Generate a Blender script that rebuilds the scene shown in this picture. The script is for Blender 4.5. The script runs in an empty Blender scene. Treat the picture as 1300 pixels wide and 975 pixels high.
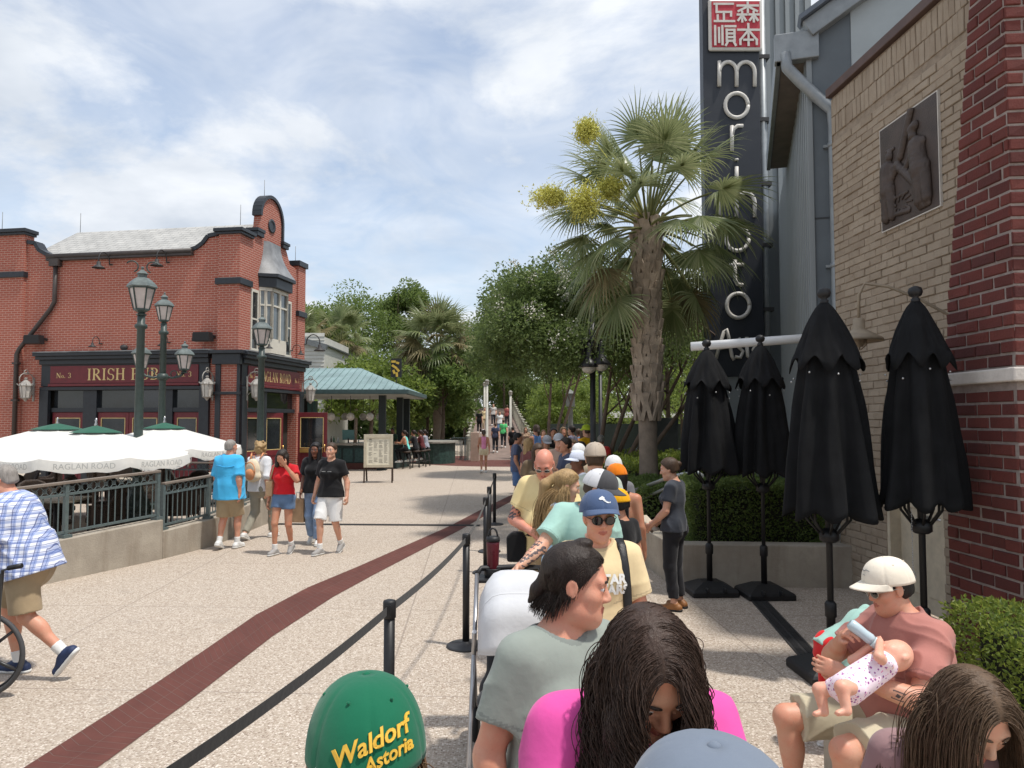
import bpy, math, random
import numpy as np
from mathutils import Vector, Matrix, Euler
from mathutils.bvhtree import BVHTree

scene = bpy.context.scene
C = scene.collection
R = math.radians
random.seed(11)
rng = np.random.default_rng(11)

# ------------------------------------------------------------------ camera, sky, sun, exposure
F = 940.0                       # focal length in pixels of the 1300 px wide photograph
CAMZ = 2.0
PITCH = R(2.9)
cd = bpy.data.cameras.new('camera'); cam = bpy.data.objects.new('camera', cd); C.objects.link(cam)
cam.location = (0, 0, CAMZ); cam.rotation_euler = (R(90) + PITCH, 0, 0)
cd.sensor_width = 36.0; cd.lens = 36.0 * F / 1300.0; cd.clip_start = 0.05; cd.clip_end = 3000
scene.camera = cam
scene.render.resolution_x = 1024; scene.render.resolution_y = 768

SUN = Vector((0.36, -0.16, 1.0)).normalized()      # towards the sun
EL = math.asin(SUN.z); AZ = math.atan2(SUN.x, SUN.y)
world = bpy.data.worlds.new('World'); scene.world = world; world.use_nodes = True
wt = world.node_tree; wn = wt.nodes; wl = wt.links
wn.clear()
def W(t, **k):
    n = wn.new(t)
    for a, b in k.items(): setattr(n, a, b)
    return n
wout = W('ShaderNodeOutputWorld'); wbg = W('ShaderNodeBackground'); wbg.inputs[1].default_value = 0.13
sky = W('ShaderNodeTexSky', sky_type='NISHITA'); sky.sun_disc = False; sky.sun_elevation = EL; sky.sun_rotation = AZ
sky.dust_density = 1.6; sky.air_density = 1.0; sky.ozone_density = 1.0
tc = W('ShaderNodeTexCoord'); sep = W('ShaderNodeSeparateXYZ'); wl.new(tc.outputs['Generated'], sep.inputs[0])
def wm(op, a, b=None, c=None, clamp=False):
    n = W('ShaderNodeMath', operation=op); n.use_clamp = clamp
    for i, x in enumerate((a, b, c)):
        if x is None: continue
        if isinstance(x, (int, float)): n.inputs[i].default_value = x
        else: wl.new(x, n.inputs[i])
    return n.outputs[0]
zz = wm('ADD', wm('MAXIMUM', sep.outputs[2], 0.0), 0.22)
cx = wm('DIVIDE', sep.outputs[0], zz); cy = wm('DIVIDE', sep.outputs[1], zz)
comb = W('ShaderNodeCombineXYZ'); wl.new(cx, comb.inputs[0]); wl.new(cy, comb.inputs[1])
def wnoise(scale, detail, rough, off, dist=0.0):
    mp = W('ShaderNodeMapping'); mp.inputs[1].default_value = off; wl.new(comb.outputs[0], mp.inputs[0])
    n = W('ShaderNodeTexNoise'); n.inputs['Scale'].default_value = scale; n.inputs['Detail'].default_value = detail
    n.inputs['Roughness'].default_value = rough; n.inputs['Distortion'].default_value = dist
    wl.new(mp.outputs[0], n.inputs['Vector']); return n.outputs[0]
def wramp(fac, stops):
    n = W('ShaderNodeValToRGB'); e = n.color_ramp.elements
    e[0].position, e[0].color = stops[0]; e[1].position, e[1].color = stops[1]
    for p, c in stops[2:]:
        x = e.new(p); x.color = c
    wl.new(fac, n.inputs[0]); return n.outputs[0]
big = wnoise(1.45, 8.0, 0.58, (1.9, 0.35, 0.0), 0.25)
shade = wnoise(2.1, 5.0, 0.55, (7.3, 2.2, 1.0), 0.2)
thin = wnoise(3.2, 4.0, 0.62, (3.1, 5.2, 2.0), 0.9)
g = lambda v: (v, v, v, 1)
f1 = wramp(big, [(0.42, g(0)), (0.58, g(1))])
f2 = wramp(thin, [(0.30, g(0.32)), (0.72, g(0.74))])
cov = wm('MAXIMUM', f1, f2)
mixc = W('ShaderNodeMix', data_type='RGBA')
ccol = wramp(shade, [(0.30, (4.3, 4.75, 5.4, 1)), (0.62, (6.5, 6.75, 7.1, 1))])
wl.new(cov, mixc.inputs[0]); wl.new(ccol, mixc.inputs[7])
skg = W('ShaderNodeMix', data_type='RGBA', blend_type='MULTIPLY'); skg.inputs[0].default_value = 1.0
wl.new(sky.outputs[0], skg.inputs[6]); skg.inputs[7].default_value = (1.4, 1.36, 1.3, 1)
wl.new(skg.outputs[2], mixc.inputs[6])
wl.new(mixc.outputs[2], wbg.inputs[0]); wl.new(wbg.outputs[0], wout.inputs[0])

sl = bpy.data.lights.new('sun', 'SUN'); sl.energy = 3.3; sl.angle = R(3.0); sl.color = (1.0, 0.955, 0.89)
so = bpy.data.objects.new('sun', sl); C.objects.link(so); so.rotation_euler = SUN.to_track_quat('Z', 'Y').to_euler(); so.location = (0, 0, 40)
vs = scene.view_settings
vs.view_transform = 'Standard'; vs.look = 'None'; vs.exposure = 0.2; vs.gamma = 1.0; vs.use_curve_mapping = False

# ------------------------------------------------------------------ pixel helpers: a photograph pixel to a point of the place
def ray(px, py):
    x = (px - 650.0) / F; y = -(py - 487.5) / F
    c, s = math.cos(PITCH), math.sin(PITCH)
    return Vector((x, c - y * s, s + y * c))
def at(px, py, Y):
    d = ray(px, py); return Vector((0, 0, CAMZ)) + d * (Y / d.y)
def gnd(px, py, z=0.0):
    d = ray(px, py); return Vector((0, 0, CAMZ)) + d * ((z - CAMZ) / d.z)

# ------------------------------------------------------------------ materials
MATS = {}
class NT:
    def __init__(s, name):
        s.m = bpy.data.materials.new(name); s.m.use_nodes = True
        s.t = s.m.node_tree; s.n = s.t.nodes; s.l = s.t.links
        s.b = s.n['Principled BSDF']
    def node(s, t, **k):
        n = s.n.new(t)
        for a, b in k.items(): setattr(n, a, b)
        return n
    def put(s, sock, v):
        if isinstance(v, (int, float)): sock.default_value = v
        elif isinstance(v, (tuple, list)): sock.default_value = tuple(v) if len(v) != 3 or sock.type == 'VECTOR' else tuple(v) + (1,)
        else: s.l.new(v, sock)
    def math(s, op, a, b=0.0, c=None, clamp=False):
        n = s.node('ShaderNodeMath', operation=op); n.use_clamp = clamp
        s.put(n.inputs[0], a); s.put(n.inputs[1], b)
        if c is not None: s.put(n.inputs[2], c)
        return n.outputs[0]
    def mix(s, f, a, b, blend='MIX'):
        n = s.node('ShaderNodeMix', data_type='RGBA', blend_type=blend)
        s.put(n.inputs[0], f); s.put(n.inputs[6], a); s.put(n.inputs[7], b); return n.outputs[2]
    def ramp(s, f, stops):
        n = s.node('ShaderNodeValToRGB'); e = n.color_ramp.elements
        fx = lambda c: (c, c, c, 1) if isinstance(c, (int, float)) else tuple(c) + (1,)
        e[0].position, e[0].color = stops[0][0], fx(stops[0][1]); e[1].position, e[1].color = stops[1][0], fx(stops[1][1])
        for p, c in stops[2:]: e.new(p).color = fx(c)
        s.put(n.inputs[0], f); return n.outputs[0]
    def coord(s, kind='Object', scale=None):
        o = s.node('ShaderNodeTexCoord').outputs[kind]
        if scale is not None:
            mp = s.node('ShaderNodeMapping'); mp.inputs[3].default_value = scale; s.l.new(o, mp.inputs[0]); o = mp.outputs[0]
        return o
    def noise(s, vec, scale, detail=3, rough=0.55, out=0):
        n = s.node('ShaderNodeTexNoise'); n.inputs['Scale'].default_value = scale; n.inputs['Detail'].default_value = detail
        n.inputs['Roughness'].default_value = rough; s.l.new(vec, n.inputs['Vector']); return n.outputs[out]
    def voro(s, vec, scale, out='Distance', feature='F1'):
        n = s.node('ShaderNodeTexVoronoi', feature=feature); n.inputs['Scale'].default_value = scale; s.l.new(vec, n.inputs['Vector'])
        return n.outputs[out]
    def bump(s, h, dist, strength=1.0):
        n = s.node('ShaderNodeBump'); n.inputs['Strength'].default_value = strength; n.inputs['Distance'].default_value = dist
        s.l.new(h, n.inputs['Height']); s.l.new(n.outputs[0], s.b.inputs['Normal'])
    def fin(s, col=None, rough=0.6, metal=0.0, spec=0.4):
        if col is not None: s.put(s.b.inputs['Base Color'], col)
        s.put(s.b.inputs['Roughness'], rough); s.b.inputs['Metallic'].default_value = metal
        s.b.inputs['Specular IOR Level'].default_value = spec
        return s.m

def srgb(r, g_, b):
    f = lambda c: (c / 255 / 12.92) if c / 255 <= 0.04045 else ((c / 255 + 0.055) / 1.055) ** 2.4
    return (f(r), f(g_), f(b))
def mul(c, k): return tuple(min(1, x * k) for x in c)

def mat(name, col, rough=0.6, var=0.12, scale=6.0, bump=0.0, bscale=80.0, metal=0.0, spec=0.4, kind='Object', speck=0.0, trans=0.0):
    if name in MATS: return MATS[name]
    s = NT(name); co = s.coord(kind)
    n1 = s.noise(co, scale, 5, 0.6)
    c = s.mix(s.ramp(n1, [(0.3, 0.0), (0.7, 1.0)]), mul(col, 1 - var), mul(col, 1 + var))
    if speck: c = s.mix(s.math('MULTIPLY', s.noise(co, bscale * 2.1, 2), speck), c, mul(col, 0.45))
    if bump: s.bump(s.noise(co, bscale, 4, 0.6), bump)
    rr = s.math('MULTIPLY_ADD', n1, 0.16, rough - 0.08)
    s.fin(c, rr, metal, spec)
    if trans: s.b.inputs['Transmission Weight'].default_value = trans
    MATS[name] = s.m; return s.m

def cloth(name, col, weave=900.0, var=0.10):
    if name in MATS: return MATS[name]
    s = NT(name); co = s.coord('Object')
    n1 = s.noise(co, 7, 4, 0.6); n2 = s.noise(co, weave, 1)
    c = s.mix(s.ramp(n1, [(0.3, 0.0), (0.7, 1.0)]), mul(col, 1 - var), mul(col, 1 + var))
    c = s.mix(s.math('MULTIPLY', n2, 0.25), c, mul(col, 0.7))
    h = s.math('ADD', s.math('MULTIPLY', s.noise(co, 28, 3, 0.5), 1.0), s.math('MULTIPLY', n2, 0.05))
    s.bump(h, 0.004, 0.5)
    s.fin(c, 0.85, 0, 0.2); s.b.inputs['Sheen Weight'].default_value = 0.15
    MATS[name] = s.m; return s.m

def skinmat(name, col, red=0.25):
    if name in MATS: return MATS[name]
    s = NT(name); co = s.coord('Object')
    n1 = s.noise(co, 14, 4, 0.6); n2 = s.noise(co, 160, 2)
    hot = (min(1, col[0] * 1.05), col[1] * 0.72, col[2] * 0.66)
    c = s.mix(s.math('MULTIPLY', s.ramp(n1, [(0.38, 0.0), (0.68, 1.0)]), red * 2.6), col, hot)
    c = s.mix(s.math('MULTIPLY', n2, 0.3), c, mul(col, 0.72)); c = s.mix(s.ramp(s.noise(co, 95, 2), [(.66, 0.0), (.72, .3)]), c, mul(col, .55))
    s.bump(s.noise(co, 220, 3), 0.0012, 0.6)
    s.fin(c, 0.48, 0, 0.4)
    s.b.inputs['Subsurface Weight'].default_value = 0.12; s.b.inputs['Subsurface Radius'].default_value = (0.012, 0.005, 0.003)
    s.b.inputs['Subsurface Scale'].default_value = 1.0
    MATS[name] = s.m; return s.m

def hairmat(name, col):
    if name in MATS: return MATS[name]
    s = NT(name); co = s.coord('Object', (1, 1, 0.25))
    n1 = s.noise(co, 60, 4, 0.7); n2 = s.noise(co, 9, 2)
    c = s.mix(s.ramp(n1, [(0.3, 0.0), (0.75, 1.0)]), mul(col, 0.6), mul(col, 1.5))
    c = s.mix(s.math('MULTIPLY', n2, 0.6), c, mul(col, 1.25))
    s.bump(s.noise(co, 130, 3, 0.7), 0.006, 0.7)
    s.fin(c, 0.5, 0, 0.35)
    MATS[name] = s.m; return s.m

def brickmat(name, c1, c2, mortar, bw=0.2, bh=0.0667, ms=0.009, dirt=0.25, bump=0.006, off=0.5):
    if name in MATS: return MATS[name]
    s = NT(name); uv = s.coord('UV')
    b = s.node('ShaderNodeTexBrick'); s.l.new(uv, b.inputs['Vector'])
    b.offset = off; b.squash = 1.0
    for k, v in (('Scale', 1.0), ('Brick Width', bw), ('Row Height', bh), ('Mortar Size', ms), ('Mortar Smooth', 0.3), ('Bias', 0.0)): b.inputs[k].default_value = v
    n0 = s.noise(uv, 1.3, 4, 0.6); n1 = s.noise(uv, 34, 3, 0.6); n2 = s.noise(uv, 6, 3)
    ca = s.mix(n2, c1, c2); cb = s.mix(n2, mul(c2, 0.72), mul(c1, 1.12))
    s.put(b.inputs['Color1'], ca); s.put(b.inputs['Color2'], cb); s.put(b.inputs['Mortar'], mortar)
    c = s.mix(s.math('MULTIPLY', s.ramp(n0, [(0.35, 0.0), (0.7, 1.0)]), dirt), b.outputs[0], mul(c2, 0.55))
    c = s.mix(s.math('MULTIPLY', n1, 0.3), c, mul(c1, 0.8))
    h = s.math('MULTIPLY_ADD', b.outputs[1], -1.0, s.math('MULTIPLY', n1, 0.5))
    s.bump(h, bump)
    MATS[name] = s.fin(c, 0.86, 0, 0.25); return s.m

# ------------------------------------------------------------------ mesh builder
OFFS = {}
def arr(v): return np.asarray(v, dtype=np.float64)
def frame(d):
    d = Vector(d).normalized(); u = Vector((0, 0, 1)) if abs(d.z) < 0.95 else Vector((1, 0, 0))
    x = u.cross(d).normalized(); return x, d.cross(x).normalized(), d
def TR(loc=(0, 0, 0), rz=0.0, rx=0.0, ry=0.0, s=1.0):
    return Matrix.Translation(loc) @ Euler((rx, ry, rz), 'XYZ').to_matrix().to_4x4() @ Matrix.Scale(s, 4)

class MB:
    def __init__(s): s.v = []; s.f = []; s.mi = []; s.sm = []; s.m = 0; s.n = 0; s.M = None
    def add(s, vs, fs, smooth=False):
        vs = np.asarray([tuple(v) for v in vs] if not isinstance(vs, np.ndarray) else vs, dtype=np.float64).reshape(-1, 3)
        if s.M is not None:
            m = np.array(s.M); vs = vs @ m[:3, :3].T + m[:3, 3]
        o = s.n; s.v.append(vs); s.n += len(vs)
        for f in fs: s.f.append([i + o for i in f])
        s.mi += [s.m] * len(fs); s.sm += [smooth] * len(fs); return s
    def box(s, x0, x1, y0, y1, z0, z1):
        v = [(x, y, z) for z in (z0, z1) for y in (y0, y1) for x in (x0, x1)]
        return s.add(v, [(0, 2, 3, 1), (4, 5, 7, 6), (0, 1, 5, 4), (2, 6, 7, 3), (0, 4, 6, 2), (1, 3, 7, 5)])
    def cbox(s, c, d, rz=0.0, rx=0.0, ry=0.0):
        m = TR(c, rz, rx, ry); x, y, z = d[0] / 2, d[1] / 2, d[2] / 2
        v = [m @ Vector((a * x, b * y, e * z)) for e in (-1, 1) for b in (-1, 1) for a in (-1, 1)]
        return s.add(v, [(0, 2, 3, 1), (4, 5, 7, 6), (0, 1, 5, 4), (2, 6, 7, 3), (0, 4, 6, 2), (1, 3, 7, 5)])
    def beam(s, a, b, w, h, up=(0, 0, 1)):
        a, b = Vector(a), Vector(b); d = (b - a).normalized(); u = Vector(up); x = d.cross(u)
        if x.length < 1e-4: x = d.cross(Vector((0, 1, 0)))
        x.normalize(); u = x.cross(d).normalized()
        v = [p + x * (i * w / 2) + u * (j * h / 2) for p in (a, b) for j in (-1, 1) for i in (-1, 1)]
        return s.add(v, [(0, 1, 3, 2), (4, 6, 7, 5), (0, 4, 5, 1), (2, 3, 7, 6), (0, 2, 6, 4), (1, 5, 7, 3)])
    def tube(s, pts, r, n=8, cap=True, smooth=True, closed=False, flat=None):
        P = [Vector(p) for p in pts]; N = len(P)
        rr = [r] * N if isinstance(r, (int, float)) else list(r)
        V = []; x = None
        for i in range(N):
            if closed: d = P[(i + 1) % N] - P[i - 1]
            else: d = P[min(i + 1, N - 1)] - P[max(i - 1, 0)]
            if d.length < 1e-9: d = Vector((0, 0, 1))
            d.normalize()
            if x is None: x = frame(d)[0]
            x = (x - d * x.dot(d)); x = x.normalized() if x.length > 1e-6 else frame(d)[0]
            y = d.cross(x)
            for k in range(n):
                a = 2 * math.pi * k / n; V.append(P[i] + (x * math.cos(a) + y * math.sin(a) * (flat or 1.0)) * rr[i])
        fs = []
        for i in range(N if closed else N - 1):
            j = (i + 1) % N
            for k in range(n): fs.append((i * n + k, i * n + (k + 1) % n, j * n + (k + 1) % n, j * n + k))
        s.add(V, fs, smooth)
        if cap and not closed:
            o = s.n - N * n
            s.f += [[o + k for k in range(n)][::-1], [o + (N - 1) * n + k for k in range(n)]]; s.mi += [s.m] * 2; s.sm += [False] * 2
        return s
    def lathe(s, prof, n=16, smooth=True, c=(0, 0, 0), rot=0.0):
        V = []; 
        for r, z in prof:
            for k in range(n):
                a = 2 * math.pi * k / n + rot; V.append((c[0] + r * math.cos(a), c[1] + r * math.sin(a), c[2] + z))
        fs = [(i * n + k, i * n + (k + 1) % n, (i + 1) * n + (k + 1) % n, (i + 1) * n + k) for i in range(len(prof) - 1) for k in range(n)]
        s.add(V, fs, smooth); o = s.n - len(V)
        s.f += [[o + k for k in range(n)][::-1], [o + (len(prof) - 1) * n + k for k in range(n)]]; s.mi += [s.m] * 2; s.sm += [False] * 2
        return s
    def prism(s, poly, d0, d1, axes='xz'):
        # poly in two axes, extruded along the third
        n = len(poly); mk = {'xz': lambda p, d: (p[0], d, p[1]), 'xy': lambda p, d: (p[0], p[1], d), 'yz': lambda p, d: (d, p[0], p[1])}[axes]
        V = [mk(p, d0) for p in poly] + [mk(p, d1) for p in poly]
        fs = [list(range(n)), list(range(2 * n - 1, n - 1, -1))] + [(i, i + n, (i + 1) % n + n, (i + 1) % n) for i in range(n)]
        return s.add(V, fs)
    def grid(s, P, smooth=True, cu=False, cv=False):
        P = np.asarray(P); a, b = P.shape[:2]; fs = []
        for i in range(a if cu else a - 1):
            for j in range(b if cv else b - 1):
                i2, j2 = (i + 1) % a, (j + 1) % b; fs.append((i * b + j, i2 * b + j, i2 * b + j2, i * b + j2))
        return s.add(P.reshape(-1, 3), fs, smooth)
    def ball(s, c, r, nu=12, nv=8):
        r = (r,) * 3 if isinstance(r, (int, float)) else r
        V = [(c[0] + r[0] * math.sin(math.pi * j / nv) * math.cos(2 * math.pi * i / nu), c[1] + r[1] * math.sin(math.pi * j / nv) * math.sin(2 * math.pi * i / nu), c[2] + r[2] * math.cos(math.pi * j / nv)) for j in range(nv + 1) for i in range(nu)]
        fs = [(j * nu + i, (j + 1) * nu + i, (j + 1) * nu + (i + 1) % nu, j * nu + (i + 1) % nu) for j in range(nv) for i in range(nu)]
        return s.add(V, fs, True)
    def build(s, name, mats, parent=None, bev=0.0, loc=None, fixn=True, uv=True):
        V = np.concatenate(s.v) if s.v else np.zeros((0, 3))
        off = None
        if parent is not None:
            p = parent
            while p.parent: p = p.parent
            off = OFFS.get(p.name)
        elif loc is not None: off = arr(loc)
        if off is not None: V = V - off
        return link_mesh(name, V, s.f, mats, parent, s.mi, s.sm, bev, loc if parent is None else None, fixn, uv, off)

def link_mesh(name, V, faces, mats, parent=None, mi=None, sm=None, bev=0.0, loc=None, fixn=False, uv=True, uvoff=None):
    me = bpy.data.meshes.new(name)
    if isinstance(faces, np.ndarray) and len(faces):
        k = faces.shape[1]; nf = len(faces)
        me.vertices.add(len(V)); me.vertices.foreach_set('co', np.asarray(V, np.float32).ravel())
        me.loops.add(nf * k); me.loops.foreach_set('vertex_index', faces.astype(np.int32).ravel())
        me.polygons.add(nf); me.polygons.foreach_set('loop_start', np.arange(nf, dtype=np.int32) * k)
        try: me.polygons.foreach_set('loop_total', np.full(nf, k, np.int32))
        except Exception: pass
        me.update(calc_edges=True); me.validate()
    else:
        me.from_pydata([tuple(v) for v in V], [], faces if not isinstance(faces, np.ndarray) else []); me.update()
    np_ = len(me.polygons)
    if not isinstance(mats, (list, tuple)): mats = [mats]
    for m in mats: me.materials.append(m)
    if mi is not None and len(mi) == np_: me.polygons.foreach_set('material_index', np.asarray(mi, np.int32))
    if sm is None: sm = True
    me.polygons.foreach_set('use_smooth', np.full(np_, sm) if isinstance(sm, bool) else np.asarray(sm, bool) if len(sm) == np_ else np.full(np_, True))
    if fixn and np_:
        import bmesh
        bm = bmesh.new(); bm.from_mesh(me); bmesh.ops.recalc_face_normals(bm, faces=bm.faces); bm.to_mesh(me); bm.free()
    if uv and np_:
        nl = len(me.loops); vi = np.zeros(nl, np.int32); me.loops.foreach_get('vertex_index', vi)
        co = np.zeros(len(me.vertices) * 3, np.float32); me.vertices.foreach_get('co', co); co = co.reshape(-1, 3)
        if uvoff is not None: co = co + np.asarray(uvoff, np.float32)
        nr = np.zeros(np_ * 3, np.float32); me.polygons.foreach_get('normal', nr); nr = nr.reshape(-1, 3)
        lt = np.zeros(np_, np.int32); me.polygons.foreach_get('loop_total', lt)
        n = np.repeat(nr, lt, 0); p = co[vi]
        horiz = np.abs(n[:, 2]) > 0.75
        t = np.stack([-n[:, 1], n[:, 0]], 1); L = np.linalg.norm(t, axis=1, keepdims=True); t = t / np.maximum(L, 1e-6)
        slope = np.sqrt(np.maximum(1 - n[:, 2] ** 2, 1e-4))
        u = np.where(horiz, p[:, 0], p[:, 0] * t[:, 0] + p[:, 1] * t[:, 1]); v = np.where(horiz, p[:, 1], p[:, 2] / slope)
        lay = me.uv_layers.new(name='UVMap'); lay.data.foreach_set('uv', np.stack([u, v], 1).astype(np.float32).ravel())
    me.update()
    o = bpy.data.objects.new(name, me); C.objects.link(o)
    if parent is not None: o.parent = parent
    if loc is not None: o.location = loc
    if bev:
        b = o.modifiers.new('bevel', 'BEVEL'); b.width = bev; b.segments = 2; b.limit_method = 'ANGLE'; b.angle_limit = R(40); b.use_clamp_overlap = True
    return o

def tag(o, label=None, cat=None, group=None, kind=None):
    if label: o['label'] = label
    if cat: o['category'] = cat
    if group: o['group'] = group
    if kind: o['kind'] = kind
    return o
def thing(name, label, cat, loc=(0, 0, 0), rz=0.0, group=None, world=False):
    o = bpy.data.objects.new(name, None); C.objects.link(o); o.empty_display_size = 0.2
    o.location = loc; o.rotation_euler = (0, 0, rz)
    if world: OFFS[o.name] = arr(loc)
    return tag(o, label, cat, group)
def copy_tree(o, loc=None, rz=None, label=None, group=None, parent=None):
    c = o.copy(); C.objects.link(c); c.parent = parent
    for ch in list(o.children): copy_tree(ch, parent=c)
    if loc is not None: c.location = loc
    if rz is not None: c.rotation_euler = (0, 0, rz)
    if label: c['label'] = label
    if group: c['group'] = group
    return c

def text_mesh(txt, size=1.0, ext=0.0, align='CENTER', shear=0.0, bold=0.0, res=3, space=1.0):
    cu = bpy.data.curves.new('lettering', 'FONT'); cu.body = txt; cu.size = size; cu.extrude = ext; cu.align_x = align; cu.align_y = 'CENTER'
    cu.shear = shear; cu.offset = bold; cu.resolution_u = res; cu.space_character = space
    o = bpy.data.objects.new('lettering', cu); C.objects.link(o)
    dg = bpy.context.evaluated_depsgraph_get(); dg.update()
    me = bpy.data.meshes.new_from_object(o.evaluated_get(dg))
    V = np.zeros(len(me.vertices) * 3); me.vertices.foreach_get('co', V); V = V.reshape(-1, 3)
    fs = [list(p.vertices) for p in me.polygons]
    bpy.data.objects.remove(o); bpy.data.curves.remove(cu); bpy.data.meshes.remove(me)
    return V, fs
def put_text(name, txt, size, origin, right, up, m, parent=None, ext=0.004, width=None, **k):
    V, fs = text_mesh(txt, size, ext, **k)
    if width is not None:
        V[:, 0] *= width / max(1e-6, V[:, 0].max() - V[:, 0].min())
    r = arr(Vector(right).normalized()); u = arr(Vector(up).normalized()); n = np.cross(r, u)
    P = arr(origin) + V[:, :1] * r + V[:, 1:2] * u + (V[:, 2:3] + ext) * n
    b = MB(); b.add(P, fs); return b.build(name, m, parent, fixn=False)
# ------------------------------------------------------------------ implicit bodies: signed distances on a grid, polygonised by surface nets
class SDF:
    def __init__(s, lo, hi, h):
        s.h = h; s.lo = arr(lo); n = np.ceil((arr(hi) - s.lo) / h).astype(int) + 1
        s.ax = [(s.lo[i] + h * np.arange(n[i])).astype(np.float32) for i in range(3)]
        s.D = np.full(tuple(n), 0.25, np.float32)
    def sub(s, lo, hi):
        sl = []
        for i in range(3):
            a = max(0, int((lo[i] - s.lo[i]) / s.h)); b = min(len(s.ax[i]), int((hi[i] - s.lo[i]) / s.h) + 2)
            if b <= a: return None, None
            sl.append(slice(a, b))
        return tuple(sl), (s.ax[0][sl[0]][:, None, None], s.ax[1][sl[1]][None, :, None], s.ax[2][sl[2]][None, None, :])
    def put(s, sl, d, k, sub):
        A = s.D[sl]
        if sub:
            d = -d
            if k > 0: hh = np.maximum(k - np.abs(A - d), 0) / k; s.D[sl] = np.maximum(A, d) + hh * hh * (k * 0.25)
            else: s.D[sl] = np.maximum(A, d)
        else:
            if k > 0: hh = np.maximum(k - np.abs(A - d), 0) / k; s.D[sl] = np.minimum(A, d) - hh * hh * (k * 0.25)
            else: s.D[sl] = np.minimum(A, d)
    def rc(s, a, b, ra, rb, k=0.02, sub=False, flat=None, clip=None):
        a, b = arr(a), arr(b); m = max(ra, rb) * (1.0) + k + 3 * s.h + 0.03
        sl, X = s.sub(np.minimum(a, b) - m, np.maximum(a, b) + m)
        if sl is None: return s
        p = [X[i] - np.float32(a[i]) for i in range(3)]; ba = b - a; sc = 1.0
        if flat is not None:
            ax, f = flat; ax = arr(ax); dn = (p[0] * ax[0] + p[1] * ax[1] + p[2] * ax[2]) * np.float32(f - 1)
            p = [p[i] + np.float32(ax[i]) * dn for i in range(3)]; ba = ba + ax * (ba @ ax) * (f - 1); sc = f ** -0.5
        L = float(ba @ ba)
        t = np.clip((p[0] * ba[0] + p[1] * ba[1] + p[2] * ba[2]) / max(L, 1e-9), 0, 1).astype(np.float32)
        q = sum((p[i] - t * np.float32(ba[i])) ** 2 for i in range(3))
        d = (np.sqrt(q) - (ra + t * (rb - ra))) * np.float32(sc)
        if clip is not None:
            for c, n in clip:
                c = arr(c); n = arr(n); d = np.maximum(d, (X[0] - c[0]) * n[0] + (X[1] - c[1]) * n[1] + (X[2] - c[2]) * n[2])
        s.put(sl, d.astype(np.float32), k, sub); return s
    def ell(s, c, r, Rm=None, k=0.02, sub=False, clip=None):
        c = arr(c); r = arr(r); m = r.max() + k + 3 * s.h + 0.02
        sl, X = s.sub(c - m, c + m)
        if sl is None: return s
        p = [X[i] - np.float32(c[i]) for i in range(3)]
        if Rm is not None:
            Rm = arr(Rm); p = [p[0] * Rm[0, i] + p[1] * Rm[1, i] + p[2] * Rm[2, i] for i in range(3)]
        k0 = np.sqrt(sum((p[i] / r[i]) ** 2 for i in range(3))); k1 = np.sqrt(sum((p[i] / r[i] ** 2) ** 2 for i in range(3)))
        d = (k0 * (k0 - 1) / np.maximum(k1, 1e-6)).astype(np.float32)
        if clip is not None:
            for cc, n in clip:
                cc = arr(cc); n = arr(n); d = np.maximum(d, (X[0] - cc[0]) * n[0] + (X[1] - cc[1]) * n[1] + (X[2] - cc[2]) * n[2])
        s.put(sl, d, k, sub); return s
    def cut(s, c, n, k=0.0):
        c = arr(c); n = arr(n)
        d = (s.ax[0][:, None, None] - c[0]) * n[0] + (s.ax[1][None, :, None] - c[1]) * n[1] + (s.ax[2][None, None, :] - c[2]) * n[2]
        s.D = np.maximum(s.D, d.astype(np.float32)); return s
    def folds(s, amp, freq=20.0, seed=0, dirs=3):
        r = np.random.default_rng(seed); x, y, z = s.ax[0][:, None, None], s.ax[1][None, :, None], s.ax[2][None, None, :]
        for i in range(dirs):
            a = r.normal(size=3); a /= np.linalg.norm(a); b = r.normal(size=3); b /= np.linalg.norm(b); fr = freq * r.uniform(0.6, 1.6)
            w = np.sin((x * b[0] + y * b[1] + z * b[2]) * (fr * 0.55) + r.uniform(0, 6)); e = np.sin((x * b[1] + y * b[2] + z * b[0]) * (fr * .3) + r.uniform(0, 6)) * .5 + .5
            s.D += (amp / dirs * 1.6 * (np.abs(np.sin((x * a[0] + y * a[1] + z * a[2]) * fr * .6 + 1.6 * w)) ** .7 - .6) * e).astype(np.float32)
        return s
    def mesh(s):
        D = s.D.copy(); D[0] = D[-1] = 0.25; D[:, 0] = D[:, -1] = 0.25; D[:, :, 0] = D[:, :, -1] = 0.25
        I = D < 0; nx, ny, nz = D.shape
        cnt = np.zeros((nx - 1, ny - 1, nz - 1), np.uint8); cor = [(a, b, c) for a in (0, 1) for b in (0, 1) for c in (0, 1)]
        for a, b, c in cor: cnt += I[a:nx - 1 + a, b:ny - 1 + b, c:nz - 1 + c]
        idx = np.argwhere((cnt > 0) & (cnt < 8))
        if not len(idx): return np.zeros((0, 3)), np.zeros((0, 4), int)
        val = {c: D[idx[:, 0] + c[0], idx[:, 1] + c[1], idx[:, 2] + c[2]] for c in cor}
        pos = np.zeros((len(idx), 3)); num = np.zeros(len(idx))
        for a in cor:
            for ax in range(3):
                if a[ax] == 0:
                    b = list(a); b[ax] = 1; b = tuple(b); va, vb = val[a], val[b]; m = (va < 0) != (vb < 0)
                    t = np.where(m, va / np.where(m, va - vb, 1), 0); q = np.tile(arr(a), (len(idx), 1)); q[:, ax] += t
                    pos += q * m[:, None]; num += m
        V = s.lo + s.h * (idx + pos / num[:, None])
        ID = np.full(cnt.shape, -1, np.int32); ID[idx[:, 0], idx[:, 1], idx[:, 2]] = np.arange(len(idx))
        fs = []
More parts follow.
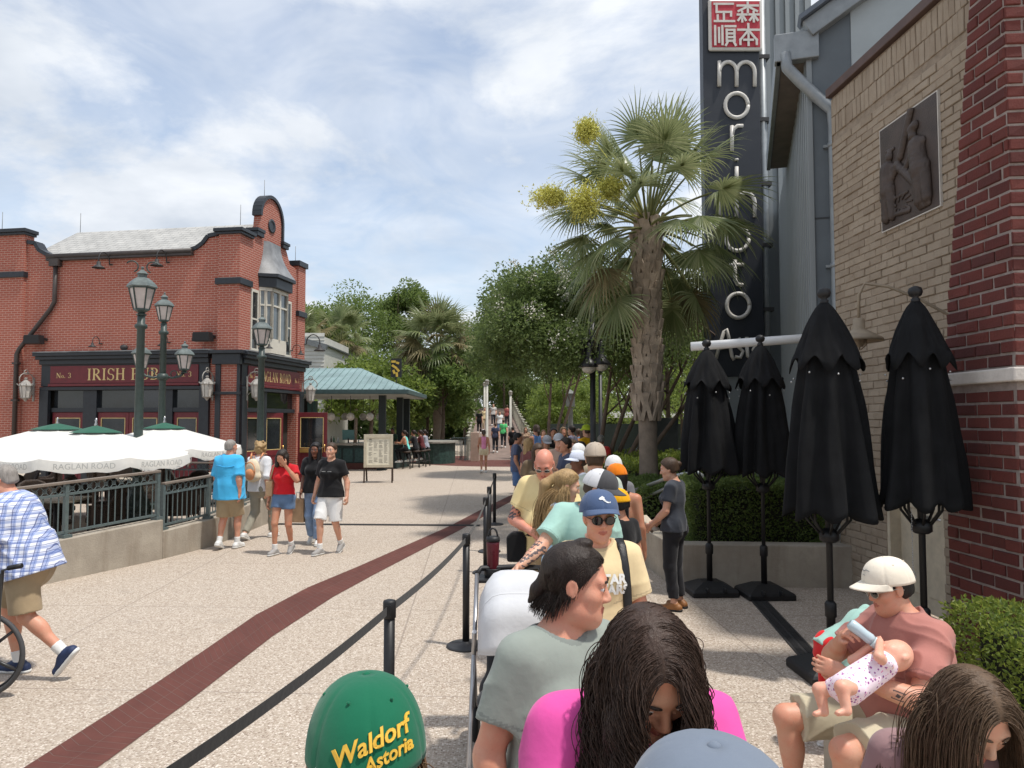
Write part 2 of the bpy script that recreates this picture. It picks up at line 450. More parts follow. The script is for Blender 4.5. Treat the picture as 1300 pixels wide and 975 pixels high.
        for ax in range(3):
            u, v = (ax + 1) % 3, (ax + 2) % 3
            A = np.take(I, range(0, I.shape[ax] - 1), ax); B = np.take(I, range(1, I.shape[ax]), ax)
            e = np.argwhere(A != B); e = e[(e[:, u] > 0) & (e[:, v] > 0) & (e[:, u] < I.shape[u] - 1) & (e[:, v] < I.shape[v] - 1)]
            ins = A[e[:, 0], e[:, 1], e[:, 2]]
            q = []
            for du, dv in ((1, 1), (0, 1), (0, 0), (1, 0)):
                c = e.copy(); c[:, u] -= du; c[:, v] -= dv; q.append(ID[c[:, 0], c[:, 1], c[:, 2]])
            q = np.stack(q, 1); q[~ins] = q[~ins][:, ::-1]; fs.append(q)
        Fc = np.concatenate(fs)
        # two light smoothing passes take the grid's stepping off
        for lam in (0.5, -0.52):
            S = np.zeros_like(V); n = np.zeros(len(V))
            for i in range(4):
                a, b = Fc[:, i], Fc[:, (i + 1) % 4]
                np.add.at(S, a, V[b]); np.add.at(n, a, 1); np.add.at(S, b, V[a]); np.add.at(n, b, 1)
            V = V + lam * (S / np.maximum(n, 1)[:, None] - V)
        return V, Fc
# ------------------------------------------------------------------ people
BASE = dict(pel=(0, 0, .95), chest=(0, -.005, 1.26), neck=(0, -.02, 1.465),
    sh=(.158, -.015, 1.405), el=(.205, -.045, 1.13), wr=(.220, .05, .90),
    hip=(.088, 0, .93), kn=(.10, .02, .50), an=(.10, -.03, .085), fd=(.16, 1, 0))
SKIN = {'fair': srgb(208, 164, 138), 'pink': srgb(208, 156, 130), 'tan': srgb(190, 140, 112), 'brown': srgb(118, 78, 58), 'deep': srgb(84, 55, 42), 'red': srgb(212, 148, 126)}
HAIRC = {'dark': (.022, .014, .010), 'black': (.010, .008, .008), 'brown': (.055, .032, .019), 'blond': (.34, .22, .10), 'grey': (.24, .22, .20), 'light': (.17, .105, .055), 'beard': (.26, .20, .15), 'hazel': (.10, .062, .036), 'espresso': (.046, .026, .018)}
INFO = {}
def trimmed(m):
    k = m.name + '_trim'
    if k in MATS: return MATS[k]
    c = m.copy(); c.name = k; n = c.node_tree; b = n.nodes['Principled BSDF'].inputs['Base Color']; g_ = n.nodes.new('ShaderNodeMix'); g_.data_type = 'RGBA'; g_.blend_type = 'MULTIPLY'; g_.inputs[0].default_value = 1; g_.inputs[7].default_value = (.74, .74, .76, 1)
    n.links.new(b.links[0].from_socket, g_.inputs[6]); n.links.new(g_.outputs[2], b); MATS[k] = c; return c
def norm(v): v = arr(v); return v / max(1e-9, np.linalg.norm(v))
def RH(yaw, pitch, roll=0.0): return arr((Matrix.Rotation(R(yaw), 3, 'Z') @ Matrix.Rotation(R(-pitch), 3, 'X') @ Matrix.Rotation(R(roll), 3, 'Y')))
def joints(ov):
    J = {}
    for k, v in BASE.items():
        if k in ('pel', 'chest', 'neck'): J[k] = arr(v)
        else: J[k + 'R'] = arr(v); J[k + 'L'] = arr((-v[0], v[1], v[2]))
    for k, v in (ov or {}).items(): J[k] = arr(v)
    return J
def lean(J, fwd=0.0, side=0.0, dz=0.0):
    for k in ('chest', 'neck', 'shR', 'shL', 'elR', 'elL', 'wrR', 'wrL'):
        t = (J[k][2] - J['pel'][2]) / 0.5; t = max(0, t); J[k] = J[k] + arr((side * t, fwd * t, dz * t))
    return J
def finger_curl(g, wr, d, n, lat, curl, r0=1.0, spread=0.0, hs=1.0, thumb=0.5, k=.006):
    """palm, four fingers and a thumb, put into the body's own field"""
    d, n, lat = norm(d), norm(n), norm(lat)
    pc = wr + d * .052 * hs
    g.rc(wr - d * .02, wr + d * .03 * hs, .026 * hs, .026 * hs, .02, flat=(n, 1.5))
    g.rc(pc - lat * .020 * hs - d * .01, pc - lat * .022 * hs + d * .03 * hs, .022 * hs, .019 * hs, .015, flat=(n, 1.6))
    g.rc(pc + lat * .020 * hs - d * .01, pc + lat * .022 * hs + d * .03 * hs, .022 * hs, .019 * hs, .015, flat=(n, 1.6))
    g.rc(pc - d * .01, pc + d * .03 * hs, .024 * hs, .02 * hs, .015, flat=(n, 1.6))
    for i, L in enumerate((.058, .072, .076, .068)):
        o = (-.031 + .0205 * i) * hs
        p = wr + d * (.088 + (.004, .006, .004, -.004)[i]) * hs + lat * o; a = 0.0; sp = (i - 1.5) * spread
        for j, f in enumerate((.46, .32, .26)):
            a += curl * (0.75, 1.1, 0.8)[j]
            dd = norm(d * math.cos(a) + n * math.sin(a) + lat * sp); q = p + dd * L * f * 1.15 * hs
            g.rc(p, q, (.0092 - .0009 * j) * r0 * hs, (.0086 - .0011 * j) * r0 * hs, k); p = q
    p = wr + d * .022 * hs - lat * .0 + lat * -1 * 0
    th = lat * -1.0
    p = wr + d * .02 * hs + th * .024 * hs
    d1 = norm(d * .75 + th * .65 + n * .25); q = p + d1 * .036 * hs; g.rc(p, q, .0145 * hs, .0115 * r0 * hs, .012)
    d2 = norm(d * .9 + th * (.35 - .5 * thumb) + n * (.1 + .8 * thumb)); q2 = q + d2 * .030 * hs; g.rc(q, q2, .0112 * r0 * hs, .0098 * r0 * hs, k)
    d3 = norm(d * .95 + th * (.1 - .8 * thumb) + n * (.1 + .7 * thumb)); g.rc(q2, q2 + d3 * .022 * hs, .0098 * r0 * hs, .0078 * r0 * hs, k)

def head_field(g, hp, Rm, hs, face, fem, chin=1.0, jowl=0.0):
    E = lambda c, r, k=.02, sub=False: g.ell(hp(c), arr(r) * hs, Rm, k * hs, sub)
    K = lambda a, b, ra, rb, k=.012, sub=False: g.rc(hp(a), hp(b), ra * hs, rb * hs, k * hs, sub)
    E((0, -.018, .034), (.074, .097, .088)); E((0, .022, -.030), (.060, .066, .080), .03)
    K((-.034, .02, -.075), (0, .064, -.098 * chin), .026, .023, .025); K((.034, .02, -.075), (0, .064, -.098 * chin), .026, .023, .025)
    if jowl: E((0, .03, -.075), (.062, .055, .045), .03)
    if not face: K((0, .08, .0), (0, .103, -.028), .009, .014); E((.076, -.008, -.002), (.010, .019, .031), .006); E((-.076, -.008, -.002), (.010, .019, .031), .006); return
    K((-.036, .074, .026), (.036, .074, .026), .013, .013, .02)
    E((-.038, .052, -.022), (.028, .030, .026), .02); E((.038, .052, -.022), (.028, .030, .026), .02)
    for sx in (-1, 1): E((sx * .032, .096, .008), (.017, .017, .011), .012, True)
    K((0, .080, .014), (0, .100, -.022), .0080, .0115, .010); E((0, .101, -.028), (.0125, .0115, .0095), .008)
    for sx in (-1, 1):
        E((sx * .0125, .094, -.031), (.009, .010, .008), .006)
        K((sx * .019, .088, .0135), (sx * .045, .080, .012), .0042, .0042, .004)    # upper lid
        K((sx * .020, .087, -.002), (sx * .044, .080, -.001), .0036, .0036, .005)   # lower lid
        E((sx * .077, -.008, .0), (.009, .020, .032), .006); E((sx * .086, -.003, .002), (.0045, .009, .017), .004, True)
        K((sx * .072, .004, -.024), (sx * .075, .0, -.028), .008, .008, .004)
    lw = .021 if fem else .023
    for sx in (-1, 1):
        K((0, .0895, -.0555), (sx * lw, .079, -.060), .0062, .0032, .006)
        K((0, .0880, -.0670), (sx * lw * .9, .078, -.063), .0070, .0032, .006)
        K((0, .098, -.0612), (sx * lw, .0865, -.0615), .0020, .0016, .003, True)
    K((0, .092, -.043), (0, .093, -.05), .0035, .003, .008, True)

def cap_mesh(M, col, brimcol, back=None, pitch=0.0, rev=False, hs=1.0, parent=None, wide=1.0, hgt=.108, flatbrim=False, panelcut=0.3):
    """crown of six panels with seams, brim and button, laid out in the head's frame"""
    T = M @ TR((0, -.008, .037), math.pi if rev else 0.0, R(pitch), 0, hs); m = np.array(T)
    a, b, c = .094 * wide, .117 * wide, hgt
    nu, nv = 96, 16; P = np.zeros((nu, nv, 3))
    for i in range(nu):
        th = 2 * math.pi * i / nu
        for j in range(nv):
            f = j / (nv - 1); ph = f * math.pi / 2
            seam = min(abs(((th / (math.pi / 3)) + .5) % 1 - .5) * (math.pi / 3), 1) * math.cos(ph)
            r = 1 - .03 * math.exp(-(seam / .035) ** 2)
            cr = math.cos(ph) ** .72
            P[i, j] = (a * math.sin(th) * cr * r, b * math.cos(th) * cr * r, c * math.sin(ph) ** 1.0 - .022 * (1 - f) * (0.5 - 0.5 * math.cos(th)) )
    mb = MB(); mb.M = T
    mb.m = 0; n0 = len(mb.f); mb.grid(P, True, cu=True)
    if back is not None:
        for q in range(n0, len(mb.f)):
            i = (q - n0) // (nv - 1); th = 2 * math.pi * (i + .5) / nu
            if math.cos(th) < panelcut: mb.mi[q] = 1
    cap = mb.build('cap', [col] + ([back] if back is not None else []), parent)
    so_ = cap.modifiers.new('thick', 'SOLIDIFY'); so_.thickness = .003; so_.offset = 1
    B = np.zeros((25, 7, 3))
    for i in range(25):
        u = -1 + 2 * i / 24; an = u * R(72)
        for j in range(7):
            v = j / 6; x = a * math.sin(an) * (1 + .05 * v * (1 - u * u)); y = b * math.cos(an) + .074 * v * max(0, math.cos(u * math.pi / 2)) ** .62
            B[i, j] = (x, y, .004 - (0.004 if flatbrim else .026) * (x / a) ** 2 * (.35 + .65 * v) - .016 * v + .006)
    mb = MB(); mb.M = T; mb.grid(B, True); br = mb.build('brim', brimcol, cap)
    so_ = br.modifiers.new('thick', 'SOLIDIFY'); so_.thickness = .004; so_.offset = 0
    mb = MB(); mb.M = T; mb.ball((0, 0, c + .001), (.009, .009, .006), 10, 6); mb.build('button', col, cap)
    mb = MB(); mb.M = T
    for k in range(6):
        th = math.pi / 3 * k + math.pi / 6; cr = math.cos(R(52)) ** .72
        mb.ball((a * math.sin(th) * cr * 1.015, b * math.cos(th) * cr * 1.015, c * math.sin(R(52))), .0032, 8, 5)
    mb.build('eyelet', col, cap)
    mb = MB(); mb.M = T
    for k in range(6):
        th = math.pi / 3 * k; L_ = [(a * math.sin(th) * math.cos(p_) ** .72 * .985, b * math.cos(th) * math.cos(p_) ** .72 * .985, c * math.sin(p_) - .022 * (1 - p_ / 1.5708) * (0.5 - 0.5 * math.cos(th))) for p_ in np.linspace(.02, 1.5, 14)]
        mb.tube(L_, .0021, 5, False)
    mb.build('seam', trimmed(col), cap)
    return cap, T

def glasses_mesh(hp3, frame_m, lens_m, parent, big=1.0, shape='round', hs=1.0):
    T = hp3; mb = MB(); mb.M = T; mb.m = 0
    fr = MB(); fr.M = T
    for sx in (-1, 1):
        pts = []
        for k in range(20):
            an = 2 * math.pi * k / 20; x = .0265 * big * math.cos(an); z = (.0215 if shape == 'round' else .016) * big * math.sin(an)
            if shape != 'round' and z > 0: z *= .8
            pts.append((sx * .034 + x, .104 - .012 * (abs(sx * .034 + x) / .06) ** 2, .004 + z))
        c = (sx * .034, .1045, .004); o = mb.n; mb.add([c] + pts, [(0, 1 + k, 1 + (k + 1) % 20) for k in range(20)], True)
        fr.tube(pts, .0022, 6, closed=True)
        fr.tube([(sx * .060, .093, .010), (sx * .076, .06, .012), (sx * .081, 0, .010), (sx * .079, -.03, -.005)], .0022, 6)
    fr.tube([(-.010, .106, .008), (0, .110, .011), (.010, .106, .008)], .002, 6)
    f = fr.build('glasses', frame_m, parent); mb.build('lens', lens_m, f, fixn=False); return f

def strands(roots, dirs, steps, ds, grav, colliders, wave=(0.0, 30.0), r=(.0014, .0006), seed=1, jitter=.15, stiff=0.85, cling=0.0):
    """hair as tapering three-sided strands that fall under gravity and slide off the head and shoulders"""
    q = np.random.default_rng(seed); n = len(roots); p = roots.copy(); v = dirs + q.normal(size=dirs.shape) * jitter
    v /= np.linalg.norm(v, axis=1, keepdims=True); path = [p.copy()]
    k1, k2, k3 = q.normal(size=(3, 3)) * 34; lk = np.sin(roots @ k1) + np.sin(roots @ k2 + 1.3); ph = 2.6 * lk + q.normal(size=n) * .35; fr = (1 + .22 * np.sin(roots @ k3) + q.normal(size=n) * .04) * wave[1]; amp = (.85 + .35 * np.sin(roots @ k2) + q.normal(size=n) * .1) * wave[0]
    L = q.uniform(.75, 1.05, n)
    for k in range(steps):
        v = v * stiff + arr((0, 0, -1)) * grav * (1 - stiff) * 3; v /= np.maximum(np.linalg.norm(v, axis=1, keepdims=True), 1e-6)
        p = p + v * (ds * L)[:, None]
        for c, rad, Rm in colliders:
            w = (p - c) @ Rm / rad; l = np.linalg.norm(w, axis=1); m = l < 1
            if cling and rad is colliders[0][1]: m = (l < 1.3) & (w[:, 2] > -.75 + .3 * (w[:, 1] > -.3)) | m
            if m.any():
                w2 = w[m] / np.maximum(l[m], 1e-4)[:, None]; pn = c + (w2 * rad) @ Rm.T; p[m] = pn
                nn = (w2 / rad) @ Rm.T; nn /= np.linalg.norm(nn, axis=1, keepdims=True)
                vv = v[m]; vv = vv - nn * np.minimum(0, (vv * nn).sum(1))[:, None] + nn * .05; v[m] = vv
        path.append(p.copy())
    P = np.stack(path, 1)                                             # n, steps+1, 3
    T = np.gradient(P, axis=1); T /= np.maximum(np.linalg.norm(T, axis=2, keepdims=True), 1e-6)
    up = np.stack([np.cos(lk), np.sin(lk), .3 + 0 * lk], 1)[:, None, :] + q.normal(size=(n, 1, 3)) * .12; X = np.cross(T, up); X /= np.maximum(np.linalg.norm(X, axis=2, keepdims=True), 1e-6); Y = np.cross(T, X)
    s = np.linspace(0, 1, P.shape[1])[None, :]
    w1 = (amp[:, None] * np.minimum(1, s * 3) * np.sin(ph[:, None] + s * steps * ds * fr[:, None]))[..., None]
    w2 = (amp[:, None] * np.minimum(1, s * 3) * np.cos(ph[:, None] + s * steps * ds * fr[:, None]))[..., None]
    P = P + X * w1 + Y * w2
    rr = (r[0] + (r[1] - r[0]) * s ** 2)[..., None]
    V = np.stack([P + rr * (X * math.cos(a) + Y * math.sin(a)) for a in (0, 2.094, 4.189)], 2)   # n, S, 3, 3
    S = P.shape[1]; base = (np.arange(n) * S * 3)[:, None, None] + (np.arange(S - 1) * 3)[None, :, None] + np.arange(3)[None, None, :]
    nxt = (np.arange(n) * S * 3)[:, None, None] + (np.arange(S - 1) * 3)[None, :, None] + ((np.arange(3) + 1) % 3)[None, None, :]
    Fc = np.stack([base, nxt, nxt + 3, base + 3], -1).reshape(-1, 4)
    return V.reshape(-1, 3), Fc

def human(label, loc, face_deg, H=1.75, J=None, skin='fair', hair='short', hairc='brown', hairlen=.25, head=(0, 0, 0), shirt=None, sleeve=.62, hem=.86, loose=.012,
          legs='trousers', legm=None, legend=None, shoe=None, sole=None, sock=None, cap=None, glasses=None, g=1.0, belly=0.0, fem=False, h=.009, hs=1.0, face=True,
          curl=(.35, .35), hand=None, hand_m=True, beard=None, group=None, lips=True, category='person', seed=0, neckcut=.068, fold=.028, top_only=False, eyes=True, jowl=0.0, barefoot=False, collar=False, legloose=1.0, hp_extra=None):
    S = H / 1.75; J = joints(J)
    root = thing('person', label, category, loc, R(face_deg), group)
    up = norm(J['neck'] - J['pel']); lat = norm(J['shR'] - J['shL']); fwd = norm(np.cross(up, lat)); lath = norm(J['hipR'] - J['hipL'])
    Rm = RH(*head); hc = J['neck'] + Rm @ arr((0, .035, .155 * (0.5 + .5 * hs)))
    hp = lambda c: hc + Rm @ (arr(c) * hs)
    allp = np.array([v for k, v in J.items() if not k.startswith('fd')] + [hc])
    lo, hi = allp.min(0) - .24, allp.max(0) + .24; lo[2] = min(max(lo[2], -.12), allp[:, 2].min() - .05) if not J['anR'][2] < .2 else -.03
    hh = h / S
    mid = (J['pel'] + J['chest']) / 2
    def torso(f, e=0.0, full=True, hem_len=None):
        fl = (fwd, 1.42 - .25 * min(belly, 1))
        f.rc(J['pel'] - up * .03, mid, .150 * g + e, .128 * g + e, .03, flat=fl)
        f.rc(mid, J['chest'] + up * .02, .130 * g + e, .150 * g + e, .05, flat=fl)
        f.rc(J['chest'], J['neck'] - up * .12, .150 * g + e, .128 * g + e, .05, flat=fl)
        f.rc(J['shR'] * .92 + J['shL'] * .08 - up * .015, J['shL'] * .92 + J['shR'] * .08 - up * .015, .058 + e, .058 + e, .06)
        f.rc(J['neck'] - up * .035 - fwd * .01, J['shR'] * .6 + J['neck'] * .4 - up * .01, .046 + e * .6, .046 + e * .6, .04)
        f.rc(J['neck'] - up * .035 - fwd * .01, J['shL'] * .6 + J['neck'] * .4 - up * .01, .046 + e * .6, .046 + e * .6, .04)
        if belly: f.ell(mid + fwd * .05 * g - up * .01, arr((.15 * g, .11 * g + .03 * belly, .15)) + e, np.stack([lat, fwd, up], 1), .05)
        if fem:
            for sx in (-1, 1): f.ell(J['chest'] + lat * .072 * sx + fwd * .085 * g - up * .0, arr((.062, .055, .062)) + e, None, .045)
        else: f.ell(J['chest'] + fwd * .06 * g + up * .05, arr((.13, .05, .07)) + e, np.stack([lat, fwd, up], 1), .05)
    def hips(f, e=0.0):
        f.rc(J['hipR'], J['hipL'], .080 * g + e, .080 * g + e, .04)
        for s_ in 'RL': f.ell(J['hip' + s_] - fwd * .045 - up * .02, arr((.072, .085, .090)) * g + e, None, .04)
        f.rc(J['pel'] + up * .05, J['pel'] - up * .02, .135 * g + e, .145 * g + e, .04, flat=(fwd, 1.4))
    # ---- the body, one continuous surface
    b = SDF(lo, hi, hh)
    torso(b, -.004); hips(b, -.002)
    fdn = {}
    for s_ in 'RL':
        sh, el, wr = J['sh' + s_], J['el' + s_], J['wr' + s_]; q = .5 + .5 * g
        b.rc(sh, el, .053 * q, .041 * q, .03); d1 = norm(wr - el)
        b.rc(el, wr, .040 * q, .027, .015); b.rc(el + (wr - el) * .12, el + (wr - el) * .45, .042 * q, .036 * q, .02)
        hd = (hand or {}).get(s_)
        if hd is None:
            ins = -lat if s_ == 'R' else lat
            n_ = norm(ins - d1 * (ins @ d1)); la = norm(np.cross(d1, n_)); la = la if la @ fwd < 0 else -la
            hd = (d1, n_, la)
        if hh < .011 and hand_m: finger_curl(b, wr, *hd, curl[0 if s_ == 'R' else 1], hs=1.0, r0=1.0 if hh < .007 else 1.12)
        elif hand_m: finger_curl(b, wr, *hd, curl[0 if s_ == 'R' else 1], hs=1.05, r0=1.35)
        hip, kn, an = J['hip' + s_], J['kn' + s_], J['an' + s_]; gl = .6 + .4 * g
        b.rc(hip, kn, .084 * gl, .056 * gl, .03); b.rc(kn, an, .050 * gl, .036, .02)
        sd = norm(an - kn); bk = -norm(J['fd' + s_] - sd * (J['fd' + s_] @ sd)); c0 = kn + (an - kn) * .30 + bk * .018
        b.ell(c0, (.046 * gl, .048 * gl, .10), np.stack([norm(np.cross(bk, sd)), norm(np.cross(sd, np.cross(bk, sd))), sd], 1), .03)
        d = norm(J['fd' + s_]); dn = arr((0, 0, -1.)); dn = norm(dn - d * (dn @ d)); fdn[s_] = (d, dn)
        b.rc(an + dn * .045 - d * .04, an + dn * .05 + d * .14, .034, .026, .02); b.rc(an, an + dn * .04 + d * .06, .036, .034, .02)
    b.rc(J['neck'] - up * .04, hp((0, -.012, -.055)), .062 * (.75 + .25 * g), .056 * (.8 + .2 * g), .03)
    head_field(b, hp, Rm, hs, face, fem, jowl=jowl)
    V, Fc = b.mesh()
    mi = np.zeros(len(Fc), np.int32); sm_ = skinmat('skin_' + skin, SKIN[skin]); mm = [sm_]
    Hl = ((V - hc) @ Rm) / hs; ctr = Hl[Fc].mean(1)
    if face and lips:
        mm.append(skinmat('lips_' + skin, (SKIN[skin][0] * .72, SKIN[skin][1] * .45, SKIN[skin][2] * .46), .1))
        e = (ctr[:, 0] / .024) ** 2 + ((ctr[:, 2] + .0615) / .0105) ** 2
        mi[(e < 1) & (ctr[:, 1] > .07)] = 1
    body = link_mesh('body', V * S, Fc, mm, root, mi)
    info = INFO[root.name] = dict(J=J, S=S, hp=hp, Rm=Rm, hc=hc, up=up, fwd=fwd, lat=lat, body=body, hs=hs, HM=Matrix.Translation(hc * S) @ Matrix(Rm).to_4x4() @ Matrix.Scale(hs * S, 4))
    HM = info['HM']
    # ---- clothes
    if shirt is not None:
        f = SDF(lo, hi, hh); torso(f, loose)
        f.rc(J['pel'] + up * .05, J['pel'] - up * .16, .172 * g + loose, .182 * g + loose * 1.3, .05, flat=(fwd, 1.36 - .25 * min(belly, 1)))
        for s_ in 'RL':
            if sleeve <= 0: 
                continue
            sh, el, wr = J['sh' + s_], J['el' + s_], J['wr' + s_]; q = .5 + .5 * g; d = norm(el - sh)
            if sleeve <= 1:
                e = sh + (el - sh) * sleeve; f.rc(sh, e + d * .05, .058 * q + loose, .058 * q + loose * 1.35, .035, clip=[(e, d)])
            else:
                f.rc(sh, el, .058 * q + loose, .047 * q + loose, .03); e = el + (wr - el) * (sleeve - 1); d = norm(wr - el)
                f.rc(el, e + d * .03, .047 * q + loose, .038 + loose * .7, .02, clip=[(e, d)])
        if J['pel'][2] - J['knR'][2] > .25 and hem < .96:
            for s_ in 'RL': f.rc(J['hip' + s_] + up * .03, J['hip' + s_] + (J['kn' + s_] - J['hip' + s_]) * .3, .100 * (.6 + .4 * g) + .014 + loose * .6, .100 * (.6 + .4 * g) + .014 + loose * .8, .04)
        if fold: f.folds(fold, 24, seed)
        hz = J['pel'] + up * (hem - .95); f.cut(hz, -up)
        if sleeve <= 0:
            for s_ in 'RL': f.cut(J['sh' + s_] * .80 + J['sh' + ('L' if s_ == 'R' else 'R')] * .20 + arr((0, 0, 0)), (lat if s_ == 'R' else -lat))
        f.rc(J['neck'] - up * .012 + fwd * .012, J['neck'] + up * .3, neckcut, neckcut + .05, .008, True)
        Vs, Fs = f.mesh(); ct = Vs[Fs].mean(1); n0 = J['neck'] - up * .012 + fwd * .012; rel = ct - n0; tt = np.maximum(rel @ up, 0); hem_ = np.linalg.norm(rel - tt[:, None] * up, axis=1) < neckcut + .017 + tt * .15
        if sleeve > 0 and sleeve <= 1:
            for s_ in 'RL':
                d = norm(J['el' + s_] - J['sh' + s_]); q_ = (ct - (J['sh' + s_] + (J['el' + s_] - J['sh' + s_]) * sleeve)) @ d; hem_ |= (q_ > -.024) & (q_ < -.016) & (np.linalg.norm(ct - J['el' + s_], axis=1) < .22)
        so_ = link_mesh('shirt', Vs * S, Fs, [shirt, trimmed(shirt)], root, hem_.astype(np.int32)); info['shirt'] = (so_, Vs * S, Fs)
    if legs:
        f = SDF(lo, hi, hh); hips(f, .012); f.rc(J['pel'] - up * .03, mid, .150 * g + .010, .128 * g + .010, .03, flat=(fwd, 1.42 - .25 * min(belly, 1))); lz = legend if legend is not None else {'trousers': .93, 'shorts': .93, 'short': .45}[legs]
        ll = legloose
        for s_ in 'RL':
            hip, kn, an = J['hip' + s_], J['kn' + s_], J['an' + s_]; gl = .6 + .4 * g
            if legs == 'trousers':
                e = kn + (an - kn) * lz; d = norm(an - kn)
                f.rc(hip, kn, .088 * gl + .012, .060 * gl + .014 * ll, .03); f.rc(kn, e + d * .04, .060 * gl + .014 * ll, .046 + .014 * ll, .02, clip=[(e, d)])
            else:
                e = hip + (kn - hip) * lz; d = norm(kn - hip); f.rc(hip, e + d * .04, .092 * gl + .014, .086 * gl + .016 * ll if legs == 'shorts' else .086 * gl + .014, .03, clip=[(e, d)])
        if fold: f.folds(fold * .7, 22, seed + 5)
        if J['pel'][2] - J['knR'][2] > .25: f.cut(J['pel'] + up * max(.045, hem - .95 + .06), up)
        Vs, Fs = f.mesh(); info['legs'] = link_mesh('shorts' if legs != 'trousers' else 'trousers', Vs * S, Fs, legm, root)
    if sock is not None:
        for s_ in 'RL':
            f = SDF(J['an' + s_] - .2, J['an' + s_] + .25, hh); kn, an = J['kn' + s_], J['an' + s_]; e = an + (kn - an) * .22
            f.rc(an, e, .043, .047, .02, clip=[(e, norm(kn - an))]); f.folds(.002, 60, seed)
            Vs, Fs = f.mesh(); link_mesh('sock', Vs * S, Fs, sock, root)
    if shoe is not None:
        for s_ in 'RL':
            an = J['an' + s_]; d, dn = fdn[s_]; f = SDF(an - .28, an + .28, hh); w = norm(np.cross(d, dn))
            base = an + dn * .085
            f.rc(an + dn * .045 - d * .045, an + dn * .055 + d * .145, .046, .036, .02); f.rc(an - dn * .0, an + dn * .04 + d * .07, .047, .042, .02)
            f.cut(an - dn * .012, -dn); f.cut(base - dn * .02, dn)
            Vs, Fs = f.mesh(); so_ = link_mesh('shoe', Vs * S, Fs, shoe, root)
            f = SDF(an - .28, an + .28, min(hh, .008)); f.rc(an + dn * .06 - d * .05, an + dn * .06 + d * .145, .046, .041, .02); f.cut(base - dn * .026, -dn); f.cut(base, dn)
            Vs, Fs = f.mesh(); link_mesh('sole', Vs * S, Fs, sole or shoe, so_)
    # ---- head dress
    hm = hairmat('hair_' + hairc, HAIRC[hairc])
    if hair and hair != 'bald':
        f = SDF(hc - .32 * max(1, hs) - arr((0, 0, hairlen)), hc + .28 * max(1, hs), hh * .9)
        pl = [(hp((0, .055, .058)), Rm @ arr((0, .8, -.6)))]
        if hair in ('short', 'bun', 'pony'): pl.append((hp((0, -.05, -.055)), Rm @ arr((0, -.25, -.97))))
        e = .010 if hair == 'short' else .014
        if cap: e = .006
        if hair == 'crop': e = .004; pl = [(hp((0, .035, .062)), Rm @ arr((0, .75, -.66))), (hp((0, -.05, -.05)), Rm @ arr((0, -.2, -.97)))]
        f.ell(hp((0, -.018, .036)), (arr((.076, .099, .088)) + e) * hs, Rm, .0, clip=pl)
        f.ell(hp((0, -.045, -.02)), (arr((.066, .066, .06)) + e) * hs, Rm, .02, clip=pl)
        if hair == 'bun': f.ell(hp((0, -.128, .03)), arr((.036, .032, .036)) * hs, Rm, .012)
        if hair == 'pony':
            a = hp((0, -.12, .04)); f.rc(hp((0, -.09, .045)), a, .022, .022, .015); f.rc(a, a - fwd * .05 - arr((0, 0, hairlen * .5)), .028, .034, .02); f.rc(a - fwd * .05 - arr((0, 0, hairlen * .5)), a - fwd * .04 - arr((0, 0, hairlen)), .034, .014, .02)
        if hair in ('long', 'wavy'):
            dz = arr((0, 0, 1.)); ww = 1.0 if hair == 'long' else 1.25
            for x, y in ((-.066, -.02), (.066, -.02), (-.04, -.07), (.04, -.07), (0, -.085), (-.072, .018), (.072, .018)):
                a = hp((x, y, .0)); q = a - dz * hairlen * (.8 if y > 0 else 1) - fwd * (.03 if y < 0 else -.02); f.rc(a, q, .034 * ww, .026 * ww, .03)
        if hair == 'curly':
            r2 = np.random.default_rng(seed + 3)
            for k in range(46):
                th = r2.uniform(0, 6.28); z = r2.uniform(-.10, .13); rad = math.sqrt(max(.05, 1 - ((z - .03) / .13) ** 2))
                p = (.088 * rad * math.cos(th), -.02 + .10 * rad * math.sin(th), z)
                if p[1] > .05 and z < .07: continue
                f.ell(hp(p), arr((.027,) * 3), None, .012)
        f.folds(.0025 if hair != 'curly' else .006, 75, seed + 2)
        Vs, Fs = f.mesh(); info['hair'] = link_mesh('hair', Vs * S, Fs, hm, root)
    if beard:
        f = SDF(hc - .2, hc + .2, hh * .9); f.ell(hp((0, .032, -.085)), arr((.064, .066, .055)) * hs, Rm, .0, clip=[(hp((0, .1, -.046)), Rm @ arr((0, .25, .97)))])
        f.rc(hp((0, .075, -.10)), hp((0, .075, -.10)) + Rm @ arr((0, .01, -.05)), .035, .02, .03); f.ell(hp((0, .11, -.061)), arr((.02, .03, .007)), Rm, .004, True); f.folds(.003, 90, seed)
        Vs, Fs = f.mesh(); link_mesh('beard', Vs * S, Fs, hairmat('hair_' + beard, HAIRC[beard]), root)
    if face and eyes:
        for sx in (-1, 1):
            mb = MB(); mb.M = HM; mb.m = 0; mb.ball((sx * .032, .0765, .0055), .0115, 14, 10)
            mb.m = 1; mb.M = HM @ TR((sx * .032, .0765, .0055), 0, R(-90)); mb.lathe([(.0058, .0104), (.0052, .0112), (.003, .0119), (.0005, .0121)], 12)
            mb.build('eye', [mat('eye_white', (.62, .58, .55), .2, .04), mat('iris', (.03, .018, .012), .1, .1)], root)
        mb = MB(); mb.M = HM
        for sx in (-1, 1):
            mb.tube([(sx * .014, .0925, .025), (sx * .026, .0915, .0295), (sx * .040, .083, .0285), (sx * .05, .071, .023)], [.002, .0034, .003, .001], 6, flat=1.4)
        mb.build('eyebrow', hm if hair not in ('bald',) else hairmat('hair_brown', HAIRC['brown']), root)
    if cap: info['cap'], info['capT'] = cap_mesh(HM, parent=root, **cap)
    if glasses:
        info['glasses'] = glasses_mesh(HM, glasses[0], glasses[1], root, *(glasses[2:]))
    return root

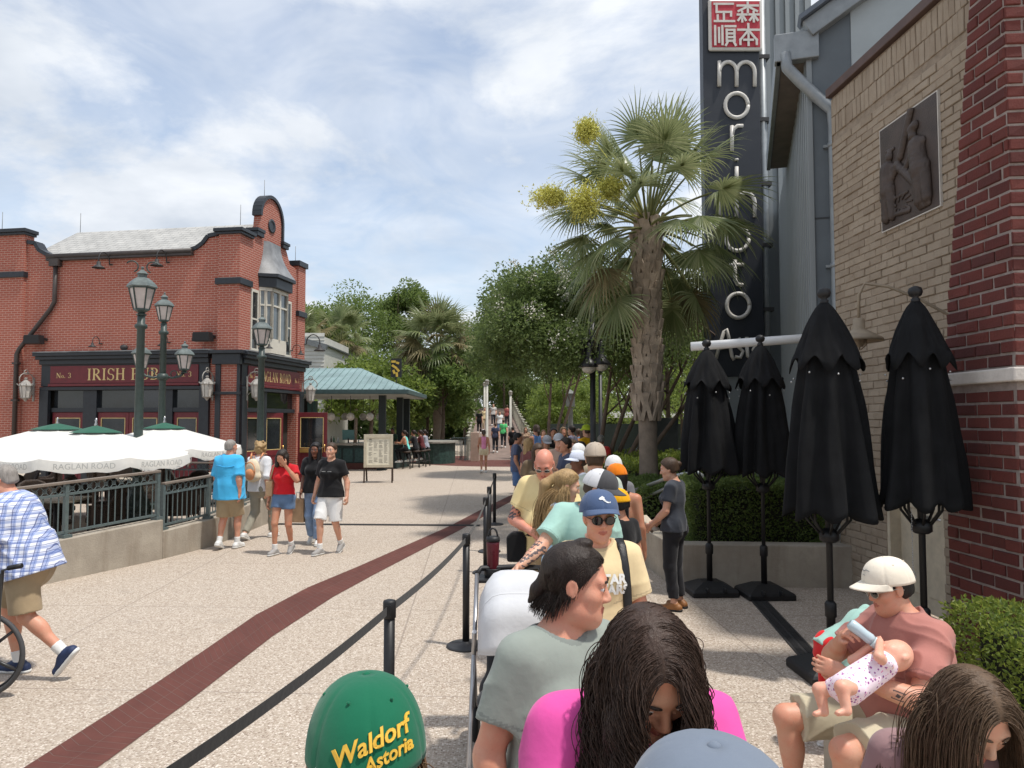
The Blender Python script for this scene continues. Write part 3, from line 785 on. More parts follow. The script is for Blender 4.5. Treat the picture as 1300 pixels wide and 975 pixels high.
def decal(root, target, V2, faces, centre, right, up, m, name='print', lift=.0025, reach=.3):
    """a printed motif laid onto the cloth: each of its points is pressed onto the surface below it"""
    o, V, Fc = target; bv = BVHTree.FromPolygons([tuple(v) for v in V], [tuple(int(i) for i in f) for f in Fc])
    r = Vector(right).normalized(); u = Vector(up).normalized(); n = r.cross(u).normalized(); c = Vector(centre)
    P = []
    for v in V2:
        q = c + r * v[0] + u * v[1] + n * reach * .5; hit = bv.ray_cast(q, -n, reach)
        P.append((hit[0] + n * lift) if hit[0] is not None else (c + r * v[0] + u * v[1]))
    mb = MB(); mb.add(P, faces); return mb.build(name, m, o, fixn=False)
def dense(V, faces, n=1):
    return V, faces
# ------------------------------------------------------------------ ground, paths
def ground_mat():
    s = NT('exposed_aggregate'); geo = s.node('ShaderNodeNewGeometry'); co = geo.outputs['Position']
    v = s.node('ShaderNodeTexVoronoi'); v.inputs['Scale'].default_value = 70; s.l.new(co, v.inputs['Vector'])
    sp = s.node('ShaderNodeSeparateColor'); s.l.new(v.outputs['Color'], sp.inputs[0])
    peb = s.ramp(sp.outputs[0], [(0.0, (.12, .085, .062)), (0.16, (.26, .195, .15)), (0.42, (.45, .375, .305)), (0.74, (.58, .51, .435)), (1.0, (.76, .70, .62))])
    cem = s.mix(s.noise(co, 25, 3), (.34, .285, .225), (.44, .375, .305))
    c = s.mix(s.ramp(v.outputs['Distance'], [(0.42, 0.0), (0.62, 1.0)]), peb, cem)
    big = s.noise(co, .45, 5, .62); c = s.mix(s.ramp(big, [(.35, 0.0), (.75, .24)]), c, (.33, .29, .25))
    spot = s.noise(co, 2.3, 4, .6); c = s.mix(s.ramp(spot, [(.60, 0.0), (.72, .30)]), c, (.26, .23, .20))
    sx = s.node('ShaderNodeSeparateXYZ'); s.l.new(co, sx.inputs[0])
    def joint(o, period, off):
        f = s.math('FRACT', s.math('DIVIDE', s.math('ADD', o, 600.0 + off), period)); d = s.math('ABSOLUTE', s.math('SUBTRACT', f, 0.5))
        return s.math('LESS_THAN', d, 0.008 / period)
    yy = s.math('MULTIPLY_ADD', sx.outputs[0], 0.053, sx.outputs[1]); xx = s.math('MULTIPLY_ADD', sx.outputs[1], 0.053, sx.outputs[0])
    j = s.math('MAXIMUM', joint(yy, 2.45, .9), joint(xx, 3.1, .5))
    c = s.mix(s.math('MULTIPLY', j, .6), c, (.17, .14, .12))
    c = s.mix(.18, c, (.43, .345, .265)); s.bump(v.outputs['Distance'], 0.004, 0.4)
    return s.fin(c, .85, 0, .3)
mb = MB(); mb.add([(-700, -60, 0), (700, -60, 0), (700, 1200, 0), (-700, 1200, 0)], [(0, 1, 2, 3)])
tag(mb.build('ground', ground_mat(), uv=False), kind='structure')

def path_uv(o, UV):
    lay = o.data.uv_layers.active.data; lo = np.zeros(len(o.data.loops), np.int32); o.data.loops.foreach_get('vertex_index', lo)
    lay.foreach_set('uv', np.asarray(UV, np.float32)[lo].ravel())
paver = brickmat('brick_paver', (.16, .056, .043), (.10, .041, .035), (.165, .11, .09), .29, .098, .004, .45, .003, 0.0)
Lp = [(-3.3, 2.6), (-2.82, 4.39), (-2.72, 5.78), (-2.65, 7.77), (-2.46, 9.04), (-2.13, 10.3), (-1.68, 12.2), (-1.2, 14.25), (-.70, 16.95), (-.10, 19.9), (.9, 24)]
Rp = [(-2.85, 2.3), (-2.40, 4.3), (-2.31, 5.4), (-2.23, 7.0), (-2.04, 8.55), (-1.80, 9.8), (-1.40, 11.7), (-.95, 13.8), (-.45, 16.5), (.15, 19.5), (1.15, 23.6)]
V, UV, fs, t = [], [], [], 0.0
for i in range(len(Lp)):
    if i: t += math.dist(Lp[i], Lp[i - 1])
    w = math.dist(Lp[i], Rp[i])
    V += [(*Lp[i], .004), (*Rp[i], .004)]; UV += [(0.0, t), (.58, t)]
    if i: fs.append((2 * i - 2, 2 * i - 1, 2 * i + 1, 2 * i))
o = link_mesh('brick_path', arr(V), fs, paver, sm=False); path_uv(o, UV); tag(o, kind='structure')
mb = MB(); mb.prism([(-.2 + 5.2 * math.cos(a), 38.5 + 5.6 * math.sin(a)) for a in np.linspace(0, 2 * math.pi, 40, endpoint=False)], -.02, .004, 'xy')
tag(mb.build('brick_plaza', paver), kind='structure')
iron = mat('cast_iron', (.035, .034, .034), .6, .25, 12, .003, 120)
def drain(name, a, b, w, label):
    t = thing(name, label, 'drain', (*a, 0), world=True); a, b = Vector((*a, .004)), Vector((*b, .004)); d = (b - a).normalized(); x = Vector((d.y, -d.x, 0)); n = int((b - a).length / .5)
    mb = MB(); fr = MB()
    for s_ in (-1, 1): fr.beam(a + x * s_ * w / 2 + Vector((0, 0, .002)), b + x * s_ * w / 2 + Vector((0, 0, .002)), .018, .012)
    fr.build('frame', iron, t)
    mb.add([a - x * w / 2, a + x * w / 2, b + x * w / 2, b - x * w / 2], [(0, 1, 2, 3)])
    k = 0.03
    while k < (b - a).length:
        for s_ in (-.25, .25): mb.beam(a + d * k + x * (s_ - .17) * w + Vector((0, 0, .004)), a + d * k + x * (s_ + .17) * w + Vector((0, 0, .004)), .014, .006)
        k += .03
    mb.build('grate', iron, t)
drain('trench_drain', (2.78, 8.6), (2.36, 4.9), .16, 'black iron trench drain running between the closed black umbrellas')
drain('trench_drain', (-4.7, 14.55), (-.62, 14.35), .14, 'thin dark drain line crossing the wide walkway near the left wall')

# ------------------------------------------------------------------ low wall and railing of the terrace at the left
conc = mat('weathered_concrete', (.36, .315, .255), .88, .22, 1.6, .006, 45, speck=.5)
def concmat():
    s = NT('stained_concrete'); co = s.node('ShaderNodeNewGeometry').outputs['Position']
    c = s.mix(s.ramp(s.noise(co, 1.2, 6, .65), [(.3, 0.0), (.72, 1.0)]), (.27, .235, .19), (.47, .42, .345))
    mp = s.node('ShaderNodeMapping'); mp.inputs[3].default_value = (5, 5, .5); s.l.new(co, mp.inputs[0])
    c = s.mix(s.ramp(s.noise(mp.outputs[0], 1.0, 4, .6), [(.52, 0.0), (.8, .6)]), c, (.19, .145, .10))
    c = s.mix(s.ramp(s.noise(co, 9, 4, .7), [(.55, 0.0), (.8, .4)]), c, (.24, .21, .175))
    s.bump(s.noise(co, 40, 5, .7), .006); return s.fin(c, .88, 0, .25)
conc = concmat()
A0, A1, B1, B2 = Vector((-7.2, 5.4, 0)), Vector((-5.09, 10.9, 0)), Vector((-4.80, 12.0, 0)), Vector((-4.80, 15.1, 0))
def wall_run(mb, a, b, z0, z1, w=.24):
    d = (b - a).normalized(); n = Vector((-d.y, d.x, 0)) * w
    P = [a, b, b + n, a + n]; V = [Vector((p.x, p.y, -.02)) for p in P] + [Vector((P[0].x, P[0].y, z0)), Vector((P[1].x, P[1].y, z1)), Vector((P[2].x, P[2].y, z1)), Vector((P[3].x, P[3].y, z0))]
    mb.add(V, [(0, 3, 2, 1), (4, 5, 6, 7), (0, 1, 5, 4), (1, 2, 6, 5), (2, 3, 7, 6), (3, 0, 4, 7)])
lw = thing('terrace_wall', 'long low stained concrete wall beside the walkway under the green railing', 'wall', tuple(A1), world=True)
mb = MB(); wall_run(mb, A0, A1, .36, .57); mb.build('wall_base', conc, lw, bev=.012)
mb = MB(); wall_run(mb, A1 + (B1 - A1) * .003, B1, .40, .44); wall_run(mb, B1, B2, .44, .52); mb.build('wall_base', conc, lw, bev=.012)
railm = mat('railing_paint', (.10, .13, .13), .45, .15, 20)
railtop = mat('railing_top', (.20, .165, .135), .6, .15, 20)
def railing(a, b, za, zb, hgt, label, inset=.10, picket=.105, posts=4, lattice=True, group=None, simple=False):
    t = thing('railing', label, 'railing', (a.x, a.y, 0), world=True, group=group)
    d = (b - a); L = d.length; d.normalize(); n = Vector((-d.y, d.x, 0)) * inset
    pt = lambda s_, z: a + d * (s_ * L) + n + Vector((0, 0, za + (zb - za) * s_ + z))
    mb = MB(); mb.beam(pt(0, hgt), pt(1, hgt), .075, .035); mb.build('top_rail', railtop if lattice else railm, t, bev=.006)
    mb = MB(); mb.beam(pt(0, hgt - .15), pt(1, hgt - .15), .035, .03); mb.build('rail', railm, t)
    mb = MB(); mb.beam(pt(0, .07), pt(1, .07), .035, .03); mb.build('rail', railm, t)
    for i in range(posts):
        s_ = i / (posts - 1); s_ = .004 + .992 * s_; mb = MB(); p = pt(s_, 0); mb.beam(p, pt(s_, hgt - .02), .05, .05, (d.x, d.y, 0)); mb.cbox(p + Vector((0, 0, .02)), (.12, .12, .04), math.atan2(d.y, d.x)); mb.build('post', railm, t)
    mb = MB(); k = picket
    while k < L - .03:
        s_ = k / L; mb.tube([pt(s_, .07), pt(s_, hgt - .15)], .0085, 6, False); k += picket
    q = mb.build('pickets', railm, t)
    if lattice:
        mb = MB(); k = .06
        while k < L - .14:
            s0, s1, sm_ = k / L, (k + .11) / L, (k + .055) / L
            mb.tube([pt(s0, hgt - .14), pt(s1, hgt - .025)], .006, 5, False); mb.tube([pt(s1, hgt - .14), pt(s0, hgt - .025)], .006, 5, False)
            c = pt(sm_, hgt - .082); mb.tube([c + (d * math.cos(x) + Vector((0, 0, math.sin(x)))) * .028 for x in np.linspace(0, 2 * math.pi, 8, endpoint=False)], .006, 5, closed=True); k += .125
        mb.build('scrollwork', railm, t)
    return t
railing(A0, A1, .36, .57, .70, 'green iron railing with scrollwork, the run nearest the plaid-shirted man', posts=5)
railing(A1 + Vector((.02, .1, 0)), B1, .40, .44, .68, 'short green railing panel standing on the step in the low wall', posts=2)
railing(B1, B2, .44, .52, .68, 'green iron railing run behind the man in the bright blue shirt', posts=3)
railing(Vector((-7.6, 16.2, 0)), Vector((-5.2, 16.0, 0)), .35, .35, .75, 'dark green railing across the terrace behind the white umbrellas', posts=3)

# ------------------------------------------------------------------ the brick pub
pubK = (-7.75, 21.0)
pub = thing('brick_pub', 'two storey red brick Irish pub with black trim and round gable', 'building', (*pubK, 0), R(-9.5))
brick = brickmat('pub_brick', (.42, .130, .088), (.33, .092, .064), (.52, .33, .27), .205, .068, .011, .2, .005)
trim = mat('black_trim', (.022, .026, .032), .42, .2, 10)
maroon = mat('maroon_paint', (.135, .016, .022), .38, .18, 8)
gold = mat('gold_leaf', (.62, .46, .20), .4, .12, 20)
glassd = mat('window_glass', (.018, .021, .024), .06, .3, 2, spec=.8)
cream = mat('cream_paint', (.60, .57, .49), .5, .08, 8)
lead = mat('lead_sheet', (.20, .205, .21), .5, .3, 4, .004, 30)
gutterm = mat('dark_gutter', (.05, .04, .036), .5, .2, 9)
BW = 9.6; SD = 4.05
mb = MB(); mb.box(-BW, -.25, .22, 4.0, -.02, 6.70); mb.build('core', mat('pub_inside', (.03, .025, .02), .9), pub)
# front wall with an opening for the shop front, side wall with its gable
def holed(mb, x0, x1, z0, z1, hx0, hx1, hz1, y0, y1):
    mb.box(x0, hx0, y0, y1, z0, z1); mb.box(hx1, x1, y0, y1, z0, z1); mb.box(hx0, hx1, y0, y1, hz1, z1)
mb = MB(); holed(mb, -7.0, -.66, -.02, 6.97, -6.3, -.95, 3.9, 0, .22)
mb.prism([(-7.0, 6.972), (-6.2, 6.972), (-6.62, 7.12), (-6.75, 7.32), (-7.0, 7.36)], 0.0, .22); mb.prism([(-.66, 6.972), (-1.55, 6.972), (-1.22, 7.10), (-1.02, 7.30), (-.66, 7.36)], 0.0, .22)
mb.build('wall', brick, pub)
mb = MB(); mb.box(-8.05, -7.002, -.10, .25, -.02, 7.62); mb.build('pier', brick, pub)
mb = MB(); mb.box(-BW - 3, -8.052, 0, .25, -.02, 7.5); mb.build('wall', brick, pub)
mb = MB(); mb.box(-.66, .0, -.08, .50, -.02, 7.36); mb.build('pier', brick, pub)
# side facade
gp = [(.502, 3.95), (3.5, 3.95), (3.5, 7.05), (3.0, 7.12), (2.75, 7.5), (2.45, 7.62)]
cx0, rz = 1.72, 7.62
gp += [(cx0 + .66 * math.cos(a), rz + .62 + .66 * math.sin(a)) for a in np.linspace(-.05, math.pi + .05, 15)]
gp += [(.98, 7.62), (.502, 7.5)]
mb = MB(); mb.prism([(p[0], p[1]) for p in gp], -.22, -.001, 'yz'); mb.build('gable', brick, pub)
mb = MB(); mb.box(-.4, .06, 3.502, SD, -.02, 7.18); mb.build('pier', brick, pub)
# trims
mb = MB()
mb.box(-8.14, -6.93, -.19, .27, 7.62, 7.69); mb.box(-8.19, -6.88, -.24, .29, 7.69, 7.80); mb.build('pier_cap', trim, pub, bev=.01)
mb = MB(); mb.box(-8.12, -6.95, -.17, .26, 6.33, 6.50); mb.build('pier_band', trim, pub, bev=.01)
mb = MB(); mb.box(-.73, .08, -.16, .58, 7.36, 7.43); mb.box(-.78, .13, -.21, .62, 7.43, 7.53); mb.build('pier_cap', trim, pub, bev=.01)
mb = MB(); mb.box(-.73, .07, -.15, .56, 5.92, 6.10); mb.build('pier_band', trim, pub, bev=.01)
mb = MB(); mb.box(-.45, .13, 3.45, SD + .06, 7.18, 7.36); mb.build('pier_cap', trim, pub, bev=.01)
mb = MB(); mb.box(-.43, .12, 3.47, SD + .05, 5.5, 5.68); mb.build('pier_band', trim, pub, bev=.01)
def coping(pts, name='coping', w=.34, h_=.11, ax='x', y=.11):
    mb = MB()
    for a, b in zip(pts[:-1], pts[1:]):
        d = math.dist(a, b)
        if ax == 'x': mb.beam((a[0], y, a[1]), (b[0], y, b[1]), w, h_, (0, 0, 1) if abs(b[0] - a[0]) > .02 else (1, 0, 0))
        else: mb.beam((y, a[0], a[1]), (y, b[0], b[1]), w, h_, (0, 0, 1) if abs(b[0] - a[0]) > .02 else (0, 1, 0))
    mb.build(name, trim, pub)
coping([(-6.98, 7.42), (-6.72, 7.38), (-6.58, 7.16), (-6.34, 7.03), (-6.2, 6.98)]); coping([(-.68, 7.42), (-1.04, 7.36), (-1.2, 7.16), (-1.4, 7.03), (-1.56, 6.98)])
coping([(2.42, 7.66), (2.42, 7.7)] + [(cx0 + .70 * math.cos(a), rz + .62 + .70 * math.sin(a)) for a in np.linspace(-.05, math.pi + .05, 17)], 'gable_coping', .30, .10, 'y', -.09)
mb = MB(); mb.box(-.27, .09, .74, 1.14, 7.53, 7.66); mb.box(-.29, .12, .70, 1.16, 7.66, 7.76); mb.build('gable_cap', trim, pub, bev=.01)
mb = MB(); mb.box(-.27, .09, 2.36, 2.74, 7.53, 7.64); mb.box(-.29, .12, 2.34, 2.78, 7.64, 7.73); mb.build('gable_cap', trim, pub, bev=.01)
mb = MB(); mb.M = Matrix.Translation((.005, cx0, 8.05)) @ Euler((0, R(90), 0)).to_matrix().to_4x4(); mb.lathe([(.20, -.02), (.22, .03), (.15, .03), (.14, .01)], 18); mb.build('roundel', trim, pub)
mb = MB(); mb.tube([(-6.25, -.06, 6.93), (-1.5, -.06, 6.93)], .085, 8); mb.box(-6.25, -1.5, -.13, .0, 6.80, 6.86); mb.build('gutter', gutterm, pub)
# slate roof
def slatemat():
    s = NT('pale_slate'); uv = s.coord('UV'); b = s.node('ShaderNodeTexBrick'); s.l.new(uv, b.inputs['Vector'])
    for k, v in (('Scale', 1.0), ('Brick Width', .34), ('Row Height', .17), ('Mortar Size', .006), ('Mortar Smooth', .2)): b.inputs[k].default_value = v
    s.put(b.inputs['Color1'], s.mix(s.noise(uv, 5, 2), (.30, .30, .29), (.52, .51, .48))); s.put(b.inputs['Color2'], s.mix(s.noise(uv, 4, 2), (.56, .55, .51), (.36, .36, .35))); s.put(b.inputs['Mortar'], (.16, .16, .16))
    c = s.mix(s.ramp(s.noise(uv, 1.2, 5), [(.4, 0.0), (.75, .5)]), b.outputs[0], (.22, .22, .21))
    s.bump(s.math('MULTIPLY', b.outputs[1], -1.0), .012); return s.fin(c, .75, 0, .3)
mb = MB(); mb.add([(-7.0, .05, 6.97), (-.66, .05, 6.97), (-.66, 2.0, 8.22), (-7.0, 2.0, 8.22), (-7.0, 4.0, 6.97), (-.66, 4.0, 6.97)], [(0, 1, 2, 3), (3, 2, 5, 4)]); rf = mb.build('roof', slatemat(), pub)
m_ = rf.modifiers.new('thick', 'SOLIDIFY'); m_.thickness = .05
# downpipe
mb = MB(); mb.box(-6.08, -5.78, -.2, -.02, 6.62, 6.84); mb.tube([(-5.93, -.10, 6.7), (-5.93, -.10, 5.55), (-6.05, -.10, 5.35), (-7.02, -.16, 4.15), (-7.08, -.18, 4.0), (-7.08, -.18, 0)], .062, 8); mb.build('downpipe', gutterm, pub)
for z in (1.2, 2.6, 3.7):
    mb = MB(); mb.box(-7.17, -6.99, -.25, -.102, z, z + .06); mb.build('pipe_bracket', gutterm, pub)
# lightning rods
for x, y, z in ((-8.0, .1, 7.8), (-6.9, 2.0, 8.25), (-1.2, 2.0, 8.25), (-.25, 1.72, 8.9), (-.2, 3.8, 7.3)):
    mb = MB(); mb.tube([(x, y, z - .1), (x, y, z + .62)], .009, 5); mb.build('lightning_rod', lead, pub)
# shop front, front side
def shopfront(T, x0, x1, zc, bays, label_parts, depth=.22, small=False, side_txt='No. 3', main='IRISH PUB'):
    """fascia with cornice, maroon sign board, pilasters, transom lights and panelled doors in the frame T"""
    def mk(fn, name, m, bev=0.0, parent=pub):
        mb = MB(); mb.M = T; fn(mb); return mb.build(name, m, parent, bev)
    mk(lambda b: (b.box(x0 - .10, x1 + .10, -.30, .0, zc - .10, zc + .0), b.box(x0 - .05, x1 + .05, -.24, 0, zc - .20, zc - .10), b.box(x0, x1, -.14, 0, zc - .34, zc - .20)), 'cornice', trim, .012)
    mk(lambda b: b.box(x0 - .08, x1 + .08, -.32, -.002, zc + .001, zc + .035), 'cornice_flashing', lead)
    mk(lambda b: b.box(x0 + .02, x1 - .02, -.06, 0.0, zc - .98, zc - .34), 'sign_backing', trim)
    sb = mk(lambda b: b.box(x0 + .34, x1 - .34, -.085, -.058, zc - .90, zc - .38), 'sign_board', maroon, .006)
    mk(lambda b: (b.box(x0 + .30, x1 - .30, -.12, -.06, zc - .985, zc - .91)), 'sign_sill', maroon, .01)
    r = (T.to_3x3() @ Vector((1, 0, 0))); up = Vector((0, 0, 1))
    xm = (x0 + x1) / 2
    serif_text('sign_letters', main, .34 if not small else .30, T @ Vector((xm, -.0875, zc - .64)), r, up, gold, sb, (x1 - x0) * (.42 if not small else .50))
    for s_ in (-1, 1): serif_text('sign_number', side_txt, .15, T @ Vector((xm + s_ * (x1 - x0) * (.355 if not small else .36), -.0875, zc - .66)), r, up, gold, sb, .48 if not small else .3)
    mk(lambda b: b.box(x0, x1, -.10, 0, zc - 1.10, zc - 1.0), 'beam', trim, .01)
    zt = zc - 1.10
    n = len(bays); 
    for xa, xb in [(x0, x0 + .30), (x1 - .30, x1)]: mk(lambda b: (b.box(xa, xb, -.10, .02, 0, zt), b.box(xa - .02, xb + .02, -.13, .0, 0, .35)), 'pilaster', trim, .01)
    for k, (xa, xb, kind) in enumerate(bays):
        if k: 
            pa = bays[k - 1][1]; mk(lambda b: b.box(pa, xa, -.02, .12, 0, zt), 'mullion', trim, .01)
        mk(lambda b: b.box(xa, xb, .0, .10, 2.28, 2.40), 'transom_bar', trim)
        mk(lambda b: b.box(xa, xb, .10, .12, 2.40, zt), 'transom_window', glassd)
        if kind == 'open': continue
        nd = 2 if xb - xa > 1.2 else 1
        for q in range(nd):
            a = xa + (xb - xa) * q / nd; e = xa + (xb - xa) * (q + 1) / nd
            door(T, a + .006, e - .006, .04, 2.27)
def door(T, a, e, y, h_, parent=None):
    st = .11; d = MB(); d.M = T
    d.box(a, a + st, y, y + .06, .02, h_); d.box(e - st, e, y, y + .06, .02, h_); d.box(a + st, e - st, y, y + .06, h_ - .16, h_); d.box(a + st, e - st, y, y + .06, .95, 1.12); d.box(a + st, e - st, y, y + .06, .02, .22)
    d.box(a + st, e - st, y + .02, y + .045, .22, .95)
    d.box(a + st + .06, e - st - .06, y + .006, y + .021, .30, .87)
    o = d.build('door', maroon, parent or pub, .006)
    d = MB(); d.M = T; d.box(a + st, e - st, y + .02, y + .035, 1.12, h_ - .16); d.build('door_glass', glassd, o)
    d = MB(); d.M = T
    for x in (a + st, e - st - .02): d.box(x, x + .02, y - .004, y + .02, 1.12, h_ - .16)
    d.box(a + st, e - st, y - .004, y + .02, 1.12, 1.14); d.box(a + st, e - st, y - .004, y + .02, h_ - .18, h_ - .16); d.build('door_bead', gold, o)
    d = MB(); d.M = T; d.tube([(e - .055, y - .05, 1.0), (e - .055, y - .05, 1.25)], .014, 6); d.box(e - .075, e - .035, y - .05, y, 1.01, 1.04); d.box(e - .075, e - .035, y - .05, y, 1.21, 1.24); d.build('door_handle', mat('brass', (.62, .40, .13), .3, .1, metal=.8), o)
    return o

# serif lettering drawn as strokes with feet, for the painted shop fascias
GL = {'I': ['V0'], 'R': ['V0', 'B', 'r'], 'S': ['S'], 'H': ['V0', 'V1', 'h'], 'P': ['V0', 'B'], 'U': ['u'], 'B': ['V0', 'B', 'b'], 'N': ['n0', 'n1', 'd'], 'A': ['a'], 'G': ['G'], 'L': ['V0', 'l'], 'O': ['O'], 'D': ['V0', 'D']}
def serif_text(name, txt, size, origin, right, up, m, parent, width):
    s = size; mb = MB(); r, u = arr(Vector(right).normalized()), arr(Vector(up).normalized()); n = np.cross(r, u); O = arr(origin)
    th, tn, sf = .15, .06, .05
    polys = []
    def bar(x0, y0, x1, y1, w0, w1=None):
        w1 = w0 if w1 is None else w1; d = norm((x1 - x0, y1 - y0)); p = arr((-d[1], d[0])); a, b = arr((x0, y0)), arr((x1, y1))
        polys.append([a - p * w0 / 2, b - p * w1 / 2, b + p * w1 / 2, a + p * w0 / 2])
    def stem(x, w=th): bar(x, 0, x, 1, w); bar(x - w / 2 - .07, .02, x + w / 2 + .07, .02, sf); bar(x - w / 2 - .07, .98, x + w / 2 + .07, .98, sf)
    def arc(cx, cy, rx, ry, a0, a1, wt=th, wn=tn, N=14):
        A = np.linspace(R(a0), R(a1), N); out = []; inn = []
        for t in A:
            w = wn + (wt - wn) * abs(math.cos(t)); out.append((cx + rx * math.cos(t), cy + ry * math.sin(t))); inn.append((cx + (rx - w) * math.cos(t), cy + (ry - wn) * math.sin(t)))
        for i in range(N - 1): polys.append([out[i], out[i + 1], inn[i + 1], inn[i]])
    x = 0.0; allp = []
    for ch in txt:
        polys = []; w = .62
        if ch == ' ': x += .42; continue
        if ch in 'o.3':
            if ch == 'o': arc(.2, .26, .22, .27, 0, 360, .11, .05); w = .40
            if ch == '.': bar(.08, 0, .08, .13, .13); w = .16
            if ch == '3': arc(.2, .74, .24, .26, -90, 165, .13, .06); arc(.2, .26, .26, .28, -165, 90, .14, .06); w = .46
            allp += [[(p[0] + x, p[1]) for p in q] for q in polys]; x += w + .1; continue
        if ch == 'I': stem(.15); w = .30
        elif ch == 'H': stem(.13); stem(.62); bar(.13, .52, .62, .52, tn); w = .76
        elif ch == 'N': stem(.12, .07); stem(.66, .07); bar(.12, .97, .66, .03, .15); w = .78
        elif ch == 'L': stem(.14); bar(.1, .03, .58, .03, tn); bar(.57, .0, .57, .26, .06, .02); w = .60
        elif ch == 'A': bar(.06, 0, .36, 1, .06); bar(.33, 1, .66, 0, .16); bar(.18, .36, .54, .36, tn); bar(-.04, .02, .18, .02, sf); bar(.52, .02, .78, .02, sf); w = .74
        elif ch == 'O': arc(.40, .5, .40, .53, 0, 360); w = .80
        elif ch == 'G': arc(.40, .5, .40, .53, 40, 330); bar(.68, .12, .68, .45, .13); bar(.54, .45, .80, .45, sf); w = .80
        elif ch == 'D': stem(.14); arc(.22, .5, .50, .50, -90, 90); w = .74
        elif ch in 'RPB':
            stem(.14); arc(.24, .74 if ch != 'R' else .75, .36, .27, -90, 90); bar(.14, .97, .26, .97, tn); bar(.14, .49, .26, .49, tn); w = .62
            if ch == 'R': bar(.30, .50, .66, .02, .15); bar(.58, .02, .76, .02, sf); w = .72
            if ch == 'B': arc(.24, .255, .40, .27, -90, 90); bar(.14, .03, .26, .03, tn); w = .66
        elif ch == 'U': bar(.13, .3, .13, 1, .14); bar(.62, .3, .62, 1, .07); arc(.375, .32, .31, .34, 180, 360, .14, .07); bar(.0, .98, .27, .98, sf); bar(.52, .98, .74, .98, sf); w = .74
        elif ch == 'S': arc(.30, .74, .27, .28, 20, 270, .13, .06); arc(.30, .25, .29, .28, -160, 90, .13, .06); bar(.56, .72, .56, 1.0, .05); bar(.03, .0, .03, .28, .05); w = .60
        allp += [[(p[0] + x, p[1]) for p in q] for q in polys]; x += w + .12
    W_ = x - .12; k = (width / W_) if width else s
    for i, q in enumerate(allp):
        V = [O + r * ((p[0] - W_ / 2) * k) + u * ((p[1] - .5) * s) + n * (.003 + .00013 * (i % 9)) for p in q]
        mb.add(V, [tuple(range(len(V)))])
    return mb.build(name, m, parent, fixn=False)
shopfront(Matrix.Identity(4), -6.35, -.88, 4.02, [(-6.0, -4.95, 'door'), (-4.5, -2.45, 'double'), (-2.05, -1.2, 'door')], None)
TS = Matrix.Translation((0, 0, 0)) @ Euler((0, 0, R(90))).to_matrix().to_4x4()       # local x runs along the side facade, -y looks out
shopfront(TS, .02, 4.0, 4.0, [(.40, 1.45, 'door'), (1.60, 3.65, 'open')], None, small=True, main='RAGLAN ROAD')
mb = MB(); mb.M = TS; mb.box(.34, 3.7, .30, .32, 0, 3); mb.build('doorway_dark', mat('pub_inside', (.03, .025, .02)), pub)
# brick corner panel beside the side shop front and the open door leaf
mb = MB(); mb.box(-.5, .0, -.105, -.082, .4, 3.62); mb.build('corner_panel', brick, pub)
for x0_, x1_ in ((-.66, -.50), (-.001, .075)):
    mb = MB(); mb.box(x0_, x1_, -.14, -.081, 0, 3.62); mb.build('corner_trim', trim, pub, bev=.008)
mb = MB(); mb.box(-.70, .10, -.17, -.081, 2.76, 2.84); mb.build('corner_rail', trim, pub, bev=.008)
mb = MB(); mb.box(-.80, .22, -.28, -.05, 3.92, 4.02); mb.box(-.74, .12, -.2, -.05, 3.62, 3.92); mb.build('corner_cornice', trim, pub, bev=.012)
door(Matrix.Translation((.02, 3.66, 0)) @ Euler((0, 0, R(8))).to_matrix().to_4x4(), 0, 1.0, -.03, 2.3)
door(Matrix.Translation((-.02, 1.62, 0)) @ Euler((0, 0, R(80))).to_matrix().to_4x4(), .05, .98, .1, 2.27)
mb = MB(); mb.M = Matrix.Translation((.02, 3.66, 0)) @ Euler((0, 0, R(8))).to_matrix().to_4x4(); mb.box(.12, .88, -.09, -.03, .98, 1.10); mb.build('push_bar', MATS['brass'], pub)
# oriel window with its lead roof
def orielwin():
    f = MB(); y0, y1, z0, z1, p = 1.06, 2.45, 4.06, 6.03, .30
    poly = [(0, y0), (p, y0 + .22), (p, y1 - .22), (0, y1)]
    t = MB(); t.prism([(x + (.16 if x else 0), y + (-.06 if i < 2 else .06)) for i, (x, y) in enumerate(poly)], 6.03, 6.33, 'xy'); t.prism([(x + (.24 if x else 0), y + (-.12 if i < 2 else .12)) for i, (x, y) in enumerate(poly)], 6.33, 6.44, 'xy')
    w = t.build('oriel_cornice', trim, pub, .012)
    f.prism(poly, 4.06, 4.5, 'xy')
    for (xa, ya), (xb, yb) in zip(poly[:-1], poly[1:]):
        for q in (0, .5, 1):
            x, y = xa + (xb - xa) * q, ya + (yb - ya) * q; f.beam((x, y, 4.5), (x, y, 6.03), .07, .07, (0, 1, 0))
        f.beam((xa, ya, 5.98), (xb, yb, 5.98), .08, .10); f.beam((xa, ya, 5.5), (xb, yb, 5.5), .05, .05)
    o = f.build('oriel_frame', cream, pub)
    gq = MB(); gq.prism([(x * .93, y) for x, y in poly], 4.5, 6.02, 'xy'); gq.build('oriel_glass', mat('oriel_glass', (.10, .12, .13), .05, .3, 1.5, spec=.9), o)
    l = MB(); A = [(x + (.24 if x else 0), y + (-.10 if i < 2 else .10)) for i, (x, y) in enumerate(poly)]; rows = []
    for k in range(8):
        q = k / 7; s_ = (1 - q) ** 1.9; rows.append([(x * (.22 + .78 * s_), 1.755 + (y - 1.755) * (.62 + .38 * s_), 6.44 + 1.05 * q) for x, y in A])
    l.grid(np.array(rows), True); l.build('oriel_roof', lead, pub)
orielwin()
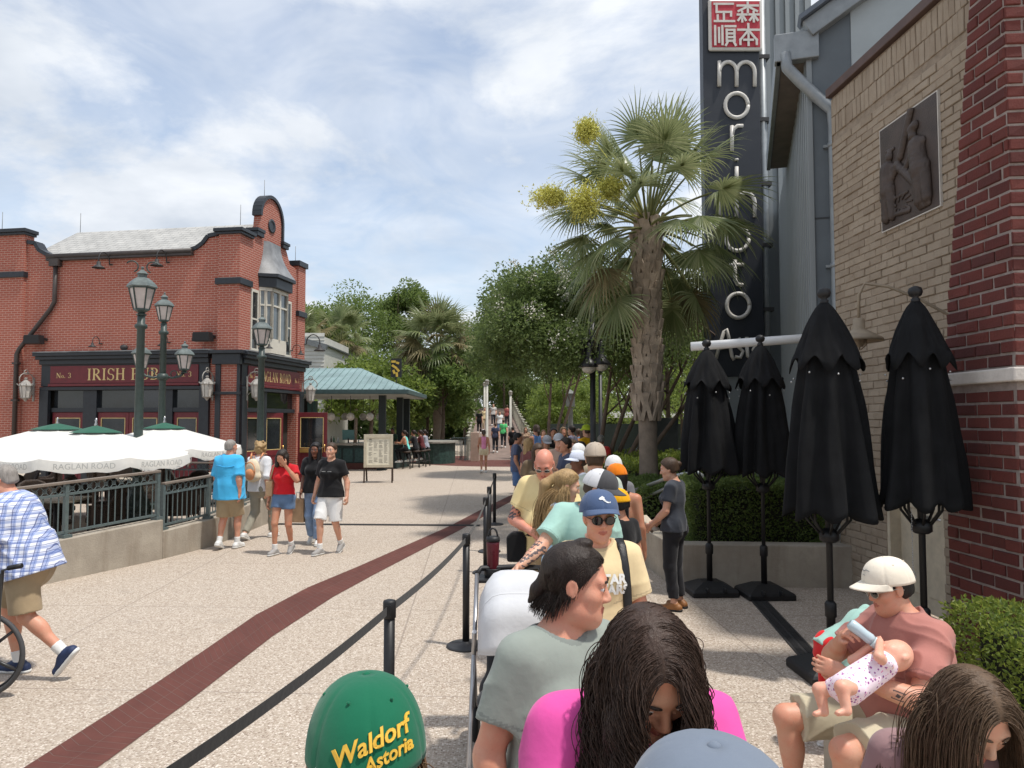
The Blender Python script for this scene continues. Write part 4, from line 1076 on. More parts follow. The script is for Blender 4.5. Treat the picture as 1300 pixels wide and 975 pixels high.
for a, b in ((.62, .92), (2.72, 3.05)):
    f = MB(); f.box(-.002, .03, a - .06, a, 4.15, 5.9); f.box(-.002, .03, b, b + .06, 4.15, 5.9); f.box(-.002, .03, a, b, 5.82, 5.9); f.box(-.002, .045, a - .08, b + .08, 4.08, 4.15); f.box(-.002, .02, a, b, 5.0, 5.05)
    o = f.build('window_frame', cream, pub); f = MB(); f.box(-.002, .008, a, b, 4.15, 5.82); f.build('pane', glassd, o)

# things fixed to the pub
PM = TR((*pubK, 0), R(-9.5))
irond = mat('lantern_iron', (.30, .285, .26), .5, .3, 25)
frost = mat('frosted_glass', (.55, .52, .47), .35, .15, 8)
def wall_lantern(x, y, z, rz, label):
    p = PM @ Vector((x, y, z)); t = thing('wall_lantern', label, 'lantern', p, R(-9.5) + rz, 'ornate wall lanterns on the pub')
    mb = MB(); mb.box(-.03, .03, -.03, 0, -.35, .35); mb.tube([(0, -.02, .25)] + [(0, -.28 + .26 * math.cos(a), .28 + .20 * math.sin(a)) for a in np.linspace(0, math.pi * 1.15, 10)][1:], .016, 6)
    mb.tube([(0, -.30 + .07 * math.cos(a), .50 + .07 * math.sin(a)) for a in np.linspace(-1, 5, 12)], .013, 6); mb.tube([(0, -.02, -.2), (0, -.2, -.05), (0, -.28, .05)], .012, 6); mb.build('bracket', irond, t)
    mb = MB(); mb.lathe([(.03, .34), (.05, .32), (.03, .28), (.10, .22), (.19, .12), (.20, .10), (.17, .09)], 8, False, (0, -.30, 0)); mb.lathe([(.10, -.28), (.13, -.26), (.13, -.24), (.06, -.30), (.02, -.36)], 8, False, (0, -.30, 0))
    for k in range(8):
        a = 2 * math.pi * k / 8; mb.tube([(.165 * math.cos(a), -.30 + .165 * math.sin(a), .10), (.12 * math.cos(a), -.30 + .12 * math.sin(a), -.26)], .010, 5)
    for k in range(8):
        a = 2 * math.pi * k / 8; mb.tube([(.19 * math.cos(a), -.30 + .19 * math.sin(a), .11), (.225 * math.cos(a), -.30 + .225 * math.sin(a), .16)], .012, 5)
    mb.build('cage', irond, t)
    mb = MB(); mb.lathe([(.155, .09), (.112, -.25)], 8, False, (0, -.30, 0)); mb.build('glass', frost, t)
wall_lantern(-6.62, 0, 2.95, 0, 'ornate silvery wall lantern left of the IRISH PUB sign')
wall_lantern(-.80, -.0, 2.95, 0, 'ornate silvery wall lantern between the pub sign and brick corner')
wall_lantern(.09, .26, 2.95, R(90), 'ornate wall lantern on the corner half behind a green post')
wall_lantern(.06, 3.9, 2.95, R(90), 'ornate wall lantern at the far end of the pub side')
def speaker_box(x, z, label):
    p = PM @ Vector((x, -.02, z)); t = thing('wall_speaker', label, 'speaker', p, R(-9.5), 'black box speakers on the pub wall')
    mb = MB(); mb.prism([(-.28, -.13), (.28, -.13), (.24, .13), (-.24, .13)], -.34, -.12, 'xz'); mb.build('cabinet', mat('black_plastic', (.012, .012, .013), .5), t, .01)
    mb = MB(); mb.box(-.25, .25, -.348, -.341, -.11, .10); mb.build('grille', mat('black_grille', (.02, .02, .021), .8, .1, 200), t)
    mb = MB(); mb.box(.2, .26, -.12, 0, -.02, .06); mb.box(-.05, .05, -.12, .0, -.04, .05); mb.build('bracket', mat('black_plastic', (.012, .012, .013)), t)
speaker_box(-6.45, 4.42, 'black box speaker on the brick left of the crooked downpipe'); speaker_box(-1.0, 4.40, 'black box speaker on the brick above the right wall lantern')
def gooseneck(M_, label, s=1.0, m=None, shade=None, group=None):
    t = thing('gooseneck_lamp', label, 'lamp', M_.translation, M_.to_euler().z, group); m = m or iron
    mb = MB(); mb.lathe([(.05, -.01), (.05, .02)], 10, True); mb.M = None
    pts = [(0, 0, 0), (0, -.06 * s, .02 * s)] + [(0, -.26 * s + .20 * s * math.cos(a), .06 * s + .22 * s * math.sin(a)) for a in np.linspace(.1, math.pi, 9)] + [(0, -.46 * s, -.04 * s)]
    mb.tube(pts, .016 * s, 7); mb.build('arm', m, t)
    mb = MB(); mb.lathe([(.03 * s, .0), (.05 * s, -.02 * s), (.05 * s, -.09 * s), (.16 * s, -.17 * s), (.165 * s, -.18 * s), (.15 * s, -.17 * s), (.045 * s, -.10 * s)], 16, True, (0, -.46 * s, 0)); mb.build('shade', shade or m, t); return t
gooseneck(PM @ Matrix.Translation((-4.15, -.02, 6.62)), 'grey gooseneck lamp high under the slate roof edge', 1.1, iron)
gooseneck(PM @ Matrix.Translation((-2.3, -.02, 6.62)), 'grey gooseneck lamp high on the brick behind a street lantern', 1.1, iron)
for x, w in ((-4.4, 'left'), (-2.2, 'right')): gooseneck(PM @ Matrix.Translation((x, -.05, 4.28)), 'small dark sign lamp over the %s half of the IRISH PUB fascia' % w, .7, iron, group='sign lamps over the pub fascia')
for y, w in ((1.0, 'near'), (3.1, 'far')): gooseneck(PM @ Matrix.Translation((.05, y, 4.3)) @ Euler((0, 0, R(90))).to_matrix().to_4x4(), 'small dark sign lamp over the %s end of the RAGLAN ROAD lettering' % w, .7, iron, group='sign lamps over the pub side')
gooseneck(PM @ Matrix.Translation((.05, 4.05, 4.6)) @ Euler((0, 0, R(90))).to_matrix().to_4x4(), 'dark gooseneck lamp sticking out past the far pub pier', 1.2, iron)
def flood(x, z):
    t = thing('flood_light', 'small dark floodlight above the IRISH PUB cornice', 'floodlight', PM @ Vector((x, -.05, z)), R(-9.5)); mb = MB(); mb.ball((0, -.1, .1), (.11, .10, .09)); mb.box(-.02, .02, -.1, 0, .0, .1); mb.build('housing', iron, t)
flood(-3.55, 4.05)
# ------------------------------------------------------------------ street lanterns on the left
green = mat('lamp_green', (.040, .058, .052), .42, .2, 14, .0015, 90)
greenl = mat('lamp_roof_green', (.115, .14, .135), .55, .25, 9)
milk = mat('milky_pane', (.50, .44, .41), .25, .12, 7)
bulb = mat('lamp_bulb', (.75, .73, .68), .3)
def lantern(t, c, s=1.0, rz=0.0):
    """six-sided lantern: roof, finial, panes and bars; c is the bottom centre"""
    T = Matrix.Translation(c) @ Euler((0, 0, rz)).to_matrix().to_4x4() @ Matrix.Scale(s, 4)
    mb = MB(); mb.M = T; mb.lathe([(.09, 0), (.10, .02), (.06, .05), (.12, .09), (.145, .10), (.145, .13)], 6, False)
    for k in range(6):
        a = math.pi / 3 * k; mb.beam((.14 * math.cos(a), .14 * math.sin(a), .12), (.235 * math.cos(a), .235 * math.sin(a), .53), .022, .022, (math.cos(a), math.sin(a), 0))
    mb.lathe([(.245, .52), (.245, .545), (.215, .55)], 6, False); o = mb.build('lantern', green, t)
    mb = MB(); mb.M = T; mb.lathe([(.265, .54), (.285, .56), (.25, .62), (.18, .69), (.12, .735), (.085, .74), (.085, .80), (.115, .815), (.09, .84), (.05, .88), (.022, .90), (.022, .925), (.035, .94), (.012, .965)], 6, False); mb.build('lantern_roof', greenl, o)
    mb = MB(); mb.M = T; mb.lathe([(.132, .13), (.225, .53)], 6, False); mb.build('panes', milk, o)
    mb = MB(); mb.M = T; mb.tube([(0, 0, .14), (0, 0, .30)], .03, 8); mb.ball((0, 0, .36), (.045, .045, .07)); mb.build('bulb', bulb, o)
    return o
def lamp_post(label, X, Y, top, arms=False, s=1.0, r=.075, scroll=False, z0=0.0):
    t = thing('street_lamp', label, 'street lamp', (X, Y, z0), .3, 'green lantern posts'); hb = top - .97 * s - z0
    mb = MB(); mb.lathe([(.30, 0), (.30, .12), (.26, .14), (.26, .40), (.23, .44), (.25, .48), (.22, .52), (.20, .62), (.13, .72), (.115, .80)], 12, False); mb.build('base', green, t)
    mb = MB(); mb.lathe([(r + .012, .78), (r + .03, .82), (r, .88), (r * .82, hb - .25), (r * 1.3, hb - .22), (r * 1.3, hb - .17), (r * .8, hb - .14), (r * .8, hb + .01)], 14); mb.build('post', green, t)
    lantern(t, (0, 0, hb), s)
    if scroll:
        mb = MB(); c = Vector((-.0, 0, hb + .86)); mb.tube([c + Vector((-.17 + .1 * math.cos(a), 0, .02 + .1 * math.sin(a))) for a in np.linspace(2.6, -1.2, 12)], .013, 6); mb.tube([c + Vector((.17 - .1 * math.cos(a), 0, .02 + .1 * math.sin(a))) for a in np.linspace(2.6, -1.2, 12)], .013, 6); mb.build('scroll', green, t)
    if arms:
        za = hb - 1.15
        mb = MB(); mb.lathe([(r * 1.1, za - .16), (r * 1.7, za - .1), (r * 1.2, za)], 12); mb.build('arm_collar', green, t)
        for sx in (-1, 1):
            mb = MB(); mb.tube([(sx * .06, 0, za - .06), (sx * .2, 0, za - .10), (sx * .36, 0, za - .06), (sx * .46, 0, za + .03)], .028, 8)
            mb.tube([(sx * (.24 + .07 * math.cos(a)), 0, za - .0 + .07 * math.sin(a)) for a in np.linspace(-1.4, 4, 12)], .014, 6); mb.build('arm', green, t)
            lantern(t, (sx * .46, 0, za + .02), s)
    return t
def px_lamp(px, topy, Y): p = at(px, topy, Y); return p.x, Y, p.z
x, y, z = px_lamp(181, 338, 13.2); lamp_post('tall dark green lantern post, foremost of the three before the pub', x, y, z, s=.92, r=.082, scroll=True)
x, y, z = px_lamp(209, 371, 17.2); lamp_post('green lamp post carrying three lanterns in front of the pub sign', x, y, z, arms=True, s=.78, r=.085)
x, y, z = px_lamp(333, 399, 17.0); lamp_post('green lantern post in front of the pub corner by the open red door', x, y, z, s=.82, r=.085)

# ------------------------------------------------------------------ terrace umbrellas, tables, chairs
canvas = cloth('white_canvas', (.68, .665, .62), 400, .06); gcan = cloth('green_canvas', (.015, .10, .06), 400, .1)
wood = mat('dark_wood', (.05, .03, .02), .55, .3, 20); grey_print = mat('grey_print', (.42, .42, .40), .8)
def market_umbrella(px, py, Y, half, drop, label, rz=0.0, txt=True):
    p = at(px, py, Y); t = thing('patio_umbrella', label, 'umbrella', (p.x, p.y, 0), rz, 'white umbrellas on the pub terrace'); zt, ze = p.z - .03, p.z - drop
    def ring(f, z, sag=0.0, n=8, sub=8):
        out = []
        for k in range(n):
            a0, a1 = 2 * math.pi * (k + .5) / n, 2 * math.pi * (k + 1.5) / n
            for j in range(sub):
                q = j / sub; x = math.cos(a0) * (1 - q) + math.cos(a1) * q; y_ = math.sin(a0) * (1 - q) + math.sin(a1) * q; sg = 4 * q * (1 - q)
                out.append((x * half * f * (1 - .03 * sg * sag), y_ * half * f * (1 - .03 * sg * sag), z - .03 * sg * sag * 2))
        return out
    rows = [ring(.20, zt - (zt - ze) * .16)] + [ring(f, zt + .0 - (zt - ze) * f ** 1.06, f) for f in (.35, .5, .65, .8, .92, 1.0)]
    mb = MB(); mb.grid(np.array(rows), True, cv=True); val = ring(1.0, ze, 1.0); v2 = [(x * 1.015, y_ * 1.015, z - .17 + .035 * math.cos(i * math.pi / 4) ** 2 + .012 * math.sin(i * 1.7)) for i, (x, y_, z) in enumerate(val)]
    mb.grid(np.array([val, [(x * 1.012, y_ * 1.012, z - .09) for x, y_, z in val], v2]), True, cv=True); cn = mb.build('canopy', canvas, t, fixn=False)
    mb = MB(); mb.grid(np.array([ring(.02, zt + .035), ring(.16, zt - (zt - ze) * .05), ring(.27, zt - (zt - ze) * .17)]), True, cv=True); mb.build('vent_cap', gcan, t, fixn=False)
    mb = MB(); mb.lathe([(.022, -.02), (.03, .02), (.015, .06), (.022, .09), (.005, .13)], 10, True, (0, 0, zt + .03)); mb.build('finial', mat('steel', (.45, .45, .45), .3, metal=.9), t)
    mb = MB(); mb.tube([(0, 0, .05), (0, 0, zt)], .03, 10); mb.lathe([(.30, 0), (.30, .06), (.06, .10)], 16); mb.build('pole', wood, t)
    mb = MB()
    for k in range(8): a = 2 * math.pi * (k + .5) / 8; mb.tube([(.03 * math.cos(a), .03 * math.sin(a), zt - .06), (half * .97 * math.cos(a), half * .97 * math.sin(a), ze - .02)], .011, 5)
    mb.build('ribs', wood, t)
    if txt:
        for k in range(8):
            a = 2 * math.pi * (k + 1) / 8 ; r = half * math.cos(math.pi / 8) * 1.025; c = Vector((r * math.cos(a), r * math.sin(a), ze - .115)); 
            put_text('lettering', 'RAGLAN ROAD', .115, c, (-math.sin(a), math.cos(a), 0), (0, 0, 1), grey_print, cn, .001, half * .52)
    return t
market_umbrella(122, 541, 11.6, 1.45, .44, 'white umbrella with green top, frontmost, its valance lettered', .42)
market_umbrella(73, 538, 14.6, 1.75, .50, 'white umbrella with green top furthest left behind the front one', .2)
market_umbrella(209, 537, 13.8, 1.45, .44, 'white umbrella with green top nearest the brick corner and blue-shirted man', .35)
def wickermat():
    s = NT('brown_wicker'); uv = s.coord('UV'); w = s.node('ShaderNodeTexBrick'); s.l.new(uv, w.inputs['Vector'])
    for k, v in (('Scale', 1.0), ('Brick Width', .05), ('Row Height', .018), ('Mortar Size', .004)): w.inputs[k].default_value = v
    s.put(w.inputs['Color1'], (.085, .055, .038)); s.put(w.inputs['Color2'], (.055, .036, .026)); s.put(w.inputs['Mortar'], (.018, .013, .010)); s.bump(w.outputs[1], .006); return s.fin(w.outputs[0], .6, 0, .3)
wick = wickermat()
def wicker_chair():
    t = thing('wicker_chair', 'dark brown wicker armchair on the pub terrace', 'chair', (0, 0, 0), 0, 'wicker chairs on the terrace')
    mb = MB(); mb.box(-.27, .27, -.26, .27, .36, .45); mb.build('seat', wick, t, .02)
    A = [(-.30, .22)] + [(.30 * math.cos(a), -.02 - .27 * math.sin(a)) for a in np.linspace(math.pi, 0, 11)] + [(.30, .22)]
    n = len(A); top = lambda k: .62 + .36 * math.exp(-((k - (n - 1) / 2) / 3.4) ** 4)
    mb = MB(); mb.grid(np.array([[(x, y, .30) for x, y in A], [(x * 1.03, y * 1.03, top(k)) for k, (x, y) in enumerate(A)]]), False)
    o = mb.build('backrest', wick, t); m_ = o.modifiers.new('thick', 'SOLIDIFY'); m_.thickness = .045
    mb = MB(); mb.tube([(x * 1.03, y * 1.03, top(k)) for k, (x, y) in enumerate(A)], .032, 8); mb.build('arm_rim', wick, t)
    for x in (-.24, .24):
        for y in (-.22, .22): mb = MB(); mb.tube([(x, y, .36), (x * 1.05, y * 1.05, 0)], [.022, .016], 8); mb.build('leg', wood, t)
    return t
def cafe_table():
    t = thing('cafe_table', 'square cream topped cafe table on the pub terrace', 'table', (0, 0, 0), 0, 'cafe tables on the terrace')
    mb = MB(); mb.box(-.42, .42, -.42, .42, .715, .75); mb.build('tabletop', mat('cream_top', (.52, .46, .37), .45, .12, 5), t, .008)
    mb = MB(); mb.tube([(0, 0, .02), (0, 0, .72)], .035, 10); mb.build('column', iron, t)
    mb = MB(); mb.beam((-.3, 0, .02), (.3, 0, .02), .07, .035); mb.beam((0, -.3, .021), (0, .3, .021), .07, .035); mb.build('foot', iron, t); return t
ch0, tb0 = wicker_chair(), cafe_table(); first = True
TD = ['under the front white umbrella', 'under the right hand umbrella', 'under the left hand umbrella', 'left of the left hand umbrella', 'behind the right hand umbrella', 'by the crooked downpipe', 'before the red double doors', 'before the left red door']
tabs = [(-7.4, 12.1), (-6.6, 14.2), (-9.0, 13.4), (-10.8, 15.2), (-8.6, 16.2), (-11.8, 17.6), (-7.3, 18.0), (-10.0, 19.0)]
for i, (x, y) in enumerate(tabs):
    t = tb0 if i == 0 else copy_tree(tb0); t.location = (x, y, 0); t.rotation_euler.z = .2 + .3 * i
    t['label'] = 'cream topped cafe table ' + TD[i]
    for k in range(3):
        a = i * .9 + k * 2.1 + .4; c = ch0 if (i == 0 and k == 0) else copy_tree(ch0); c['label'] = 'brown wicker chair on the %s side of the table %s' % (('right', 'pub', 'left', 'walkway')[int((a + math.pi / 4) / (math.pi / 2)) % 4], TD[i])
        c.location = (x + .72 * math.cos(a), y + .72 * math.sin(a), 0); c.rotation_euler.z = a + math.pi / 2
# ------------------------------------------------------------------ queue belt posts
blk = mat('black_powder', (.012, .012, .013), .42, .15, 30); belt = cloth('black_belt', (.008, .008, .009), 600)
spots = [(-1.06, 2.15), (-.69, 4.23), (-.41, 6.70), (-.35, 9.9), (-.35, 11.5), (-.34, 14.5)]
PL = ['black belt post beside the green cap, out of sight at its foot', 'black belt post rising just behind the green cap', 'black belt post with flat round base left of the stroller', 'black belt post, third along the line beyond the stroller', 'black belt post just behind another, near the bald man', 'last black belt post, standing on the brick strip']
def belt_post():
    t = thing('belt_post', PL[0], 'stanchion', (0, 0, 0), 0, 'queue belt posts')
    mb = MB(); mb.lathe([(.175, 0), (.175, .012), (.16, .022), (.04, .032), (.036, .05)], 28); mb.build('base', mat('base_rubber', (.03, .03, .032), .5), t)
    mb = MB(); mb.tube([(0, 0, .03), (0, 0, .90)], .0315, 16); mb.build('post', blk, t)
    mb = MB(); mb.lathe([(.033, .895), (.037, .90), (.037, .985), (.033, .993), (.02, .997)], 16); mb.box(-.014, .014, -.045, .045, .91, .975); mb.build('belt_head', mat('black_plastic', (.012, .012, .013)), t); return t
bp = belt_post()
for i, (x, y) in enumerate(spots):
    t = bp if i == 0 else copy_tree(bp, label=PL[i]); t.location = (x, y, 0)
BL = ['long black queue belt crossing the lower left of the walkway', 'slightly sagging black queue belt reaching back from the post behind the green cap', 'greyish queue belt between the posts left of the stroller', 'short black queue belt between two close posts', 'black queue belt running to the last post']
for i in range(5):
    a, b = Vector((*spots[i], .943)), Vector((*spots[i + 1], .943)); mb = MB(); P = []; N = 12; L = (b - a).length; d = (b - a).normalized(); x = Vector((d.y, -d.x, 0)) * .001
    for k in range(N + 1):
        q = k / N; p = a + d * (.036 + q * (L - .072)); p.z -= .03 * 4 * q * (1 - q) * (L / 2.6); P.append([p - x + Vector((0, 0, .024)), p + x + Vector((0, 0, .024)), p + x - Vector((0, 0, .024)), p - x - Vector((0, 0, .024))])
    mb.grid(np.array([[tuple(v) for v in r] for r in P]), False, cv=True); tag(mb.build('queue_belt', belt, loc=tuple(a)), BL[i], 'belt', 'queue belts')
# ------------------------------------------------------------------ right hand buildings
def chipbrick(name, a, b, z0, z1, edge, bw, bh, gap, depth, m, mm, thick, parent, seed=1, hole=None, jit=.006):
    """courses of single bricks, each a little out of true, standing proud of a mortar bed; a->b is the foot of the wall seen from outside, left to right"""
    q = random.Random(seed); a, b = Vector((*a, 0)), Vector((*b, 0)); L = (b - a).length; d = (b - a).normalized(); n = Vector((d.y, -d.x, 0)); mb = MB(); z = z0; row = 0
    while z + bh <= z1 + .01:
        x0 = edge(z); x = x0 - (bw / 2 if row % 2 else 0) ; 
        while x < L - .01:
            xa, xb = max(x, x0), min(x + bw - gap, L); x += bw
            if xb - xa < .02: continue
            zb = z + bh - gap
            if hole and xb > hole[0] and xa < hole[1] and z < hole[2]: 
                if xa < hole[0] - .02: xb = hole[0]
                elif xb > hole[1] + .02: xa = hole[1]
                else: continue
            dp = depth + q.uniform(-jit, jit); j = lambda s_=1: q.uniform(-.003, .003) * s_; c = .006
            V = []
            for (px, pz, o) in ((xa, z, 0), (xb, z, 0), (xb, zb, 0), (xa, zb, 0)): V.append(a + d * (px) + Vector((0, 0, pz)) - n * .01)
            for (px, pz) in ((xa, z), (xb, z), (xb, zb), (xa, zb)): V.append(a + d * (px + j()) + Vector((0, 0, pz + j())) + n * (dp - c))
            cx_, cz_ = (xa + xb) / 2, (z + zb) / 2
            for (px, pz) in ((xa, z), (xb, z), (xb, zb), (xa, zb)): V.append(a + d * (px + (c if px < cx_ else -c) + j()) + Vector((0, 0, pz + (c if pz < cz_ else -c) + j())) + n * (dp + j(1.2)))
            mb.add(V, [(8, 9, 10, 11)] + [(i, (i + 1) % 4, (i + 1) % 4 + 4, i + 4) for i in range(4)] + [(i + 4, (i + 1) % 4 + 4, (i + 1) % 4 + 8, i + 8) for i in range(4)])
        z += bh; row += 1
    return mb.build(name, [m, mm], parent, fixn=False)
def islandbrick(name, c1, c2, c3, sc=9, rough=.85, mottled=.35, dark=(.05, .03, .025)):
    s = NT(name); co = s.node('ShaderNodeNewGeometry'); ri = co.outputs['Random Per Island']; p = co.outputs['Position']
    c = s.ramp(ri, [(0.0, c1), (.5, c2), (1.0, c3)]); n = s.noise(p, sc, 5, .65); n2 = s.noise(p, 70, 3, .7)
    c = s.mix(s.math('MULTIPLY', s.ramp(n, [(.4, 0.0), (.75, 1.0)]), mottled), c, dark); c = s.mix(s.math('MULTIPLY', n2, .35), c, mul(c1, .6))
    s.bump(s.noise(p, 55, 5, .7), .006); return s.fin(c, rough, 0, .25)
redb = islandbrick('dark_red_brick', (.125, .034, .030), (.175, .050, .040), (.085, .029, .028))
tanb = islandbrick('painted_tan_brick', (.375, .305, .230), (.42, .345, .262), (.32, .255, .19), 5, .8, .38, (.20, .14, .09))
mort = mat('pale_mortar', (.30, .25, .225), .95, .2, 15, .01, 60); tmort = mat('tan_mortar', (.30, .24, .18), .95, .2, 15, .01, 60)
# tan painted brick wall, set back, with the cream door in it
tw = thing('tan_brick_wall', 'tall cream painted brick building wall with a bronze relief and cream door', 'building', (4.2, 7.3, 0), world=True)
T0, T1 = (4.085, 9.25), (4.255, 6.05)                                # seen from the walkway, left to right
td = (Vector(T1) - Vector(T0)); TL = td.length; td.normalize(); tn = Vector((td.y, -td.x)); tn = tn if tn.x < 0 else -tn
mb = MB(); 
def twp(s_, o=0.0): q = Vector(T0) + td * s_ + tn * o; return (q.x, q.y)
DH = (1.02, 2.02, 2.16)
def twbox(mb, s0, s1, z0, z1, o0, o1):
    P = [twp(s0, o0), twp(s1, o0), twp(s1, o1), twp(s0, o1)]; mb.prism(P, z0, z1, 'xy')
twbox(mb, 0, DH[0], -.02, 6.12, -.35, 0); twbox(mb, DH[1], TL, -.02, 6.12, -.35, 0); twbox(mb, DH[0], DH[1], DH[2], 6.12, -.35, 0); mb.build('mortar_bed', tmort, tw)
chipbrick('brick_face', T0, T1, 0.0, 5.62, lambda z: 0, .235, .088, .010, .013, tanb, tmort, .1, tw, 3, DH)
chipbrick('soldier_course', T0, T1, 5.63, 6.10, lambda z: 0, .088, .235, .010, .016, tanb, tmort, .1, tw, 5)
mb = MB(); twbox(mb, -.04, TL, 6.125, 6.24, -.36, .07); mb.build('coping', mat('brown_coping', (.10, .062, .052), .6, .2), tw, bev=.01)
# left return face of that wall
mb = MB(); mb.prism([twp(-.002, .012), twp(-.002, -.35), twp(-.006, -.35), twp(-.006, .012)], 0, 6.1, 'xy'); mb.build('side_face', brickmat('tan_brick_flat', (.40, .31, .21), (.34, .26, .18), (.30, .23, .17), .235, .088, .01), tw)
creamd = mat('cream_door_paint', (.56, .49, .37), .55, .15, 7, .002, 40)
dm = MB(); twbox(dm, DH[0] + .05, DH[1] - .05, .03, DH[2] - .05, -.16, -.12); dr = dm.build('door', creamd, tw, bev=.004)
for a, b in ((.09, .45), (.55, .91)):
    for z0, z1 in ((.2, .95), (1.08, 1.95)):
        dm = MB(); twbox(dm, DH[0] + a, DH[0] + b, z0, z1, -.122, -.108); dm.build('door_panel', creamd, dr, bev=.012)
dm = MB(); twbox(dm, DH[0], DH[0] + .055, 0, DH[2], -.2, .004); twbox(dm, DH[1] - .055, DH[1], 0, DH[2], -.2, .004); twbox(dm, DH[0] + .056, DH[1] - .056, DH[2] - .055, DH[2], -.2, .004); dm.build('door_frame', creamd, tw, bev=.004)
dm = MB(); twbox(dm, DH[1] - .16, DH[1] - .10, .92, 1.12, -.119, -.085); P = [twp(DH[1] - .13, -.07), twp(DH[1] - .28, -.06)]; dm.tube([(*P[0], 1.02), (*P[1], 1.02)], .012, 8); dm.build('door_handle', mat('steel', (.45, .45, .45)), dr)
for s_ in (.62, 1.5): 
    dm = MB(); twbox(dm, DH[0] + .40, DH[0] + .62, s_ + .35, s_ + .41, -.12, -.095); dm.build('hasp', mat('steel', (.45, .45, .45)), dr)
# red brick pier in front of it
pr = thing('red_brick_pier', 'dark red brick pier with pale ledge at the right edge of the view', 'building', (3.55, 6.06, 0), world=True)
Q0, Q1, Q2 = (3.55, 6.06), (3.59, 5.26), (7.5, 4.85)
rake = lambda z: 0.0 if z < 2.4 else max(0.0, (z - 2.4) * .158)
def pierbox(mb, z0, z1, r0, r1, o=0.0):
    d = (Vector(Q1) - Vector(Q0)).normalized(); P = []
    for z, r in ((z0, r0), (z1, r1)):
        a = Vector(Q0) + d * r; P += [(a.x + o * -1, a.y, z), (Q1[0] - o, Q1[1] - o, z), (Q2[0], Q2[1] - o, z), (Q2[0], 6.3 - r * .9, z)]
    mb.add(P, [(0, 3, 2, 1), (4, 5, 6, 7), (0, 1, 5, 4), (1, 2, 6, 5), (2, 3, 7, 6), (3, 0, 4, 7)])
mb = MB(); pierbox(mb, -.02, 2.4, 0, 0); pierbox(mb, 2.401, 7.6, 0, .82 - .03 if rake(7.6) > .8 else rake(7.6)); mb.build('mortar_bed', mort, pr)
for z0, z1, sd in ((0.0, 2.27, 1), (2.40, 7.4, 2)):
    chipbrick('brick_face', Q0, Q1, z0, z1, rake if z0 > 1 else (lambda z: 0), .262, .0975, .019, .012, redb, mort, .1, pr, sd, None, .007)
    chipbrick('brick_face', Q1, Q2, z0, z1, lambda z: 0, .262, .0975, .019, .012, redb, mort, .1, pr, sd + 5, None, .007)
    chipbrick('brick_return', (Q0[0] + .7, Q0[1] + .045), Q0, z0, z1 if z0 < 1 else 2.4, lambda z: 0, .262, .0975, .019, .012, redb, mort, .1, pr, sd + 9, None, .007)
mb = MB(); o_ = .055; mb.prism([(Q0[0] - o_, Q0[1] + .05), (Q1[0] - o_, Q1[1] - o_), (Q2[0], Q2[1] - o_), (Q2[0], 6.2)], 2.285, 2.385, 'xy'); mb.build('ledge', mat('pale_ledge', (.62, .57, .52), .8, .12, 6, .004, 40), pr, bev=.012)
mb = MB(); mb.tube([(3.47, 5.42, .47), (3.42, 4.9, .47), (3.40, 4.0, .46)], .055, 14); mb.tube([(3.47, 5.44, .47), (3.455, 5.30, .47)], .072, 14); tag(mb.build('grey_pipe', mat('grey_pvc', (.33, .33, .33), .5, .1), loc=(3.45, 5.3, .47)), 'grey conduit pipe coming off the red brick pier above the hedge', 'pipe')
# bronze relief on the tan wall
rl = thing('bronze_relief', 'brown bronze relief plaque of workers lifting a beam on the tan brick', 'relief', (*twp(1.7), 4.4), world=True)
bronze = mat('brown_bronze', (.078, .058, .048), .5, .25, 5, .004, 60, metal=.25)
def twz(s_, z, o): p = twp(s_, o); return (p[0], p[1], z)
S0, S1, Z0, Z1 = 1.14, 2.15, 4.10, 5.23
mb = MB(); twbox(mb, S0, S1, Z0, Z1, .015, .045); mb.build('panel', bronze, rl, bev=.006)
mb = MB(); 
for a in ((S0 - .012, S0, Z0, Z1), (S1, S1 + .012, Z0, Z1), (S0 - .012, S1 + .012, Z1, Z1 + .012), (S0 - .012, S1 + .012, Z0 - .012, Z0)): twbox(mb, *a, .012, .04)
mb.build('caulk_line', mat('pale_caulk', (.6, .57, .52), .8), rl)
def relief_fig():
    w, hgt = S1 - S0, Z1 - Z0; g_ = SDF((0, 0, -.1), (w, hgt, .14), .009)
    rc = lambda a, b, r0, r1, k=.02: g_.rc((a[0] * w, a[1] * hgt, .0), (b[0] * w, b[1] * hgt, .0), r0, r1, k)
    rc((.40, .62), (.60, .98), .05, .05, .004); rc((.05, .30), (.35, .56), .045, .045, .004); rc((.33, .56), (.64, .30), .052, .052, .004)
    rc((.62, .74), (.62, .76), .06, .055); rc((.70, .62), (.74, .40), .11, .12); rc((.74, .40), (.72, .12), .11, .08); rc((.80, .40), (.84, .12), .09, .07); rc((.66, .64), (.50, .50), .05, .04); rc((.78, .64), (.58, .44), .05, .04); rc((.70, .06), (.86, .06), .035, .03); rc((.61, .80), (.66, .82), .06, .06)
    rc((.20, .68), (.20, .70), .055, .05); rc((.16, .56), (.16, .36), .10, .10); rc((.14, .36), (.10, .10), .085, .06); rc((.20, .36), (.22, .10), .08, .055); rc((.22, .58), (.34, .52), .045, .035); rc((.14, .75), (.27, .74), .022, .022)
    for k in range(9): a = k * .7; rc((.38 + .10 * math.cos(a), .17 + .05 * math.sin(a)), (.42 + .16 * math.cos(a), .16 + .09 * math.sin(a)), .018, .014, .006)
    rc((.30, .10), (.52, .08), .03, .03, .01); rc((.28, .26), (.50, .26), .02, .02)
    g_.folds(.006, 70, 3); g_.cut((0, 0, .0), (0, 0, -1)); V, Fc = g_.mesh(); P = np.array([twz(S0 + v[0], Z0 + v[1], .044 + v[2] * .9) for v in V]); return P, Fc
